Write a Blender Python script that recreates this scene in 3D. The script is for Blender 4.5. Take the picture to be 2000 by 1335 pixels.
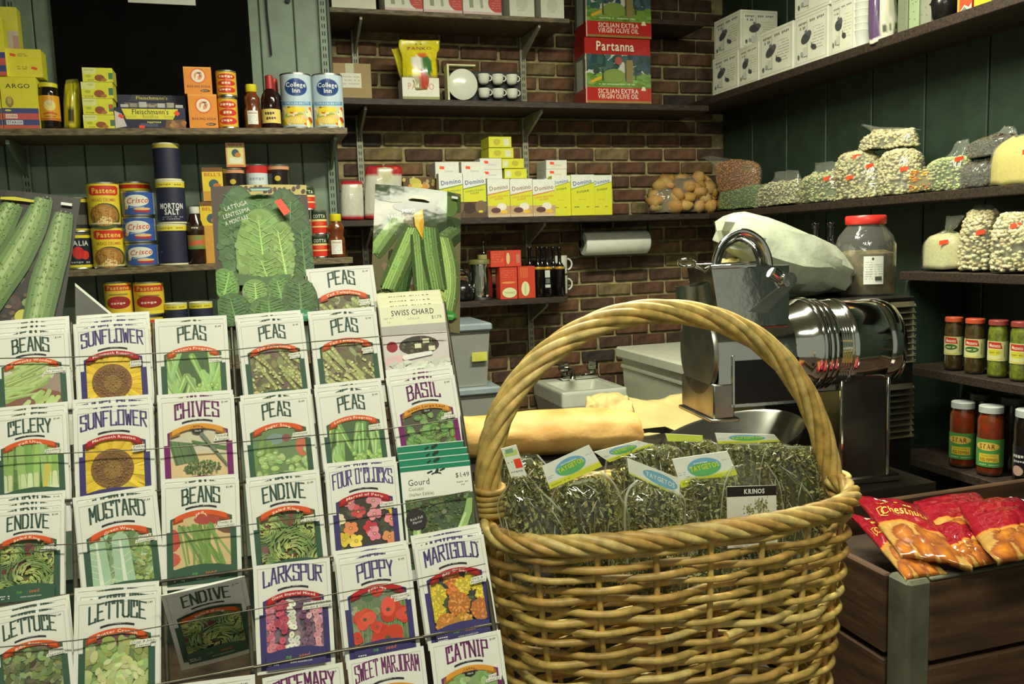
import bpy, bmesh, math, random
from math import sin, cos, pi, radians, atan2, sqrt, hypot
from mathutils import Vector, Matrix, geometry
V = Vector
for o in list(bpy.data.objects): bpy.data.objects.remove(o)
scn = bpy.context.scene
COL = scn.collection
# ---------------------------------------------------------------- camera
F = 1650.0                      # focal length in pixels of the 2000x1335 frame
YAW, PITCH, ROLL = radians(17.0), radians(6.55), radians(-1.9)
CAM = V((0, 0, 1.42))
fw = V((sin(YAW)*cos(PITCH), cos(YAW)*cos(PITCH), -sin(PITCH)))
r0 = V((cos(YAW), -sin(YAW), 0)); u0 = r0.cross(fw)
rt = r0*cos(ROLL) + u0*sin(ROLL); up = u0*cos(ROLL) - r0*sin(ROLL)
cd = bpy.data.cameras.new('camera'); cam = bpy.data.objects.new('camera', cd); COL.objects.link(cam)
cam.matrix_world = Matrix(((rt.x, up.x, -fw.x, CAM.x), (rt.y, up.y, -fw.y, CAM.y), (rt.z, up.z, -fw.z, CAM.z), (0, 0, 0, 1)))
cd.sensor_fit = 'HORIZONTAL'; cd.sensor_width = 36.0; cd.lens = F/2000*36; cd.clip_start = .05
scn.camera = cam
# ---------------------------------------------------------------- world, lamps, exposure
w = bpy.data.worlds.new('shop_air'); scn.world = w; w.use_nodes = True
bg = w.node_tree.nodes['Background']; bg.inputs[0].default_value = (.97, 1.0, .78, 1); bg.inputs[1].default_value = .26
def area(name, loc, sx, sy, power, aim=None):
    l = bpy.data.lights.new(name, 'AREA'); l.shape = 'RECTANGLE'; l.size = sx; l.size_y = sy; l.energy = power; l.color = (1.0, .99, .76)
    o = bpy.data.objects.new(name, l); COL.objects.link(o); o.location = loc
    if aim: o.rotation_euler = (V(aim)-V(loc)).to_track_quat('-Z', 'Y').to_euler()
    return o
LAMPS = [((.15, .05, 2.62), 1.2, .14, 26), ((.85, 1.75, 2.62), 1.2, .14, 52)]
for k, (p, sx, sy, e) in enumerate(LAMPS): area('fluorescent_light', p, sx, sy, e)
vs = scn.view_settings; vs.view_transform = 'Standard'; vs.look = 'None'; vs.gamma = 1; vs.use_curve_mapping = False; vs.exposure = 0.35
# ---------------------------------------------------------------- pixel to point
def ray(x, y): return fw*F + rt*(x-1000) - up*(y-667.5)
def PY(x, y, Y): d = ray(x, y); return CAM + d*(Y/d.y)
def PX(x, y, X): d = ray(x, y); return CAM + d*(X/d.x)
def PZ(x, y, Z): d = ray(x, y); return CAM + d*((Z-CAM.z)/d.z)
def PP(x, y, p0, n): d = ray(x, y); return CAM + d*((p0-CAM).dot(n)/d.dot(n))
# ---------------------------------------------------------------- materials
def lin(c):
    return tuple(((v/255)/12.92 if v/255 <= .04045 else ((v/255+.055)/1.055)**2.4) for v in c)
MATS = {}
def mat(name, col, rough=.6, metal=0, var=.12, scale=30, bump=0, bscale=None, coat=0, col2=None, spec=.5, stretch=None, attr=False):
    if name in MATS: return MATS[name]
    m = bpy.data.materials.new(name); m.use_nodes = True; nt = m.node_tree; N = nt.nodes; L = nt.links
    b = N['Principled BSDF']; b.inputs['Roughness'].default_value = rough; b.inputs['Metallic'].default_value = metal
    b.inputs['Specular IOR Level'].default_value = spec; b.inputs['Coat Weight'].default_value = coat
    tc = N.new('ShaderNodeTexCoord'); src = tc.outputs['Object']
    if stretch:
        mp = N.new('ShaderNodeMapping'); mp.inputs['Scale'].default_value = stretch; L.new(src, mp.inputs[0]); src = mp.outputs[0]
    nz = N.new('ShaderNodeTexNoise'); nz.inputs['Scale'].default_value = scale; nz.inputs['Detail'].default_value = 4; L.new(src, nz.inputs['Vector'])
    if attr:
        at = N.new('ShaderNodeAttribute'); at.attribute_name = 'Col'
        hs = N.new('ShaderNodeHueSaturation'); L.new(at.outputs['Color'], hs.inputs['Color'])
        mr = N.new('ShaderNodeMapRange'); mr.inputs[1].default_value = .3; mr.inputs[2].default_value = .7; mr.inputs[3].default_value = 1-var; mr.inputs[4].default_value = 1+var
        L.new(nz.outputs['Fac'], mr.inputs[0]); L.new(mr.outputs[0], hs.inputs['Value']); L.new(hs.outputs[0], b.inputs['Base Color'])
    else:
        cr = N.new('ShaderNodeValToRGB'); a = lin(col)
        c2 = lin(col2) if col2 else tuple(max(0, x*(1-2*var)) for x in a)
        cr.color_ramp.elements[0].position = .32; cr.color_ramp.elements[1].position = .68
        cr.color_ramp.elements[0].color = (*c2, 1); cr.color_ramp.elements[1].color = (*[min(1, x*(1+var*.5)) for x in a], 1)
        L.new(nz.outputs['Fac'], cr.inputs[0]); L.new(cr.outputs[0], b.inputs['Base Color'])
    if bump:
        bn = N.new('ShaderNodeTexNoise'); bn.inputs['Scale'].default_value = bscale or scale*2; bn.inputs['Detail'].default_value = 5; L.new(src, bn.inputs['Vector'])
        bp = N.new('ShaderNodeBump'); bp.inputs['Strength'].default_value = bump; bp.inputs['Distance'].default_value = .004
        L.new(bn.outputs['Fac'], bp.inputs['Height']); L.new(bp.outputs[0], b.inputs['Normal'])
    MATS[name] = m; return m
def film(name, tint=(.93, .95, .88), gloss=.16, rough=.12, bscale=35, bstr=.7, haze=0):
    if name in MATS: return MATS[name]
    m = bpy.data.materials.new(name); m.use_nodes = True; nt = m.node_tree; N = nt.nodes; L = nt.links
    out = N['Material Output']; N.remove(N['Principled BSDF'])
    tr = N.new('ShaderNodeBsdfTransparent'); tr.inputs[0].default_value = (*tint, 1)
    gl = N.new('ShaderNodeBsdfGlossy'); gl.inputs['Roughness'].default_value = rough; gl.inputs['Color'].default_value = (.95, .97, .95, 1)
    lw = N.new('ShaderNodeLayerWeight'); lw.inputs[0].default_value = .35
    tc = N.new('ShaderNodeTexCoord'); nz = N.new('ShaderNodeTexNoise'); nz.inputs['Scale'].default_value = bscale; nz.inputs['Detail'].default_value = 2; nz.inputs['Distortion'].default_value = 1.2
    L.new(tc.outputs['Object'], nz.inputs['Vector'])
    bp = N.new('ShaderNodeBump'); bp.inputs['Strength'].default_value = bstr; bp.inputs['Distance'].default_value = .01
    L.new(nz.outputs['Fac'], bp.inputs['Height']); L.new(bp.outputs[0], gl.inputs['Normal']); L.new(bp.outputs[0], lw.inputs['Normal'])
    mr = N.new('ShaderNodeMapRange'); mr.inputs[1].default_value = .35; mr.inputs[3].default_value = gloss*.5; mr.inputs[4].default_value = min(1, gloss*4)
    L.new(lw.outputs['Facing'], mr.inputs[0])
    mx = N.new('ShaderNodeMixShader'); L.new(mr.outputs[0], mx.inputs[0]); L.new(tr.outputs[0], mx.inputs[1]); L.new(gl.outputs[0], mx.inputs[2])
    fin = mx
    if haze:
        df = N.new('ShaderNodeBsdfDiffuse'); df.inputs[0].default_value = (.85, .87, .8, 1); m2 = N.new('ShaderNodeMixShader'); m2.inputs[0].default_value = haze
        L.new(mx.outputs[0], m2.inputs[1]); L.new(df.outputs[0], m2.inputs[2]); fin = m2
    L.new(fin.outputs[0], out.inputs[0]); MATS[name] = m; return m
M_PRINT = mat('printed_paper', (255, 255, 255), .55, attr=True, var=.05, scale=60)
M_GLOSS = mat('printed_gloss', (255, 255, 255), .22, attr=True, var=.04, scale=40, coat=.3)
M_COL = mat('natural_colour', (255, 255, 255), .7, attr=True, var=.12, scale=120)
M_PAPER = mat('white_packet_paper', (236, 236, 228), .5, var=.03, scale=20)
M_CARD = mat('white_card', (232, 232, 222), .55, var=.05, scale=15)
M_FILM = film('clear_film', tint=(.96, .96, .90), gloss=.07, rough=.08, bscale=20, bstr=.8, haze=.012); M_FILM2 = film('soft_film', gloss=.10, rough=.16, bscale=22, bstr=.6, haze=.10)
M_TIN = mat('tin_plate', (190, 190, 180), .35, 1, var=.1)
M_CHROME = mat('polished_chrome', (214, 214, 208), .10, 1, var=.06, scale=8, bump=.25, bscale=9)
M_STEEL = mat('brushed_steel', (168, 168, 158), .3, 1, var=.2, scale=12)
# ---------------------------------------------------------------- mesh helpers
def finish(name, me, m, parent=None, smooth=None, loc=None, rot=None):
    if isinstance(m, (list, tuple)):
        for x in m: me.materials.append(x)
    elif m: me.materials.append(m)
    if smooth is not None:
        me.shade_smooth()
        if smooth < 170: me.set_sharp_from_angle(angle=radians(smooth))
    o = bpy.data.objects.new(name, me); COL.objects.link(o)
    if parent: o.parent = parent
    if loc is not None: o.location = loc
    if rot is not None: o.rotation_euler = rot
    return o
def tag(o, label=None, cat=None, group=None, kind=None):
    if label: o['label'] = label
    if cat: o['category'] = cat
    if group: o['group'] = group
    if kind: o['kind'] = kind
    return o
def empty(name, loc=(0, 0, 0), rot=(0, 0, 0)):
    o = bpy.data.objects.new(name, None); COL.objects.link(o); o.location = loc; o.rotation_euler = rot; o.empty_display_size = .05; return o
def thing(name, label, cat, loc=(0, 0, 0), rot=(0, 0, 0), group=None):
    return tag(empty(name, loc, rot), label, cat, group)
class MB:
    def __init__(s): s.v = []; s.f = []; s.c = []
    def add(s, vs_, fs, col=None):
        k = len(s.v); s.v += [tuple(p) for p in vs_]; s.f += [tuple(i+k for i in f) for f in fs]
        s.c += [col or (1, 1, 1)]*len(vs_); return s
    def box(s, a, b, col=None):
        x0, y0, z0 = a; x1, y1, z1 = b
        return s.add([(x0, y0, z0), (x1, y0, z0), (x1, y1, z0), (x0, y1, z0), (x0, y0, z1), (x1, y0, z1), (x1, y1, z1), (x0, y1, z1)],
                     [(3, 2, 1, 0), (4, 5, 6, 7), (0, 1, 5, 4), (1, 2, 6, 5), (2, 3, 7, 6), (3, 0, 4, 7)], col)
    def rbox(s, a, b, r=.002, col=None):       # chamfered box
        x0, y0, z0 = a; x1, y1, z1 = b; r = min(r, (x1-x0)*.45, (y1-y0)*.45, (z1-z0)*.45)
        bm = bmesh.new(); bmesh.ops.create_cube(bm, size=1)
        for v in bm.verts: v.co = V((x0+(v.co.x+.5)*(x1-x0), y0+(v.co.y+.5)*(y1-y0), z0+(v.co.z+.5)*(z1-z0)))
        bmesh.ops.bevel(bm, geom=bm.edges[:], offset=r, segments=1, affect='EDGES', profile=.5)
        bm.verts.index_update(); s.add([v.co[:] for v in bm.verts], [[v.index for v in f.verts] for f in bm.faces], col); bm.free(); return s
    def lathe(s, prof, n=24, c=(0, 0, 0), axis='z', col=None):
        vs_ = []; fs = []
        for r, z in prof:
            for i in range(n):
                a = 2*pi*i/n; p = (r*cos(a), r*sin(a), z)
                if axis == 'x': p = (p[2], p[0], p[1])
                if axis == 'y': p = (p[1], p[2], p[0])
                vs_.append((p[0]+c[0], p[1]+c[1], p[2]+c[2]))
        for j in range(len(prof)-1):
            for i in range(n): fs.append((j*n+i, j*n+(i+1) % n, (j+1)*n+(i+1) % n, (j+1)*n+i))
        if prof[0][0] > 1e-6: fs.append(tuple(range(n))[::-1])
        if prof[-1][0] > 1e-6: fs.append(tuple((len(prof)-1)*n+i for i in range(n)))
        return s.add(vs_, fs, col)
    def tube(s, pts, r, n=8, closed=False, col=None, flat=1):
        pts = [V(p) for p in pts]; m = len(pts); vs_ = []; fs = []; nrm = None
        for i, p in enumerate(pts):
            t = (pts[(i+1) % m]-pts[i-1]) if closed else (pts[min(i+1, m-1)]-pts[max(i-1, 0)])
            t.normalize()
            if nrm is None:
                nrm = t.orthogonal().normalized()
            nrm = (nrm - t*nrm.dot(t))
            nrm = nrm.normalized() if nrm.length > 1e-6 else t.orthogonal().normalized()
            bn = t.cross(nrm); ri = r[i] if isinstance(r, (list, tuple)) else r
            for k in range(n):
                a = 2*pi*k/n; vs_.append(p + nrm*(ri*cos(a)) + bn*(ri*sin(a)*flat))
        for i in range(m if closed else m-1):
            j = (i+1) % m
            for k in range(n): fs.append((i*n+k, i*n+(k+1) % n, j*n+(k+1) % n, j*n+k))
        if not closed: fs += [tuple(range(n))[::-1], tuple((m-1)*n+k for k in range(n))]
        return s.add(vs_, fs, col)
    def prism(s, poly, a, b, axis='y', col=None):   # extrude a 2D polygon along an axis
        f = {'y': lambda p, t: (p[0], t, p[1]), 'x': lambda p, t: (t, p[0], p[1]), 'z': lambda p, t: (p[0], p[1], t)}[axis]
        n = len(poly); vs_ = [f(p, a) for p in poly] + [f(p, b) for p in poly]
        fs = [tuple(range(n)), tuple(range(2*n-1, n-1, -1))] + [(i, i+n, (i+1) % n+n, (i+1) % n) for i in range(n)]
        return s.add(vs_, fs, col)
    def obj(s, name, m, parent=None, smooth=None, loc=None, rot=None, colors=False):
        me = bpy.data.meshes.new(name); me.from_pydata(s.v, [], s.f); 
        bm = bmesh.new(); bm.from_mesh(me); bmesh.ops.recalc_face_normals(bm, faces=bm.faces[:]); bm.to_mesh(me); bm.free()
        if colors:
            at = me.color_attributes.new('Col', 'FLOAT_COLOR', 'POINT'); at.data.foreach_set('color', [x for c in s.c for x in (*c, 1)])
        me.update(); return finish(name, me, m, parent, smooth, loc, rot)
def catmull(pts, n=8, closed=False):
    pts = [V(p) for p in pts]; m = len(pts); out = []
    for i in range(m if closed else m-1):
        g = (lambda k: pts[k % m]) if closed else (lambda k: pts[max(0, min(m-1, k))])
        p0, p1, p2, p3 = g(i-1), g(i), g(i+1), g(i+2)
        for j in range(n):
            t = j/n; out.append(.5*((2*p1)+(p2-p0)*t+(2*p0-5*p1+4*p2-p3)*t*t+(3*p1-p0-3*p2+p3)*t**3))
    if not closed: out.append(pts[-1])
    return out
# ---------------------------------------------------------------- flat print: a tiny drawing kit that makes coloured faces
GLY = {}
def glyph(ch, bold=0):
    k = (ch, bold)
    if k in GLY: return GLY[k]
    c = bpy.data.curves.new('t', 'FONT'); c.body = ch; c.size = 1; c.resolution_u = 2; c.offset = bold; c.fill_mode = 'FRONT'
    o = bpy.data.objects.new('t', c); me = bpy.data.meshes.new_from_object(o)
    vs_ = [(v.co.x, v.co.y) for v in me.vertices]; fs = [tuple(p.vertices) for p in me.polygons]
    w_ = max([v[0] for v in vs_])+.07 if vs_ else .28
    bpy.data.objects.remove(o); bpy.data.curves.remove(c); bpy.data.meshes.remove(me)
    GLY[k] = (vs_, fs, w_); return GLY[k]
DECO = {'A': [[(0, 0), (.42, 2), (.58, 2), (1, 0)], [(.2, .72), (.8, .72)]], 'B': [[(0, 0), (0, 2)], [(-.12, 2), (.75, 2), (.92, 1.75), (.92, 1.3), (.65, 1.08), (0, 1.08)], [(.65, 1.08), (1, .82), (1, .2), (.8, 0), (-.1, 0)]],
 'C': [[(1, 1.45), (1, 2), (0, 2), (0, 0), (1, 0), (1, .5)], [(.45, 2), (.45, 1.3)]], 'D': [[(0, 0), (0, 2), (.75, 2), (1, 1.7), (1, .3), (.75, 0), (0, 0)]], 'E': [[(1, 2), (0, 2), (0, 0), (1, 0)], [(0, 1.05), (.75, 1.05)]],
 'F': [[(0, 0), (0, 2), (1, 2)], [(0, 1.05), (.7, 1.05)]], 'G': [[(1, 1.5), (1, 2), (0, 2), (0, 0), (1, 0), (1, .95), (.5, .95)]], 'H': [[(0, 0), (0, 2)], [(1, 0), (1, 2)], [(0, 1.0), (1, 1.0)]], 'I': [[(.5, 0), (.5, 2)], [(.3, 0), (.7, 0)], [(.3, 2), (.7, 2)]],
 'J': [[(1, 2), (1, .2), (.8, 0), (.2, 0), (0, .4)]], 'K': [[(0, 0), (0, 2)], [(1, 2), (.05, .95), (1, 0)]], 'L': [[(0, 2), (0, 0), (1, 0), (1, .35)]], 'M': [[(0, 0), (0, 2), (.5, .8), (1, 2), (1, 0)]], 'N': [[(0, 0), (0, 2), (1, 0), (1, 2)]],
 'O': [[(.0, .0), (0, 2), (1, 2), (1, 0), (0, 0)]], 'P': [[(0, -.1), (0, 2), (1, 2), (1, 1.0), (0, 1.0)]], 'R': [[(0, 0), (0, 2), (1, 2), (1, 1.15), (0, 1.0)], [(.4, 1.0), (1, 0)]], 'S': [[(1, 1.5), (1, 2), (0, 2), (0, 1.15), (1, .9), (1, 0), (0, 0), (0, .5)]],
 'T': [[(.5, 0), (.5, 2)], [(-.05, 1.75), (-.05, 2), (1.05, 2), (1.05, 1.75)]], 'U': [[(0, 2), (0, .2), (.2, 0), (.8, 0), (1, .2), (1, 2)]], 'V': [[(0, 2), (.42, 0), (.58, 0), (1, 2)]], 'W': [[(0, 2), (.2, 0), (.5, 1.4), (.8, 0), (1, 2)]], 'X': [[(0, 0), (1, 2)], [(0, 2), (1, 0)]],
 'Y': [[(0, 2), (.5, 1), (1, 2)], [(.5, 1), (.5, 0)]], "'": [[(.5, 2), (.4, 1.6)]]}
def clip_poly(pts, clip):                 # convex clip polygon, any winding
    ar = sum(clip[i][0]*clip[(i+1) % len(clip)][1]-clip[(i+1) % len(clip)][0]*clip[i][1] for i in range(len(clip)))
    cl = clip if ar > 0 else clip[::-1]
    for i in range(len(cl)):
        a, b = cl[i], cl[(i+1) % len(cl)]; ex, ey = b[0]-a[0], b[1]-a[1]
        ins = lambda p: ex*(p[1]-a[1])-ey*(p[0]-a[0]) >= -1e-9
        out = []
        for j in range(len(pts)):
            p, q = pts[j-1], pts[j]; ip, iq = ins(p), ins(q)
            if ip != iq:
                d = ex*(q[1]-p[1])-ey*(q[0]-p[0]); t = (ex*(a[1]-p[1])-ey*(a[0]-p[0]))/d if abs(d) > 1e-12 else 0
                out.append((p[0]+(q[0]-p[0])*t, p[1]+(q[1]-p[1])*t))
            if iq: out.append(q)
        pts = out
        if len(pts) < 3: return []
    return pts
def jit(R, c, a=18):
    d = R.uniform(-a, a); return tuple(max(0, min(255, x+d+R.uniform(-a*.4, a*.4))) for x in c)
class Canvas:
    def __init__(s, a=1.4, seed=1): s.p = []; s.a = a; s.n = 0; s.wash = 0; s.vs = 1; s.clip = None; s.R = random.Random(seed)
    def face(s, pts, col, layer=None):
        if layer is None: s.n += 1; layer = s.n
        if s.wash: col = tuple(c*(1-s.wash)+m_*s.wash for c, m_ in zip(col, (226, 222, 190)))
        s.p.append((pts, lin(col), layer))
    def poly(s, pts, col, convex=False, clip=True):
        pts = list(pts)
        if s.clip and clip: pts = clip_poly(pts, s.clip)
        if len(pts) < 3: return
        s.n += 1
        if convex or len(pts) < 4: s.face(pts, col, s.n); return
        for t in geometry.tessellate_polygon([[V((x, y, 0)) for x, y in pts]]): s.face([pts[i] for i in t], col, s.n)
    def rect(s, x0, y0, x1, y1, col, clip=True): s.poly([(x0, y0), (x1, y0), (x1, y1), (x0, y1)], col, True, clip)
    def ell(s, cx, cy, rx, ry, col, rot=0, n=12, clip=True):
        c, q = cos(rot), sin(rot)
        s.poly([(cx+rx*cos(t)*c-ry*sin(t)*q, cy+rx*cos(t)*q+ry*sin(t)*c) for t in (2*pi*i/n for i in range(n))], col, True, clip)
    def cap(s, x0, y0, x1, y1, w0, col, w1=None, clip=True):
        w1 = w0 if w1 is None else w1; a = atan2(y1-y0, x1-x0)
        s.poly([(x0+w0*cos(a+t), y0+w0*sin(a+t)) for t in (pi/2, 2.2, pi, 4.08, 3*pi/2)]+[(x1+w1*cos(a+t), y1+w1*sin(a+t)) for t in (-pi/2, -.9, 0, .9, pi/2)], col, True, clip)
    def band(s, x0, x1, y, arc, th, col, n=10, clip=False):
        f = lambda t: y-arc*(1-(2*t-1)**2)
        s.poly([(x0+(x1-x0)*i/n, f(i/n)) for i in range(n+1)]+[(x0+(x1-x0)*i/n, f(i/n)+th) for i in range(n, -1, -1)], col, False, clip)
    def curve(s, pts, w_, col, clip=True):
        pp = [V((*p, 0)) for p in pts]; L_ = []; Rr = []
        for i, p in enumerate(pp):
            t = (pp[min(i+1, len(pp)-1)]-pp[max(i-1, 0)]).normalized(); n = V((-t.y, t.x, 0)); ww = w_[i] if isinstance(w_, (list, tuple)) else w_
            L_.append(((p+n*ww).x, (p+n*ww).y)); Rr.append(((p-n*ww).x, (p-n*ww).y))
        for i in range(len(pp)-1):
            q = [L_[i], L_[i+1], Rr[i+1], Rr[i]]
            if s.clip and clip: q = clip_poly(q, s.clip)
            if len(q) > 2: s.face(q, col, s.n+1)
        s.n += 1
    def text(s, t, x, y, h, col, wd=None, bold=0, shear=0, rot=0, arc=0, align='c', sx=1.0):
        h = h/.70; tot = sum(glyph(c, bold)[2] for c in t)-.07
        k = h*sx
        if wd: k = wd/tot
        W_ = tot*k; x0 = -W_/2 if align == 'c' else (0 if align == 'l' else -W_); pen = 0; s.n += 1; c_, q_ = cos(rot), sin(rot)
        for ch in t:
            vs_, fs, adv = glyph(ch, bold); pts = []
            for gx, gy in vs_:
                X = x0+(pen+gx+gy*shear)*k; Y = -(gy-.35)*h
                if arc: Y -= arc*(1-(2*(X-x0)/max(W_, 1e-6)-1)**2)
                pts.append((x+X*c_-Y*q_, y+X*q_+Y*c_))
            for f in fs: s.face([pts[i] for i in f], col, s.n)
            pen += adv
    def deco(s, t, x0, x1, yt, yb, col, arc=0, th=.24, gap=.42):
        n = sum(.5 if c == ' ' else (.55 if c in "I'" else 1) for c in t); cw = (x1-x0)/(n+gap*(len(t)-1)); hh = yb-yt; pen = 0; s.n += 1
        thx = th*min(1, hh/(2*cw)*1.0) if cw*2 > hh else th
        for ch in t:
            ww = .5 if ch == ' ' else (.55 if ch in "I'" else 1)
            for pl in DECO.get(ch, []):
                for (ax, ay), (bx, by) in zip(pl, pl[1:]):
                    if ww == .55: ax = ax-.22; bx = bx-.22
                    sc_ = hh/2; p = V((ax*cw, ay*sc_)); q = V((bx*cw, by*sc_)); d = q-p; L_ = d.length
                    if L_ < 1e-6: continue
                    d /= L_; n_ = V((-d.y, d.x)); tk = cw*(th*.5 if abs(d.y) > abs(d.x) else th*.36)
                    p = p-d*tk*.8; q = q+d*tk*.8
                    pts = []
                    for e in (p+n_*tk, q+n_*tk, q-n_*tk, p-n_*tk):
                        X = x0+pen*cw+e.x; u_ = (X-x0)/(x1-x0); pts.append((X, yb-e.y-arc*(1-(2*u_-1)**2)))
                    s.face(pts, col, s.n)
            pen += ww+gap
    def squig(s, x0, x1, y, h, col, n=None):       # a line of print too small to read
        n = n or max(2, int((x1-x0)/(h*1.3))); x = x0
        for i in range(n):
            ww = (x1-x0)/n; 
            if s.R.random() < .85: s.rect(x, y, x+ww*.75, y+h*s.R.uniform(.6, 1), col, False)
            x += ww
    def obj(s, name, fn, m, parent=None, slice_du=None, label=None):
        v = []; f = []; c = []
        for pts, col, lay in s.p:
            if slice_du:
                xs = [p[0] for p in pts]; a = math.floor(min(xs)/slice_du); b = math.floor(max(xs)/slice_du-1e-9)
                for k in range(a, b+1):
                    q = clip_poly(pts, [(k*slice_du, -9), ((k+1)*slice_du, -9), ((k+1)*slice_du, 9), (k*slice_du, 9)]) if b > a else pts
                    if len(q) > 2:
                        i0 = len(v); v += [fn(x, y, lay) for x, y in q]; f.append(tuple(range(i0, i0+len(q)))); c += [col]*len(q)
            else:
                i0 = len(v); v += [fn(x, y, lay) for x, y in pts]; f.append(tuple(range(i0, i0+len(pts)))); c += [col]*len(pts)
        me = bpy.data.meshes.new(name); me.from_pydata(v, [], f)
        at = me.color_attributes.new('Col', 'FLOAT_COLOR', 'POINT'); at.data.foreach_set('color', [x for q in c for x in (*q, 1)])
        o = finish(name, me, m, parent)
        if label: o['label'] = label
        return o
def flat_map(W, H, y0, step=8e-6, x0=None): return lambda u, v, l: ((u-.5)*W, -(y0+2e-4+l*step), H-v*W)
def cyl_map(R, ztop, W, step=1.5e-5, turn=0):
    def fn(u, v, l):
        a = (u-.5)*W/R+turn; r = R+5e-4+l*step; return (r*sin(a), -r*cos(a), ztop-v*W)
    return fn
# ---------------------------------------------------------------- packaged goods
def carton(name, label, cat, x0, x1, yt, Y, zb, depth, col, draw=None, group=None, rz=0, gloss=False, W=None, H=None, xc=None, dy=0, seed=3, matname=None, stepk=3e-5, side=None):
    """a box that stands at height zb with its front face in the plane y = Y; x0..x1 and the top yt are read off the photograph"""
    cx = (x0+x1)/2; base = PY(cx, 400, Y); zc = zb
    d0 = (PY(cx, 400, Y)-CAM).dot(fw)
    a = PX_at(x0, zb, Y); b = PX_at(x1, zb, Y)
    W = W or (b-a); H = H or (z_at(cx, yt, Y)-zb); x = (a+b)/2
    mb = MB().rbox((-W/2, 0, 0), (W/2, depth, H), .0012)
    m = MATS.get(matname) if matname else mat('carton_%d_%d_%d' % tuple(int(c) for c in col), col, .5 if not gloss else .25, var=.04, scale=20)
    o = mb.obj(name, m, loc=(x, Y+dy, zb+.0005), rot=(0, 0, rz)); tag(o, label, cat, group)
    if draw:
        cv = Canvas(H/W, seed); draw(cv); cv.obj('front_print', flat_map(W, H, 0, stepk), M_GLOSS if gloss else M_PRINT, o)
    if side:
        cv = Canvas(H/depth, seed); side(cv); cv.obj('side_print', lambda u, v, l: (-(W/2+2e-4+l*stepk), depth*(1-u), H-v*depth), M_GLOSS if gloss else M_PRINT, o)
    return o
def PX_at(px, z, Y):          # x of the point in plane Y, height z that shows in pixel column px
    y = 600.0
    for _ in range(8):
        p = PY(px, y, Y); y += (p.z-z)*F/max(.3, (p-CAM).dot(fw))
    return PY(px, y, Y).x
def z_at(px, py, Y): return PY(px, py, Y).z
def can(name, label, cat, x0, x1, yt, Y, zb, col, draw=None, group=None, gloss=True, rim=True, H=None, seed=3, lid=None, turn=None, wrap=.92, bodymat=None, R=None):
    """a tin; Y is the plane through its axis"""
    a = PX_at(x0, zb, Y); b = PX_at(x1, zb, Y); R = R or (b-a)/2*.985*cos(atan2((a+b)/2, Y)); x = (a+b)/2; H = H or (z_at((x0+x1)/2, yt, Y)-zb)
    t = thing(name, label, cat, (x, Y, zb+.0005), (0, 0, 0), group)
    m = bodymat or mat('can_%d_%d_%d' % tuple(int(c) for c in col), col, .3, var=.04, scale=15)
    MB().lathe([(R*.99, .003), (R, .006), (R, H-.006), (R*.99, H-.003)], 40).obj('body', m, t, 40)
    rm = M_TIN if lid is None else lid
    MB().lathe([(R*.93, 0), (R*1.01, .0005), (R*1.01, .005), (R*.99, .006)], 40).obj('bottom_rim', rm, t, 40)
    MB().lathe([(R*.99, H-.007), (R*1.01, H-.006), (R*1.01, H-.001), (R*.96, H), (R*.93, H-.004), (.001, H-.004)], 40).obj('lid', rm, t, 40)
    if draw:
        W = pi*R*wrap; cv = Canvas((H-.012)/W, seed); draw(cv); turn = -atan2(-x, Y) if turn is None else turn
        cv.obj('label_print', cyl_map(R, H-.006, W, turn=-atan2(x, Y)), M_GLOSS if gloss else M_PRINT, t, slice_du=.04)
    return t
def loft(rows, Y, m=24, noise=0, seed=1, base=None, taper=True):
    """rows of (xl, yl, xr, yr, half_depth[, Y]) -> rings of points in room space"""
    R = random.Random(seed); rings = []
    for r in rows:
        yy = r[5] if len(r) > 5 else Y
        A = PY(r[0], r[1], yy); B = PY(r[2], r[3], yy); c = (A+B)/2; h = (B-A)/2; d = V((0, r[4], 0))
        rings.append([c+h*cos(2*pi*k/m)+d*sin(2*pi*k/m)+V((R.uniform(-1, 1), R.uniform(-1, 1), R.uniform(-1, 1)))*noise for k in range(m)])
    return rings
def ring_mesh(rings, mb=None, caps=True, col=None):
    mb = mb or MB(); m = len(rings[0]); vs_ = [p for r in rings for p in r]; fs = []
    for i in range(len(rings)-1):
        for k in range(m): fs.append((i*m+k, i*m+(k+1) % m, (i+1)*m+(k+1) % m, (i+1)*m+k))
    if caps: fs += [tuple(range(m)), tuple((len(rings)-1)*m+k for k in range(m))]
    return mb.add(vs_, fs, col)
def resample(rings, k=4):
    out = []; m = len(rings[0])
    cols = [catmull([r[j] for r in rings], k) for j in range(m)]
    return [[cols[j][i] for j in range(m)] for i in range(len(cols[0]))]
def shift(mb, p):
    mb.v = [(v[0]-p[0], v[1]-p[1], v[2]-p[2]) for v in mb.v]; return mb
# ================================================================ the room
RB = random.Random(11)
YB = 3.55; XR = 2.145; YL = 3.20; CEIL = 2.78
def struct(o): o['kind'] = 'structure'; return o
M_MORTAR = mat('mortar', (172, 158, 112), .9, var=.25, scale=25, bump=.4)
M_GREEN = mat('green_board_paint', (122, 140, 120), .5, var=.10, scale=14, bump=.08)
M_DGREEN = mat('dark_green_board_paint', (44, 62, 48), .5, var=.12, scale=14, bump=.08)
M_WOOD = mat('dark_shelf_wood', (124, 108, 80), .6, var=.35, scale=16, stretch=(2, 10, 10), bump=.15)
M_WOODB = mat('brown_shelf_wood', (60, 45, 34), .6, var=.35, scale=16, stretch=(2, 10, 10), bump=.15)
M_FLOOR = mat('floor_boards', (92, 74, 56), .6, var=.3, scale=8)
M_PLASTER = mat('ceiling_paint', (190, 188, 170), .8, var=.06, scale=4)
struct(MB().box((-1.9, -1.2, -.05), (2.3, 3.8, 0)).obj('floor', M_FLOOR))
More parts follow.
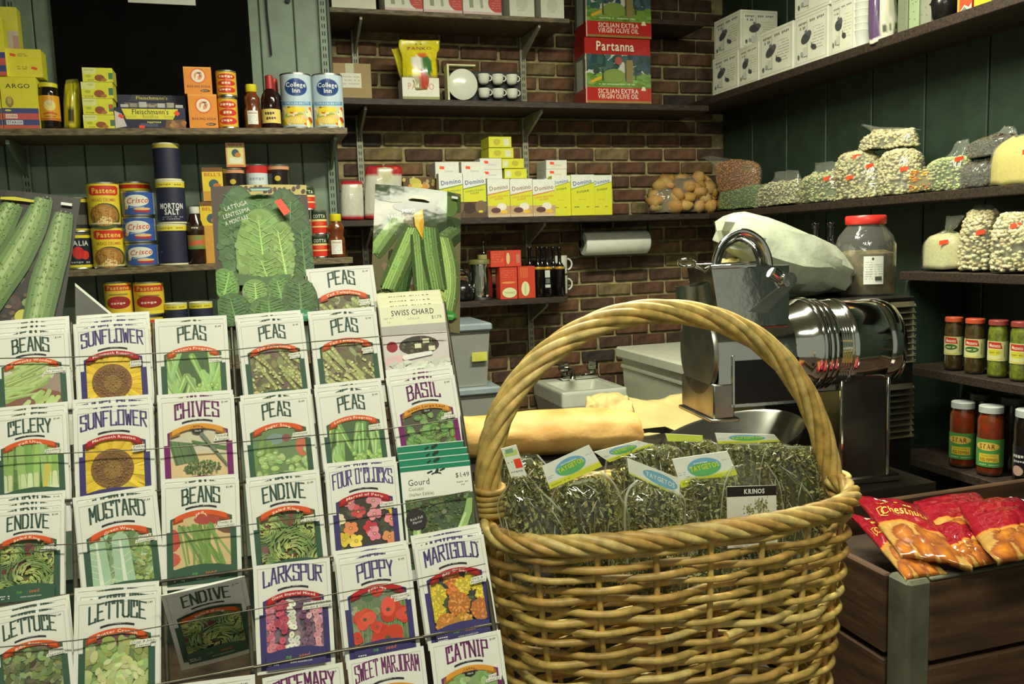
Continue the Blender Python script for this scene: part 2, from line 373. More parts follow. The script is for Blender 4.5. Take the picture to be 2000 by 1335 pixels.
struct(MB().box((-1.9, -1.2, CEIL), (2.3, 3.8, CEIL+.05)).obj('ceiling', M_PLASTER))
struct(MB().box((-1.75, -1.2, 0), (-1.65, YL+.1, CEIL)).obj('wall_left', M_GREEN))
wb = struct(MB().box((.30, YB+.008, 0), (XR+.1, YB+.1, CEIL)).obj('wall_back', M_MORTAR))
BR = [mat('brick_%d' % i, c, .85, var=.28, scale=28, bump=.5) for i, c in enumerate([(118, 84, 58), (106, 74, 54), (92, 68, 52), (128, 96, 64), (64, 54, 46), (134, 116, 76), (112, 78, 54)])]
BW, BH = .171, .0603
def brick_mesh(L, seed):
    R = random.Random(seed); bm = bmesh.new(); bmesh.ops.create_cube(bm, size=1)
    for v in bm.verts: v.co = V((v.co.x*L, (v.co.y-.0)*.028, v.co.z*(BH-.0125)))+V((R.uniform(-1, 1), R.uniform(-.5, .5), R.uniform(-1, 1)))*.0014
    bmesh.ops.bevel(bm, geom=bm.edges[:], offset=.003, segments=1, affect='EDGES', profile=.5)
    me = bpy.data.meshes.new('brick'); bm.to_mesh(me); bm.free(); return me
bmeshes = []
for i in range(14):
    me = brick_mesh(BW-.013, i); me.materials.append(BR[[0, 1, 2, 3, 4, 5, 6, 0, 1, 2, 6, 1, 0, 2][i]]); bmeshes.append(me)
rest = MB(); nb = 0
z = .36; k = 0
while z < CEIL-.02:
    x = .30 + (BW/2 if k % 2 else 0)+BW/2
    while x < XR+.02:
        if .62 < z < 2.345 and x < XR-.06 and nb < 300 and not (z < .80 and x > 1.45):
            o = bpy.data.objects.new('brick', bmeshes[RB.randrange(14)]); COL.objects.link(o); o.parent = wb
            o.location = (x+RB.uniform(-.002, .002), YB+.011-RB.uniform(0, .004), z+RB.uniform(-.0012, .0012)); nb += 1
        else:
            rest.rbox((x-BW/2+.005, YB-.003, z-BH/2+.005), (min(x+BW/2-.005, XR+.05), YB+.02, z+BH/2-.005), .003)
        x += BW
    z += BH; k += 1
tag(rest.obj('further_bricks', BR[2], wb), kind='stuff')
# left: green board partition in front of the brick
wl = struct(MB().box((-1.65, YL+.012, 0), (.326, YL+.05, CEIL)).obj('wall_partition', M_DGREEN))
x = .326
while x > -1.6:
    MB().rbox((x-.118, YL, .3), (x-.002, YL+.016, CEIL-.01), .003).obj('board', M_GREEN, wl); x -= .119
MB().rbox((.322, YL-.004, .3), (.334, YB, CEIL-.01), .002).obj('end_board', M_DGREEN, wl)
# right: dark green boards
wr = struct(MB().box((XR+.012, -1.2, 0), (XR+.06, YB+.05, CEIL)).obj('wall_right', M_DGREEN))
y = YB
while y > .2:
    MB().rbox((XR, y-.246, .02), (XR+.016, y-.003, CEIL-.01), .003).obj('board', M_DGREEN, wr); y -= .249
# fluorescent fixtures on the ceiling
for k, (p, sx, sy, e) in enumerate(LAMPS):
    t = thing('ceiling_lamp', ['long fluorescent ceiling fitting over the seed rack', 'long fluorescent ceiling fitting over the counter'][k], 'lamp', (p[0], p[1], CEIL))
    MB().rbox((-sx/2-.04, -.11, -.06), (sx/2+.04, .11, 0), .006).obj('housing', mat('white_enamel', (225, 225, 215), .3), t)
    for s in (-1, 1): MB().tube([(-sx/2, s*.05, -.078), (sx/2, s*.05, -.078)], .013, 10).obj('tube', mat('frosted_tube', (240, 240, 230), .4), t, 60)
# ================================================================ shelves
ZT = {}
def shelf(key, label, a, b, depth, th, m, flip=False, name='shelf'):
    """a and b: ends of the top front edge (room points); the board runs back (y) or, flipped, to the right (x)"""
    d = V((depth, 0, 0)) if flip else V((0, depth, 0)); a = V(a); b = V(b); dn = V((0, 0, -th))
    e = (b-a).normalized(); mb = MB(); r = .003
    q = [a+dn, b+dn, b+d+dn, a+d+dn, a, b, b+d, a+d]
    mb.add(q, [(3, 2, 1, 0), (4, 5, 6, 7), (0, 1, 5, 4), (1, 2, 6, 5), (2, 3, 7, 6), (3, 0, 4, 7)])
    c = (a+b)/2+d/2; shift(mb, c); o = mb.obj(name, m, loc=c); tag(o, label, 'shelf')
    bv = o.modifiers.new('bevel', 'BEVEL'); bv.width = .002; bv.segments = 1
    ZT[key] = (a, b); return o
def zs(key, x):
    a, b = ZT[key]; return a.z+(b.z-a.z)*(x-a.x)/(b.x-a.x)
YLF, YBF, XRF = 2.95, 3.28, 1.92
shelf('L1', 'upper wooden shelf on the green boards holding starch boxes and broth cans', (-1.5, YLF, 1.812), (.345, YLF, 1.832), YL-YLF, .022, M_WOOD)
shelf('L2', 'wooden shelf on the green boards under the row of shortening and salt cans', (-1.5, YLF, 1.376), (.34, YLF, 1.397), YL-YLF, .022, M_WOOD)
shelf('L3', 'lowest wooden shelf on the green boards half hidden by the seed rack', (-1.5, YLF, 1.055), (.34, YLF, 1.06), YL-YLF, .022, M_WOOD)
shelf('B0', 'topmost wooden shelf on the brick wall with white boxes', (.336, YBF, 2.313), (1.29, YBF, 2.313), YB-YBF, .018, M_WOOD)
shelf('B1', 'brown wooden shelf on the brick wall holding the olive oil tins', (.336, YBF, 1.988), (1.918, YBF, 1.984), YB-YBF, .024, M_WOODB)
shelf('B2', 'brown wooden shelf on the brick wall holding the sugar boxes', (.336, YBF, 1.533), (1.918, YBF, 1.528), YB-YBF, .024, M_WOODB)
shelf('B3', 'short wooden shelf on the brick wall holding red tea boxes', (.42, YBF, 1.2), (1.25, YBF, 1.2), YB-YBF, .024, M_WOODB)
shelf('B4', 'short dark shelf high on the brick wall beside the white gift boxes', (1.66, YBF+.02, 2.335), (1.915, YBF+.02, 2.335), YB-YBF-.02, .02, M_WOODB)
shelf('R1', 'high dark shelf on the green wall carrying white gift boxes', (XRF, YB, 2.02), (XRF, .9, 2.02), XR-XRF, .03, M_WOODB, True)
shelf('R2', 'dark shelf on the green wall piled with bags of dried beans', (XRF, YB, 1.53), (XRF, .9, 1.535), XR-XRF, .026, M_WOODB, True)
shelf('R3', 'short dark shelf on the green wall holding rice and fava bags', (XRF-.02, 2.13, 1.30), (XRF-.02, .9, 1.30), XR-XRF+.02, .026, M_WOODB, True)
shelf('R4', 'dark shelf on the green wall holding the pickle jars', (XRF-.03, 2.10, 1.015), (XRF-.03, .9, 1.015), XR-XRF+.03, .026, M_WOODB, True)
shelf('R5', 'lowest dark shelf on the green wall holding jars of red peppers', (XRF-.06, 2.10, .748), (XRF-.06, .9, .748), XR-XRF+.06, .026, M_WOODB, True)
# end panel that carries the three lower right shelves
tag(MB().rbox((XRF+.02, 2.132, 0), (XR-.001, 2.152, 1.27), .002).obj('shelf_end_panel', M_DGREEN), 'dark green upright panel closing the end of the jar shelves', 'panel')
# slotted steel standards with brackets
M_STD = mat('cream_standard', (158, 156, 132), .45, var=.1)
M_SLOT = mat('slot_dark', (22, 20, 18), .8)
def standard(px, py, label, z0, z1, shelves, mm=M_STD, Yw=YB, yf=YBF):
    p = PY(px, py, Yw-.02); t = thing('shelf_standard', label, 'shelf support', (p.x, Yw-.006, z0))
    MB().rbox((-.013, -.012, 0), (.013, .001, z1-z0), .001).obj('rail', mm, t)
    s = MB(); zz = .02
    while zz < z1-z0-.02: 
        for dx in (-.0055, .0025): s.box((dx, -.0127, zz), (dx+.003, -.0119, zz+.014))
        zz += .026
    tag(s.obj('slots', M_SLOT, t), kind='stuff')
    for zz in shelves:
        h = zz-z0
        MB().prism([(-.012, h-.09), (-.012, h), (-(Yw-yf)*.86, h), (-(Yw-yf)*.86, h-.012), (-.03, h-.085)], -.005, .005, 'x').obj('bracket', mm, t)
standard(693, 90, 'left slotted steel shelf standard on the brick wall', .9, 2.6, [2.293, 1.962, 1.507, 1.174])
standard(1021, 90, 'middle slotted steel shelf standard behind the sugar boxes', .9, 2.6, [2.293, 1.961, 1.507, 1.174])
standard(632, 60, 'green painted slotted standard at the end of the boarded wall', 1.1, 2.6, [1.805, 1.37], M_GREEN, YL, YLF)
standard(24, 60, 'green painted slotted standard behind the starch boxes', 1.1, 2.6, [1.79, 1.355], M_GREEN, YL, YLF)
# dark board, sign and cord on the partition
a = PY(97, -20, YL-.012); b = PY(500, 250, YL-.012)
tag(MB().rbox((0, -.012, 0), (b.x-a.x, .0115, 2.6-1.86), .003).obj('blackboard', mat('black_board', (11, 9, 9), .9, var=.2, scale=9, spec=.1), loc=(a.x, YL-.012, 1.86)), 'plain black board hanging on the green boards above the upper shelf', 'board')
a = PY(250, 5, YL-.03); b = PY(382, 5, YL-.03)
s = tag(MB().rbox((0, -.003, 0), (b.x-a.x, .003, .10), .001).obj('sign', M_CARD, loc=(a.x, YL-.03, a.z)), 'white sign board whose lower edge shows at the top of the black board', 'sign')
cv = Canvas(.4, 5); cv.squig(.2, .85, .24, .06, (40, 40, 40), 9); WS = b.x-a.x; cv.obj('lettering', lambda u_, v_, l: (u_*WS, -(.0032+l*2e-5), .10-v_*WS), M_PRINT, s)
pts = [PY(x, y, YL-.012) for x, y in ((518, -30), (521, 20), (525, 60), (530, 108))]
mb = MB().tube(catmull(pts, 5), .0035, 8); shift(mb, pts[-1]); tag(mb.obj('cord', mat('black_cord', (20, 20, 20), .6), loc=pts[-1], smooth=60), 'thin black cord hanging down the pale green boards', 'cord')
pts = PY(562, 2, YL-.008); tag(MB().lathe([(.001, .0), (.009, .0), (.009, .012), (.001, .014)], 14, axis='y').obj('hook', mat('black_cord', (20, 20, 20), .6), loc=(pts.x, YL-.014, pts.z+.002), smooth=40), 'small black hook on the pale green boards near the top', 'hook')
# ================================================================ seed packet rack
LEAN = radians(23); RC = CAM + ray(640, 900)*(.89/F)
RE = V((1, 0, 0)); RV = V((0, sin(LEAN), cos(LEAN))); RN = V((0, -cos(LEAN), sin(LEAN)))     # across, up the rack, out of the rack
def rk(x, y, n=0.0): return PP(x, y, RC+RN*n, RN)
TH = {'veg': dict(frame=(58, 92, 72), title=(66, 88, 76), ban=(222, 92, 40), bt=(255, 240, 220)),
      'flower': dict(frame=(62, 56, 112), title=(84, 76, 124), ban=(186, 34, 40), bt=(255, 235, 225)),
      'herb': dict(frame=(118, 34, 100), title=(112, 52, 100), ban=(226, 154, 50), bt=(60, 30, 10))}
G = lambda R, a=0: jit(R, (104, 148, 62), 26)
def clouds(cv, cols, n, r, asp=.6):
    R = cv.R
    for i in range(n): cv.ell(R.uniform(.1, .9), R.uniform(.4, 1.25), r*R.uniform(.6, 1.5), r*asp*R.uniform(.6, 1.5), jit(R, R.choice(cols), 22), R.uniform(0, pi), 8)
def art_sunflower(cv):
    R = cv.R; cv.rect(0, .3, 1, 1.35, (212, 160, 30))
    for k in range(3):
        for i in range(34):
            a = 2*pi*i/34+R.uniform(-.1, .1); r0_, r1 = .2, R.uniform(.5, .75)
            cv.cap(.47+r0_*cos(a), .82+r0_*sin(a), .47+r1*cos(a), .82+r1*sin(a), .035, jit(R, (232, 190, 34), 22), .012)
    cv.ell(.47, .83, .27, .27, (120, 76, 30), 0, 28); cv.ell(.47, .83, .22, .22, (104, 62, 28), 0, 24); cv.ell(.48, .85, .12, .12, (134, 92, 42), 0, 18)
    for i in range(260):
        a = R.uniform(0, 2*pi); q = .26*sqrt(R.random()); cv.ell(.47+q*cos(a), .83+q*sin(a), .009, .006, jit(R, (150, 104, 50), 36), a, 5)
def art_beans(cv):
    R = cv.R; cv.rect(0, .3, 1, 1.35, (150, 128, 116)); cv.ell(.4, 1.1, .6, .28, (124, 68, 62), 0, 16); cv.ell(.3, .62, .5, .2, (214, 206, 188), 0, 16)
    for i in range(26):
        y = R.uniform(.5, 1.0); x = R.uniform(-.05, .45); a = R.uniform(-.55, .05); l = R.uniform(.35, .6)
        c = jit(R, (150, 178, 96), 22); cv.cap(x, y, x+l*cos(a), y+l*sin(a), .03, c, .02); cv.cap(x, y-.008, x+l*.9*cos(a), y+l*.9*sin(a)-.008, .008, jit(R, (196, 214, 146), 10), .005)
    for i in range(9):
        x = R.uniform(.3, .8); y = R.uniform(.95, 1.15); a = R.uniform(-1.3, -.5); cv.cap(x, y, x+.13*cos(a), y+.13*sin(a), .032, jit(R, (170, 194, 112), 18))
def art_pods(cv):
    R = cv.R; cv.rect(0, .3, 1, 1.35, (56, 88, 50))
    for i in range(24):
        x = R.uniform(.05, .95); y = R.uniform(.42, .9); a = R.uniform(1.1, 2.0); l = R.uniform(.3, .5)
        c = jit(R, (124, 172, 92), 24); cv.cap(x, y, x+l*cos(a), y+l*sin(a), .045, c, .03); cv.cap(x-.012, y, x+l*cos(a)*.9-.012, y+l*sin(a)*.9, .012, jit(R, (182, 214, 142), 10), .008)
    for i in range(30):
        x = R.uniform(.45, .9); y = R.uniform(.92, 1.25); cv.ell(x, y, .034, .034, jit(R, (140, 186, 88), 16), 0, 12); cv.ell(x-.01, y-.01, .014, .014, (196, 222, 150), 0, 8)
    cv.cap(.2, .95, .42, 1.28, .05, (150, 194, 110), .03); cv.cap(.12, .98, .3, 1.3, .03, (196, 222, 150), .015)
def art_tall(cv):
    R = cv.R; cv.rect(0, .3, 1, 1.35, (96, 88, 62)); clouds(cv, [(120, 116, 78), (96, 62, 70), (140, 138, 92), (80, 70, 50)], 60, .06)
    for i in range(16):
        x = R.uniform(.0, .9); y = R.uniform(.45, 1.0); a = R.uniform(.5, 1.1); l = R.uniform(.3, .5); cv.cap(x, y, x+l*cos(a), y+l*sin(a), .032, jit(R, (146, 150, 92), 24), .02)
        for k in range(7): 
            t = k/7; cv.ell(x+l*cos(a)*t, y+l*sin(a)*t, .019, .019, jit(R, (186, 188, 126), 20), 0, 8)
    for i in range(70): cv.ell(R.uniform(.1, .9), R.uniform(.7, 1.25), .02, .02, jit(R, (192, 190, 134), 26), 0, 8)
def art_snap(cv):
    R = cv.R; cv.rect(0, .3, 1, 1.35, (92, 124, 78)); cv.ell(.45, .6, .13, .08, (110, 140, 140)); cv.ell(.82, .75, .1, .14, (200, 96, 66)); cv.ell(.6, .6, .06, .06, (130, 60, 66))
    for i in range(18):
        x = R.uniform(.05, .4); y = R.uniform(.6, .95); a = R.uniform(1.3, 2.3); cv.cap(x, y, x+.22*cos(a), y+.22*sin(a), .03, jit(R, (110, 150, 76), 20), .02)
    for i in range(60):
        x = R.uniform(.15, .95); y = R.uniform(.78, 1.3); cv.ell(x, y, .06, .038, jit(R, (146, 182, 104), 22), R.uniform(0, pi), 12); cv.ell(x-.01, y-.012, .03, .014, jit(R, (186, 210, 146), 12), 0, 8)
def art_celery(cv):
    R = cv.R; cv.rect(0, .3, 1, 1.35, (74, 110, 56)); clouds(cv, [(86, 128, 60), (60, 96, 46)], 40, .08)
    for cx in (.1, .45, .8):
        for i in range(9):
            x = cx+R.uniform(-.15, .15); c = jit(R, (134, 176, 92), 22); cv.cap(x, .48, cx+(x-cx)*.7, 1.12, .03, c, .05); cv.cap(cx+(x-cx)*.8, .9, cx+(x-cx)*.6, 1.18, .03, jit(R, (206, 218, 172), 12), .045)
        cv.ell(cx, 1.2, .14, .12, (222, 226, 196))
    cv.cap(.72, .8, .68, 1.1, .05, (204, 190, 76), .03)
def art_chives(cv):
    R = cv.R; cv.rect(0, .3, 1, 1.35, (206, 196, 176)); cv.ell(.5, 1.02, .44, .24, (204, 170, 122), 0, 24); cv.ell(.5, .99, .42, .22, (222, 190, 144), 0, 24)
    for i in range(46):
        t = i/46; cv.cap(.12+t*.30, .58+t*.06, .2+t*.3, .92-t*.04, .006, jit(R, (74, 104, 62), 22))
    for i in range(24): cv.cap(.42+R.uniform(0, .03), .6+R.uniform(0, .04), .9, .72+R.uniform(0, .06), .007, jit(R, (70, 100, 60), 20))
    for i in range(200):
        a = R.uniform(0, 6.3); q = sqrt(R.random()); cv.ell(.54+.24*q*cos(a), .98+.1*q*sin(a), .016, .009, jit(R, (72, 104, 56), 30), R.uniform(0, pi), 6)
    cv.cap(.55, .52, .92, 1.05, .025, (96, 110, 92), .012)
def art_basil(cv):
    R = cv.R; cv.rect(0, .3, 1, 1.35, (60, 60, 44)); cv.ell(.1, 1.1, .16, .13, (186, 54, 48)); cv.ell(.12, 1.12, .09, .07, (226, 190, 170)); cv.ell(.9, .98, .12, .2, (176, 40, 40))
    for i in range(90):
        x = R.gauss(.5, .2); y = R.gauss(.85, .2); a = R.uniform(0, 6.3); cv.ell(x, y, .062, .042, jit(R, (92, 140, 66), 28), a, 10); cv.cap(x-.04*cos(a), y-.04*sin(a), x+.04*cos(a), y+.04*sin(a), .004, (150, 186, 116))
def frizz(cv, cx, cy, r, n, col, c2):
    R = cv.R
    for i in range(n):
        a = R.uniform(0, 2*pi); q = R.uniform(.15, 1)*r; l = .05; t = q/r; c = tuple(c2[k]*(1-t)+col[k]*t for k in range(3)); cv.cap(cx+q*cos(a), cy+q*sin(a), cx+(q+l)*cos(a+.5), cy+(q+l)*sin(a+.5), .011, jit(R, c, 26), .004)
def art_endive(cv):
    R = cv.R; cv.rect(0, .3, 1, 1.35, (64, 84, 50)); clouds(cv, [(70, 92, 52), (96, 44, 44), (84, 110, 60)], 50, .07)
    for i in range(24): cv.ell(R.choice([.14, .5, .84])+R.gauss(0, .07), R.choice([.6, .66, 1.1])+R.gauss(0, .07), .04, .03, jit(R, (110, 44, 46), 22), R.uniform(0, 3))
    for (x, y, r) in ((.25, .62, .2), (.8, .72, .22), (.5, 1.0, .3), (.12, 1.2, .2), (.88, 1.2, .2)): frizz(cv, x, y, r, 150, (96, 130, 70), (196, 206, 112))
def art_mustard(cv):
    R = cv.R; cv.rect(0, .3, 1, 1.35, (120, 150, 110)); clouds(cv, [(132, 166, 112), (104, 132, 78), (156, 188, 146), (84, 110, 60)], 110, .07)
    for x in (.22, .5):
        cv.cap(x, .55, x+.03, 1.25, .10, (158, 196, 164), .13); cv.cap(x, .55, x+.03, 1.3, .012, (226, 236, 220), .03)
        for k in range(8): cv.cap(x+.01, .62+k*.08, x+R.choice([-1, 1])*.12, .56+k*.08, .004, (212, 228, 204))
    for i in range(80): cv.ell(R.uniform(.66, .95), R.uniform(.6, 1.3), .035, .022, jit(R, (134, 158, 88), 30), R.uniform(0, 3), 8)
def art_jade(cv):
    R = cv.R; cv.rect(0, .3, 1, 1.35, (214, 180, 130)); cv.ell(.1, .75, .14, .16, (192, 60, 52)); cv.ell(.08, 1.0, .15, .1, (196, 70, 60)); cv.ell(.6, .5, .2, .08, (170, 46, 40)); cv.ell(.88, .6, .2, .12, (96, 52, 44))
    for i in range(26):
        x = .2+R.uniform(0, .45); cv.cap(x, .55+R.uniform(0, .05), x*.5+.25+R.uniform(-.1, .45), 1.1+R.uniform(-.05, .12), .017, jit(R, (104, 142, 66), 26), .012)
def flower(cv, x, y, r, col, n=5, cen=(250, 210, 90)):
    R = cv.R
    for i in range(n):
        a = 2*pi*i/n+R.random(); cv.ell(x+r*.5*cos(a), y+r*.5*sin(a), r*.55, r*.45, jit(R, col, 18), a, 10)
    cv.ell(x, y, r*.28, r*.28, jit(R, tuple(c*.75 for c in col), 10), 0, 10); cv.ell(x, y, r*.12, r*.12, cen, 0, 6)
def art_four(cv):
    R = cv.R; cv.rect(0, .3, 1, 1.35, (38, 34, 30)); clouds(cv, [(46, 56, 34), (30, 28, 30)], 40, .06)
    for x, y, c in ((.3, .5, (226, 120, 140)), (.62, .5, (226, 130, 156)), (.8, .5, (230, 140, 160)), (.4, .63, (214, 60, 70)), (.62, .68, (232, 130, 150)), (.86, .62, (236, 206, 60)), (.12, .72, (240, 226, 190)), (.28, .84, (228, 120, 70)), (.55, .86, (206, 44, 60)), (.85, .78, (232, 120, 130)), (.6, .95, (230, 120, 150)), (.18, .98, (238, 200, 60)), (.34, 1.02, (240, 206, 70)), (.8, 1.02, (236, 140, 90))): flower(cv, x, y, .10, c)
def art_larkspur(cv):
    R = cv.R; cv.rect(0, .3, 1, 1.35, (112, 84, 112)); clouds(cv, [(90, 60, 90), (140, 110, 130), (60, 50, 60)], 50, .06)
    for x, c in ((.2, (216, 110, 140)), (.46, (240, 236, 226)), (.80, (226, 150, 170)), (.64, (110, 64, 104)), (.34, (190, 60, 90))):
        for i in range(34 if x != .64 else 14):
            xx = x+R.gauss(0, .035); yy = R.uniform(.5, 1.18); cv.ell(xx, yy, .045, .036, jit(R, c, 26), R.uniform(0, 3), 8)
            cv.ell(xx, yy, .012, .012, jit(R, tuple(k*.7 for k in c), 10), 0, 6)
def art_poppy(cv):
    R = cv.R; cv.rect(0, .3, 1, 1.35, (92, 110, 84)); clouds(cv, [(80, 112, 70), (120, 130, 110), (150, 140, 120), (60, 92, 52)], 60, .06)
    for i in range(30): x = R.random(); cv.cap(x, .6, x+R.uniform(-.1, .1), 1.3, .005, (110, 150, 80))
    for x, y, r in ((.5, .45, .08), (.3, .8, .14), (.62, .72, .16), (.86, .8, .13), (.58, 1.08, .20), (.18, 1.02, .08), (.45, .92, .08)):
        for k in range(7): a = R.uniform(0, 6.3); cv.ell(x+r*.35*cos(a), y+r*.25*sin(a), r*.8, r*.62, jit(R, (214, 52, 36), 22), a, 12)
        cv.ell(x, y, r*.2, r*.16, (70, 60, 40), 0, 8)
def art_marigold(cv):
    R = cv.R; cv.rect(0, .3, 1, 1.35, (48, 58, 40)); clouds(cv, [(60, 80, 46), (36, 40, 34)], 40, .06)
    for x, y, r, c in ((.45, .5, .12, (224, 120, 40)), (.8, .55, .17, (236, 206, 40)), (.2, .68, .15, (238, 208, 44)), (.58, .64, .12, (238, 206, 50)), (.44, .68, .08, (226, 110, 40)), (.85, .78, .1, (236, 206, 40)), (.18, .92, .13, (238, 206, 40)), (.5, .86, .16, (226, 128, 46)), (.8, .98, .15, (214, 112, 40)), (.3, 1.1, .16, (226, 140, 44)), (.52, 1.12, .14, (232, 160, 50))):
        cv.ell(x, y, r, r, jit(R, tuple(k*.8 for k in c), 8), 0, 14)
        for k in range(46):
            a = R.uniform(0, 6.3); q = r*sqrt(R.random()); cv.ell(x+q*cos(a), y+q*sin(a), .022, .014, jit(R, c, 30), a, 6)
def art_lettuce(cv):
    R = cv.R; cv.rect(0, .3, 1, 1.35, (92, 112, 64)); cv.ell(.55, .52, .3, .08, (100, 50, 60))
    for i in range(190):
        x = R.uniform(0, 1); y = R.uniform(.5, 1.35); cv.ell(x, y, .075, .045, jit(R, (158, 180, 108), 34), R.uniform(0, 3), 9)
    for i in range(90):
        a = R.uniform(0, 6.3); q = R.uniform(0, .3); cv.ell(.55+q*cos(a), 1.0+q*sin(a), .05, .028, jit(R, (196, 206, 142), 26), a+1.5, 9)
def art_red_lettuce(cv):
    R = cv.R; cv.rect(0, .3, 1, 1.35, (70, 84, 48))
    for i in range(200): cv.ell(R.uniform(0, 1), R.uniform(.45, 1.35), .06, .034, jit(R, R.choice([(92, 112, 64), (120, 138, 84), (74, 70, 48)]), 30), R.uniform(0, 3), 9)
def art_herb(cv):
    R = cv.R; cv.rect(0, .3, 1, 1.35, (126, 158, 96))
    for i in range(120): cv.ell(R.uniform(0, 1), R.uniform(.45, 1.3), .06, .04, jit(R, (140, 176, 108), 30), R.uniform(0, 3), 9)
ARCH = [(.135, .50), (.2, .475), (.35, .43), (.5, .415), (.65, .43), (.8, .475), (.865, .50), (.865, 1.13), (.7, 1.10), (.5, 1.09), (.3, 1.10), (.135, 1.13)]
CONV = [(.135, .50), (.2, .475), (.35, .43), (.5, .415), (.65, .43), (.8, .475), (.865, .50), (.865, 1.13), (.135, 1.13)]
def draw_packet(cv, title, sub, theme, art, tagt=None, herb=False, dark_strip=None, price='$1.49'):
    T = TH[theme]; ln = (150, 150, 138)
    for r in ((.05, .05, .95, .0535), (.05, .05, .0535, .64), (.9465, .05, .95, .64)): cv.rect(*r, ln)
    cv.text(price, .87, .092, .026, (50, 50, 50), bold=.01)
    n = len(title); hw = min(.41, .046*n+.005); arc = .055 if n > 6 else .03
    cv.deco(title, .5-hw+.006, .5+hw+.006, .098, .292+.006, tuple(c*1.5 for c in T['title']) if max(T['title']) < 160 else T['title'], arc)
    cv.deco(title, .5-hw, .5+hw, .092, .292, T['title'], arc, .36)
    if dark_strip or n > 4: cv.band(.30, .70, .335, .03, .028, (48, 44, 48)); cv.squig(.40, .60, .308, .012, (180, 180, 170), 8)
    cv.poly([(.105, .64), (.105, .475), (.2, .44), (.35, .395), (.5, .38), (.65, .395), (.8, .44), (.895, .475), (.895, .64), (.945, .64), (.945, 1.345), (.055, 1.345), (.055, .64)], T['frame'])
    cv.clip = CONV; cv.wash = .16; art(cv); cv.clip = None; cv.wash = 0
    cv.poly([(.12, 1.14), (.3, 1.10), (.5, 1.085), (.7, 1.10), (.88, 1.14), (.88, 1.34), (.12, 1.34)], T['frame'])
    cv.text('ne', .40, 1.20, .05, (90, 170, 70), bold=.01, shear=.2); cv.text('seed', .60, 1.20, .05, (226, 120, 60), shear=.2); cv.text('www.neseed.com', .56, 1.275, .026, (235, 235, 225)); cv.squig(.14, .28, 1.24, .018, (235, 235, 225), 5); cv.squig(.14, .28, 1.275, .018, (235, 235, 225), 6)
    cv.poly([(.14, .475), (.14, .545), (.27, .51), (.27, .44)], tuple(c*.72 for c in T['ban'])); cv.poly([(.86, .475), (.86, .545), (.73, .51), (.73, .44)], tuple(c*.72 for c in T['ban']))
    cv.band(.17, .83, .445, .075, .068, T['ban']); cv.text(sub, .5, .452, .036, T['bt'], bold=.012, arc=.05, wd=min(.56, .036*len(sub)))
    if herb: cv.poly([(.42, .445), (.58, .445), (.57, .49), (.5, .515), (.43, .49)], (40, 40, 44)); cv.text('Herb', .5, .47, .026, (230, 230, 220), shear=.2)
    if tagt:
        for k, t in enumerate(tagt):
            wd = .021*len(t)+.03; cv.poly([(.80-wd/2+.01, .545+k*.046), (.80+wd/2+.01, .535+k*.046), (.80+wd/2, .579+k*.046), (.80-wd/2, .589+k*.046)], (236, 236, 224)); cv.text(t, .803, .562+k*.046, .026, (40, 40, 40), bold=.01, shear=.25, rot=-.03, wd=wd-.02)
PW, PH = .083, .1150
RS = random.Random(5)
def packet_obj(p, ex, ez, name, label, group, W=PW, H=PH, bulge=.0012, m=None):
    """p: top-left corner, ex: across, ez: up"""
    ex = ex.normalized(); ey = ez.cross(ex).normalized(); ez = ex.cross(ey).normalized()
    nx, nz = 6, 6; mb = MB(); vs_ = []; fs = []
    for sgn in (-1, 1):
        for j in range(nz+1):
            for i in range(nx+1):
                u_ = i/nx; w_ = j/nz; b = bulge*(1-(2*u_-1)**2)+.0003; vs_.append(((u_-.5)*W, sgn*b, w_*H))
    S = (nx+1)*(nz+1)
    for q in (0, 1):
        for j in range(nz):
            for i in range(nx):
                a = q*S+j*(nx+1)+i; f = (a, a+1, a+nx+2, a+nx+1); fs.append(f if q == 0 else f[::-1])
    for i in range(nx): fs += [(i, i+S, i+1+S, i+1), (nz*(nx+1)+i, nz*(nx+1)+i+1, nz*(nx+1)+i+1+S, nz*(nx+1)+i+S)]
    for j in range(nz): a = j*(nx+1); b = a+nx; fs += [(a, a+nx+1, a+nx+1+S, a+S), (b, b+S, b+nx+1+S, b+nx+1)]
    mb.add(vs_, fs); o = mb.obj(name, m or M_PAPER)
    M_ = Matrix((ex, ey, ez)).transposed().to_4x4(); M_.translation = p+ex*W/2-ez*H; o.matrix_world = M_
    return tag(o, label, 'seed packet', group)
def bulge_map(W, H, b0=.0012, step=7e-6):
    g = [b0*(1-(2*k/6-1)**2) for k in range(7)]+[0]
    def fn(u_, v_, l):
        t = max(0, min(5.99999, u_*6)); k = int(t); b = g[k]+(g[k+1]-g[k])*(t-k); return ((u_-.5)*W, -(b+.0003+1.2e-4+l*step), H-v_*W)
    return fn
def bulge_layers(cv, W, H, o, m=M_PRINT, b0=.0012, step=7e-6): return cv.obj('front_print', bulge_map(W, H, b0, step), m, o, slice_du=1/6)
rack = thing('seed_rack', 'leaning grey wire rack filled with pockets of seed packets', 'rack', (RC.x, .72, 0))
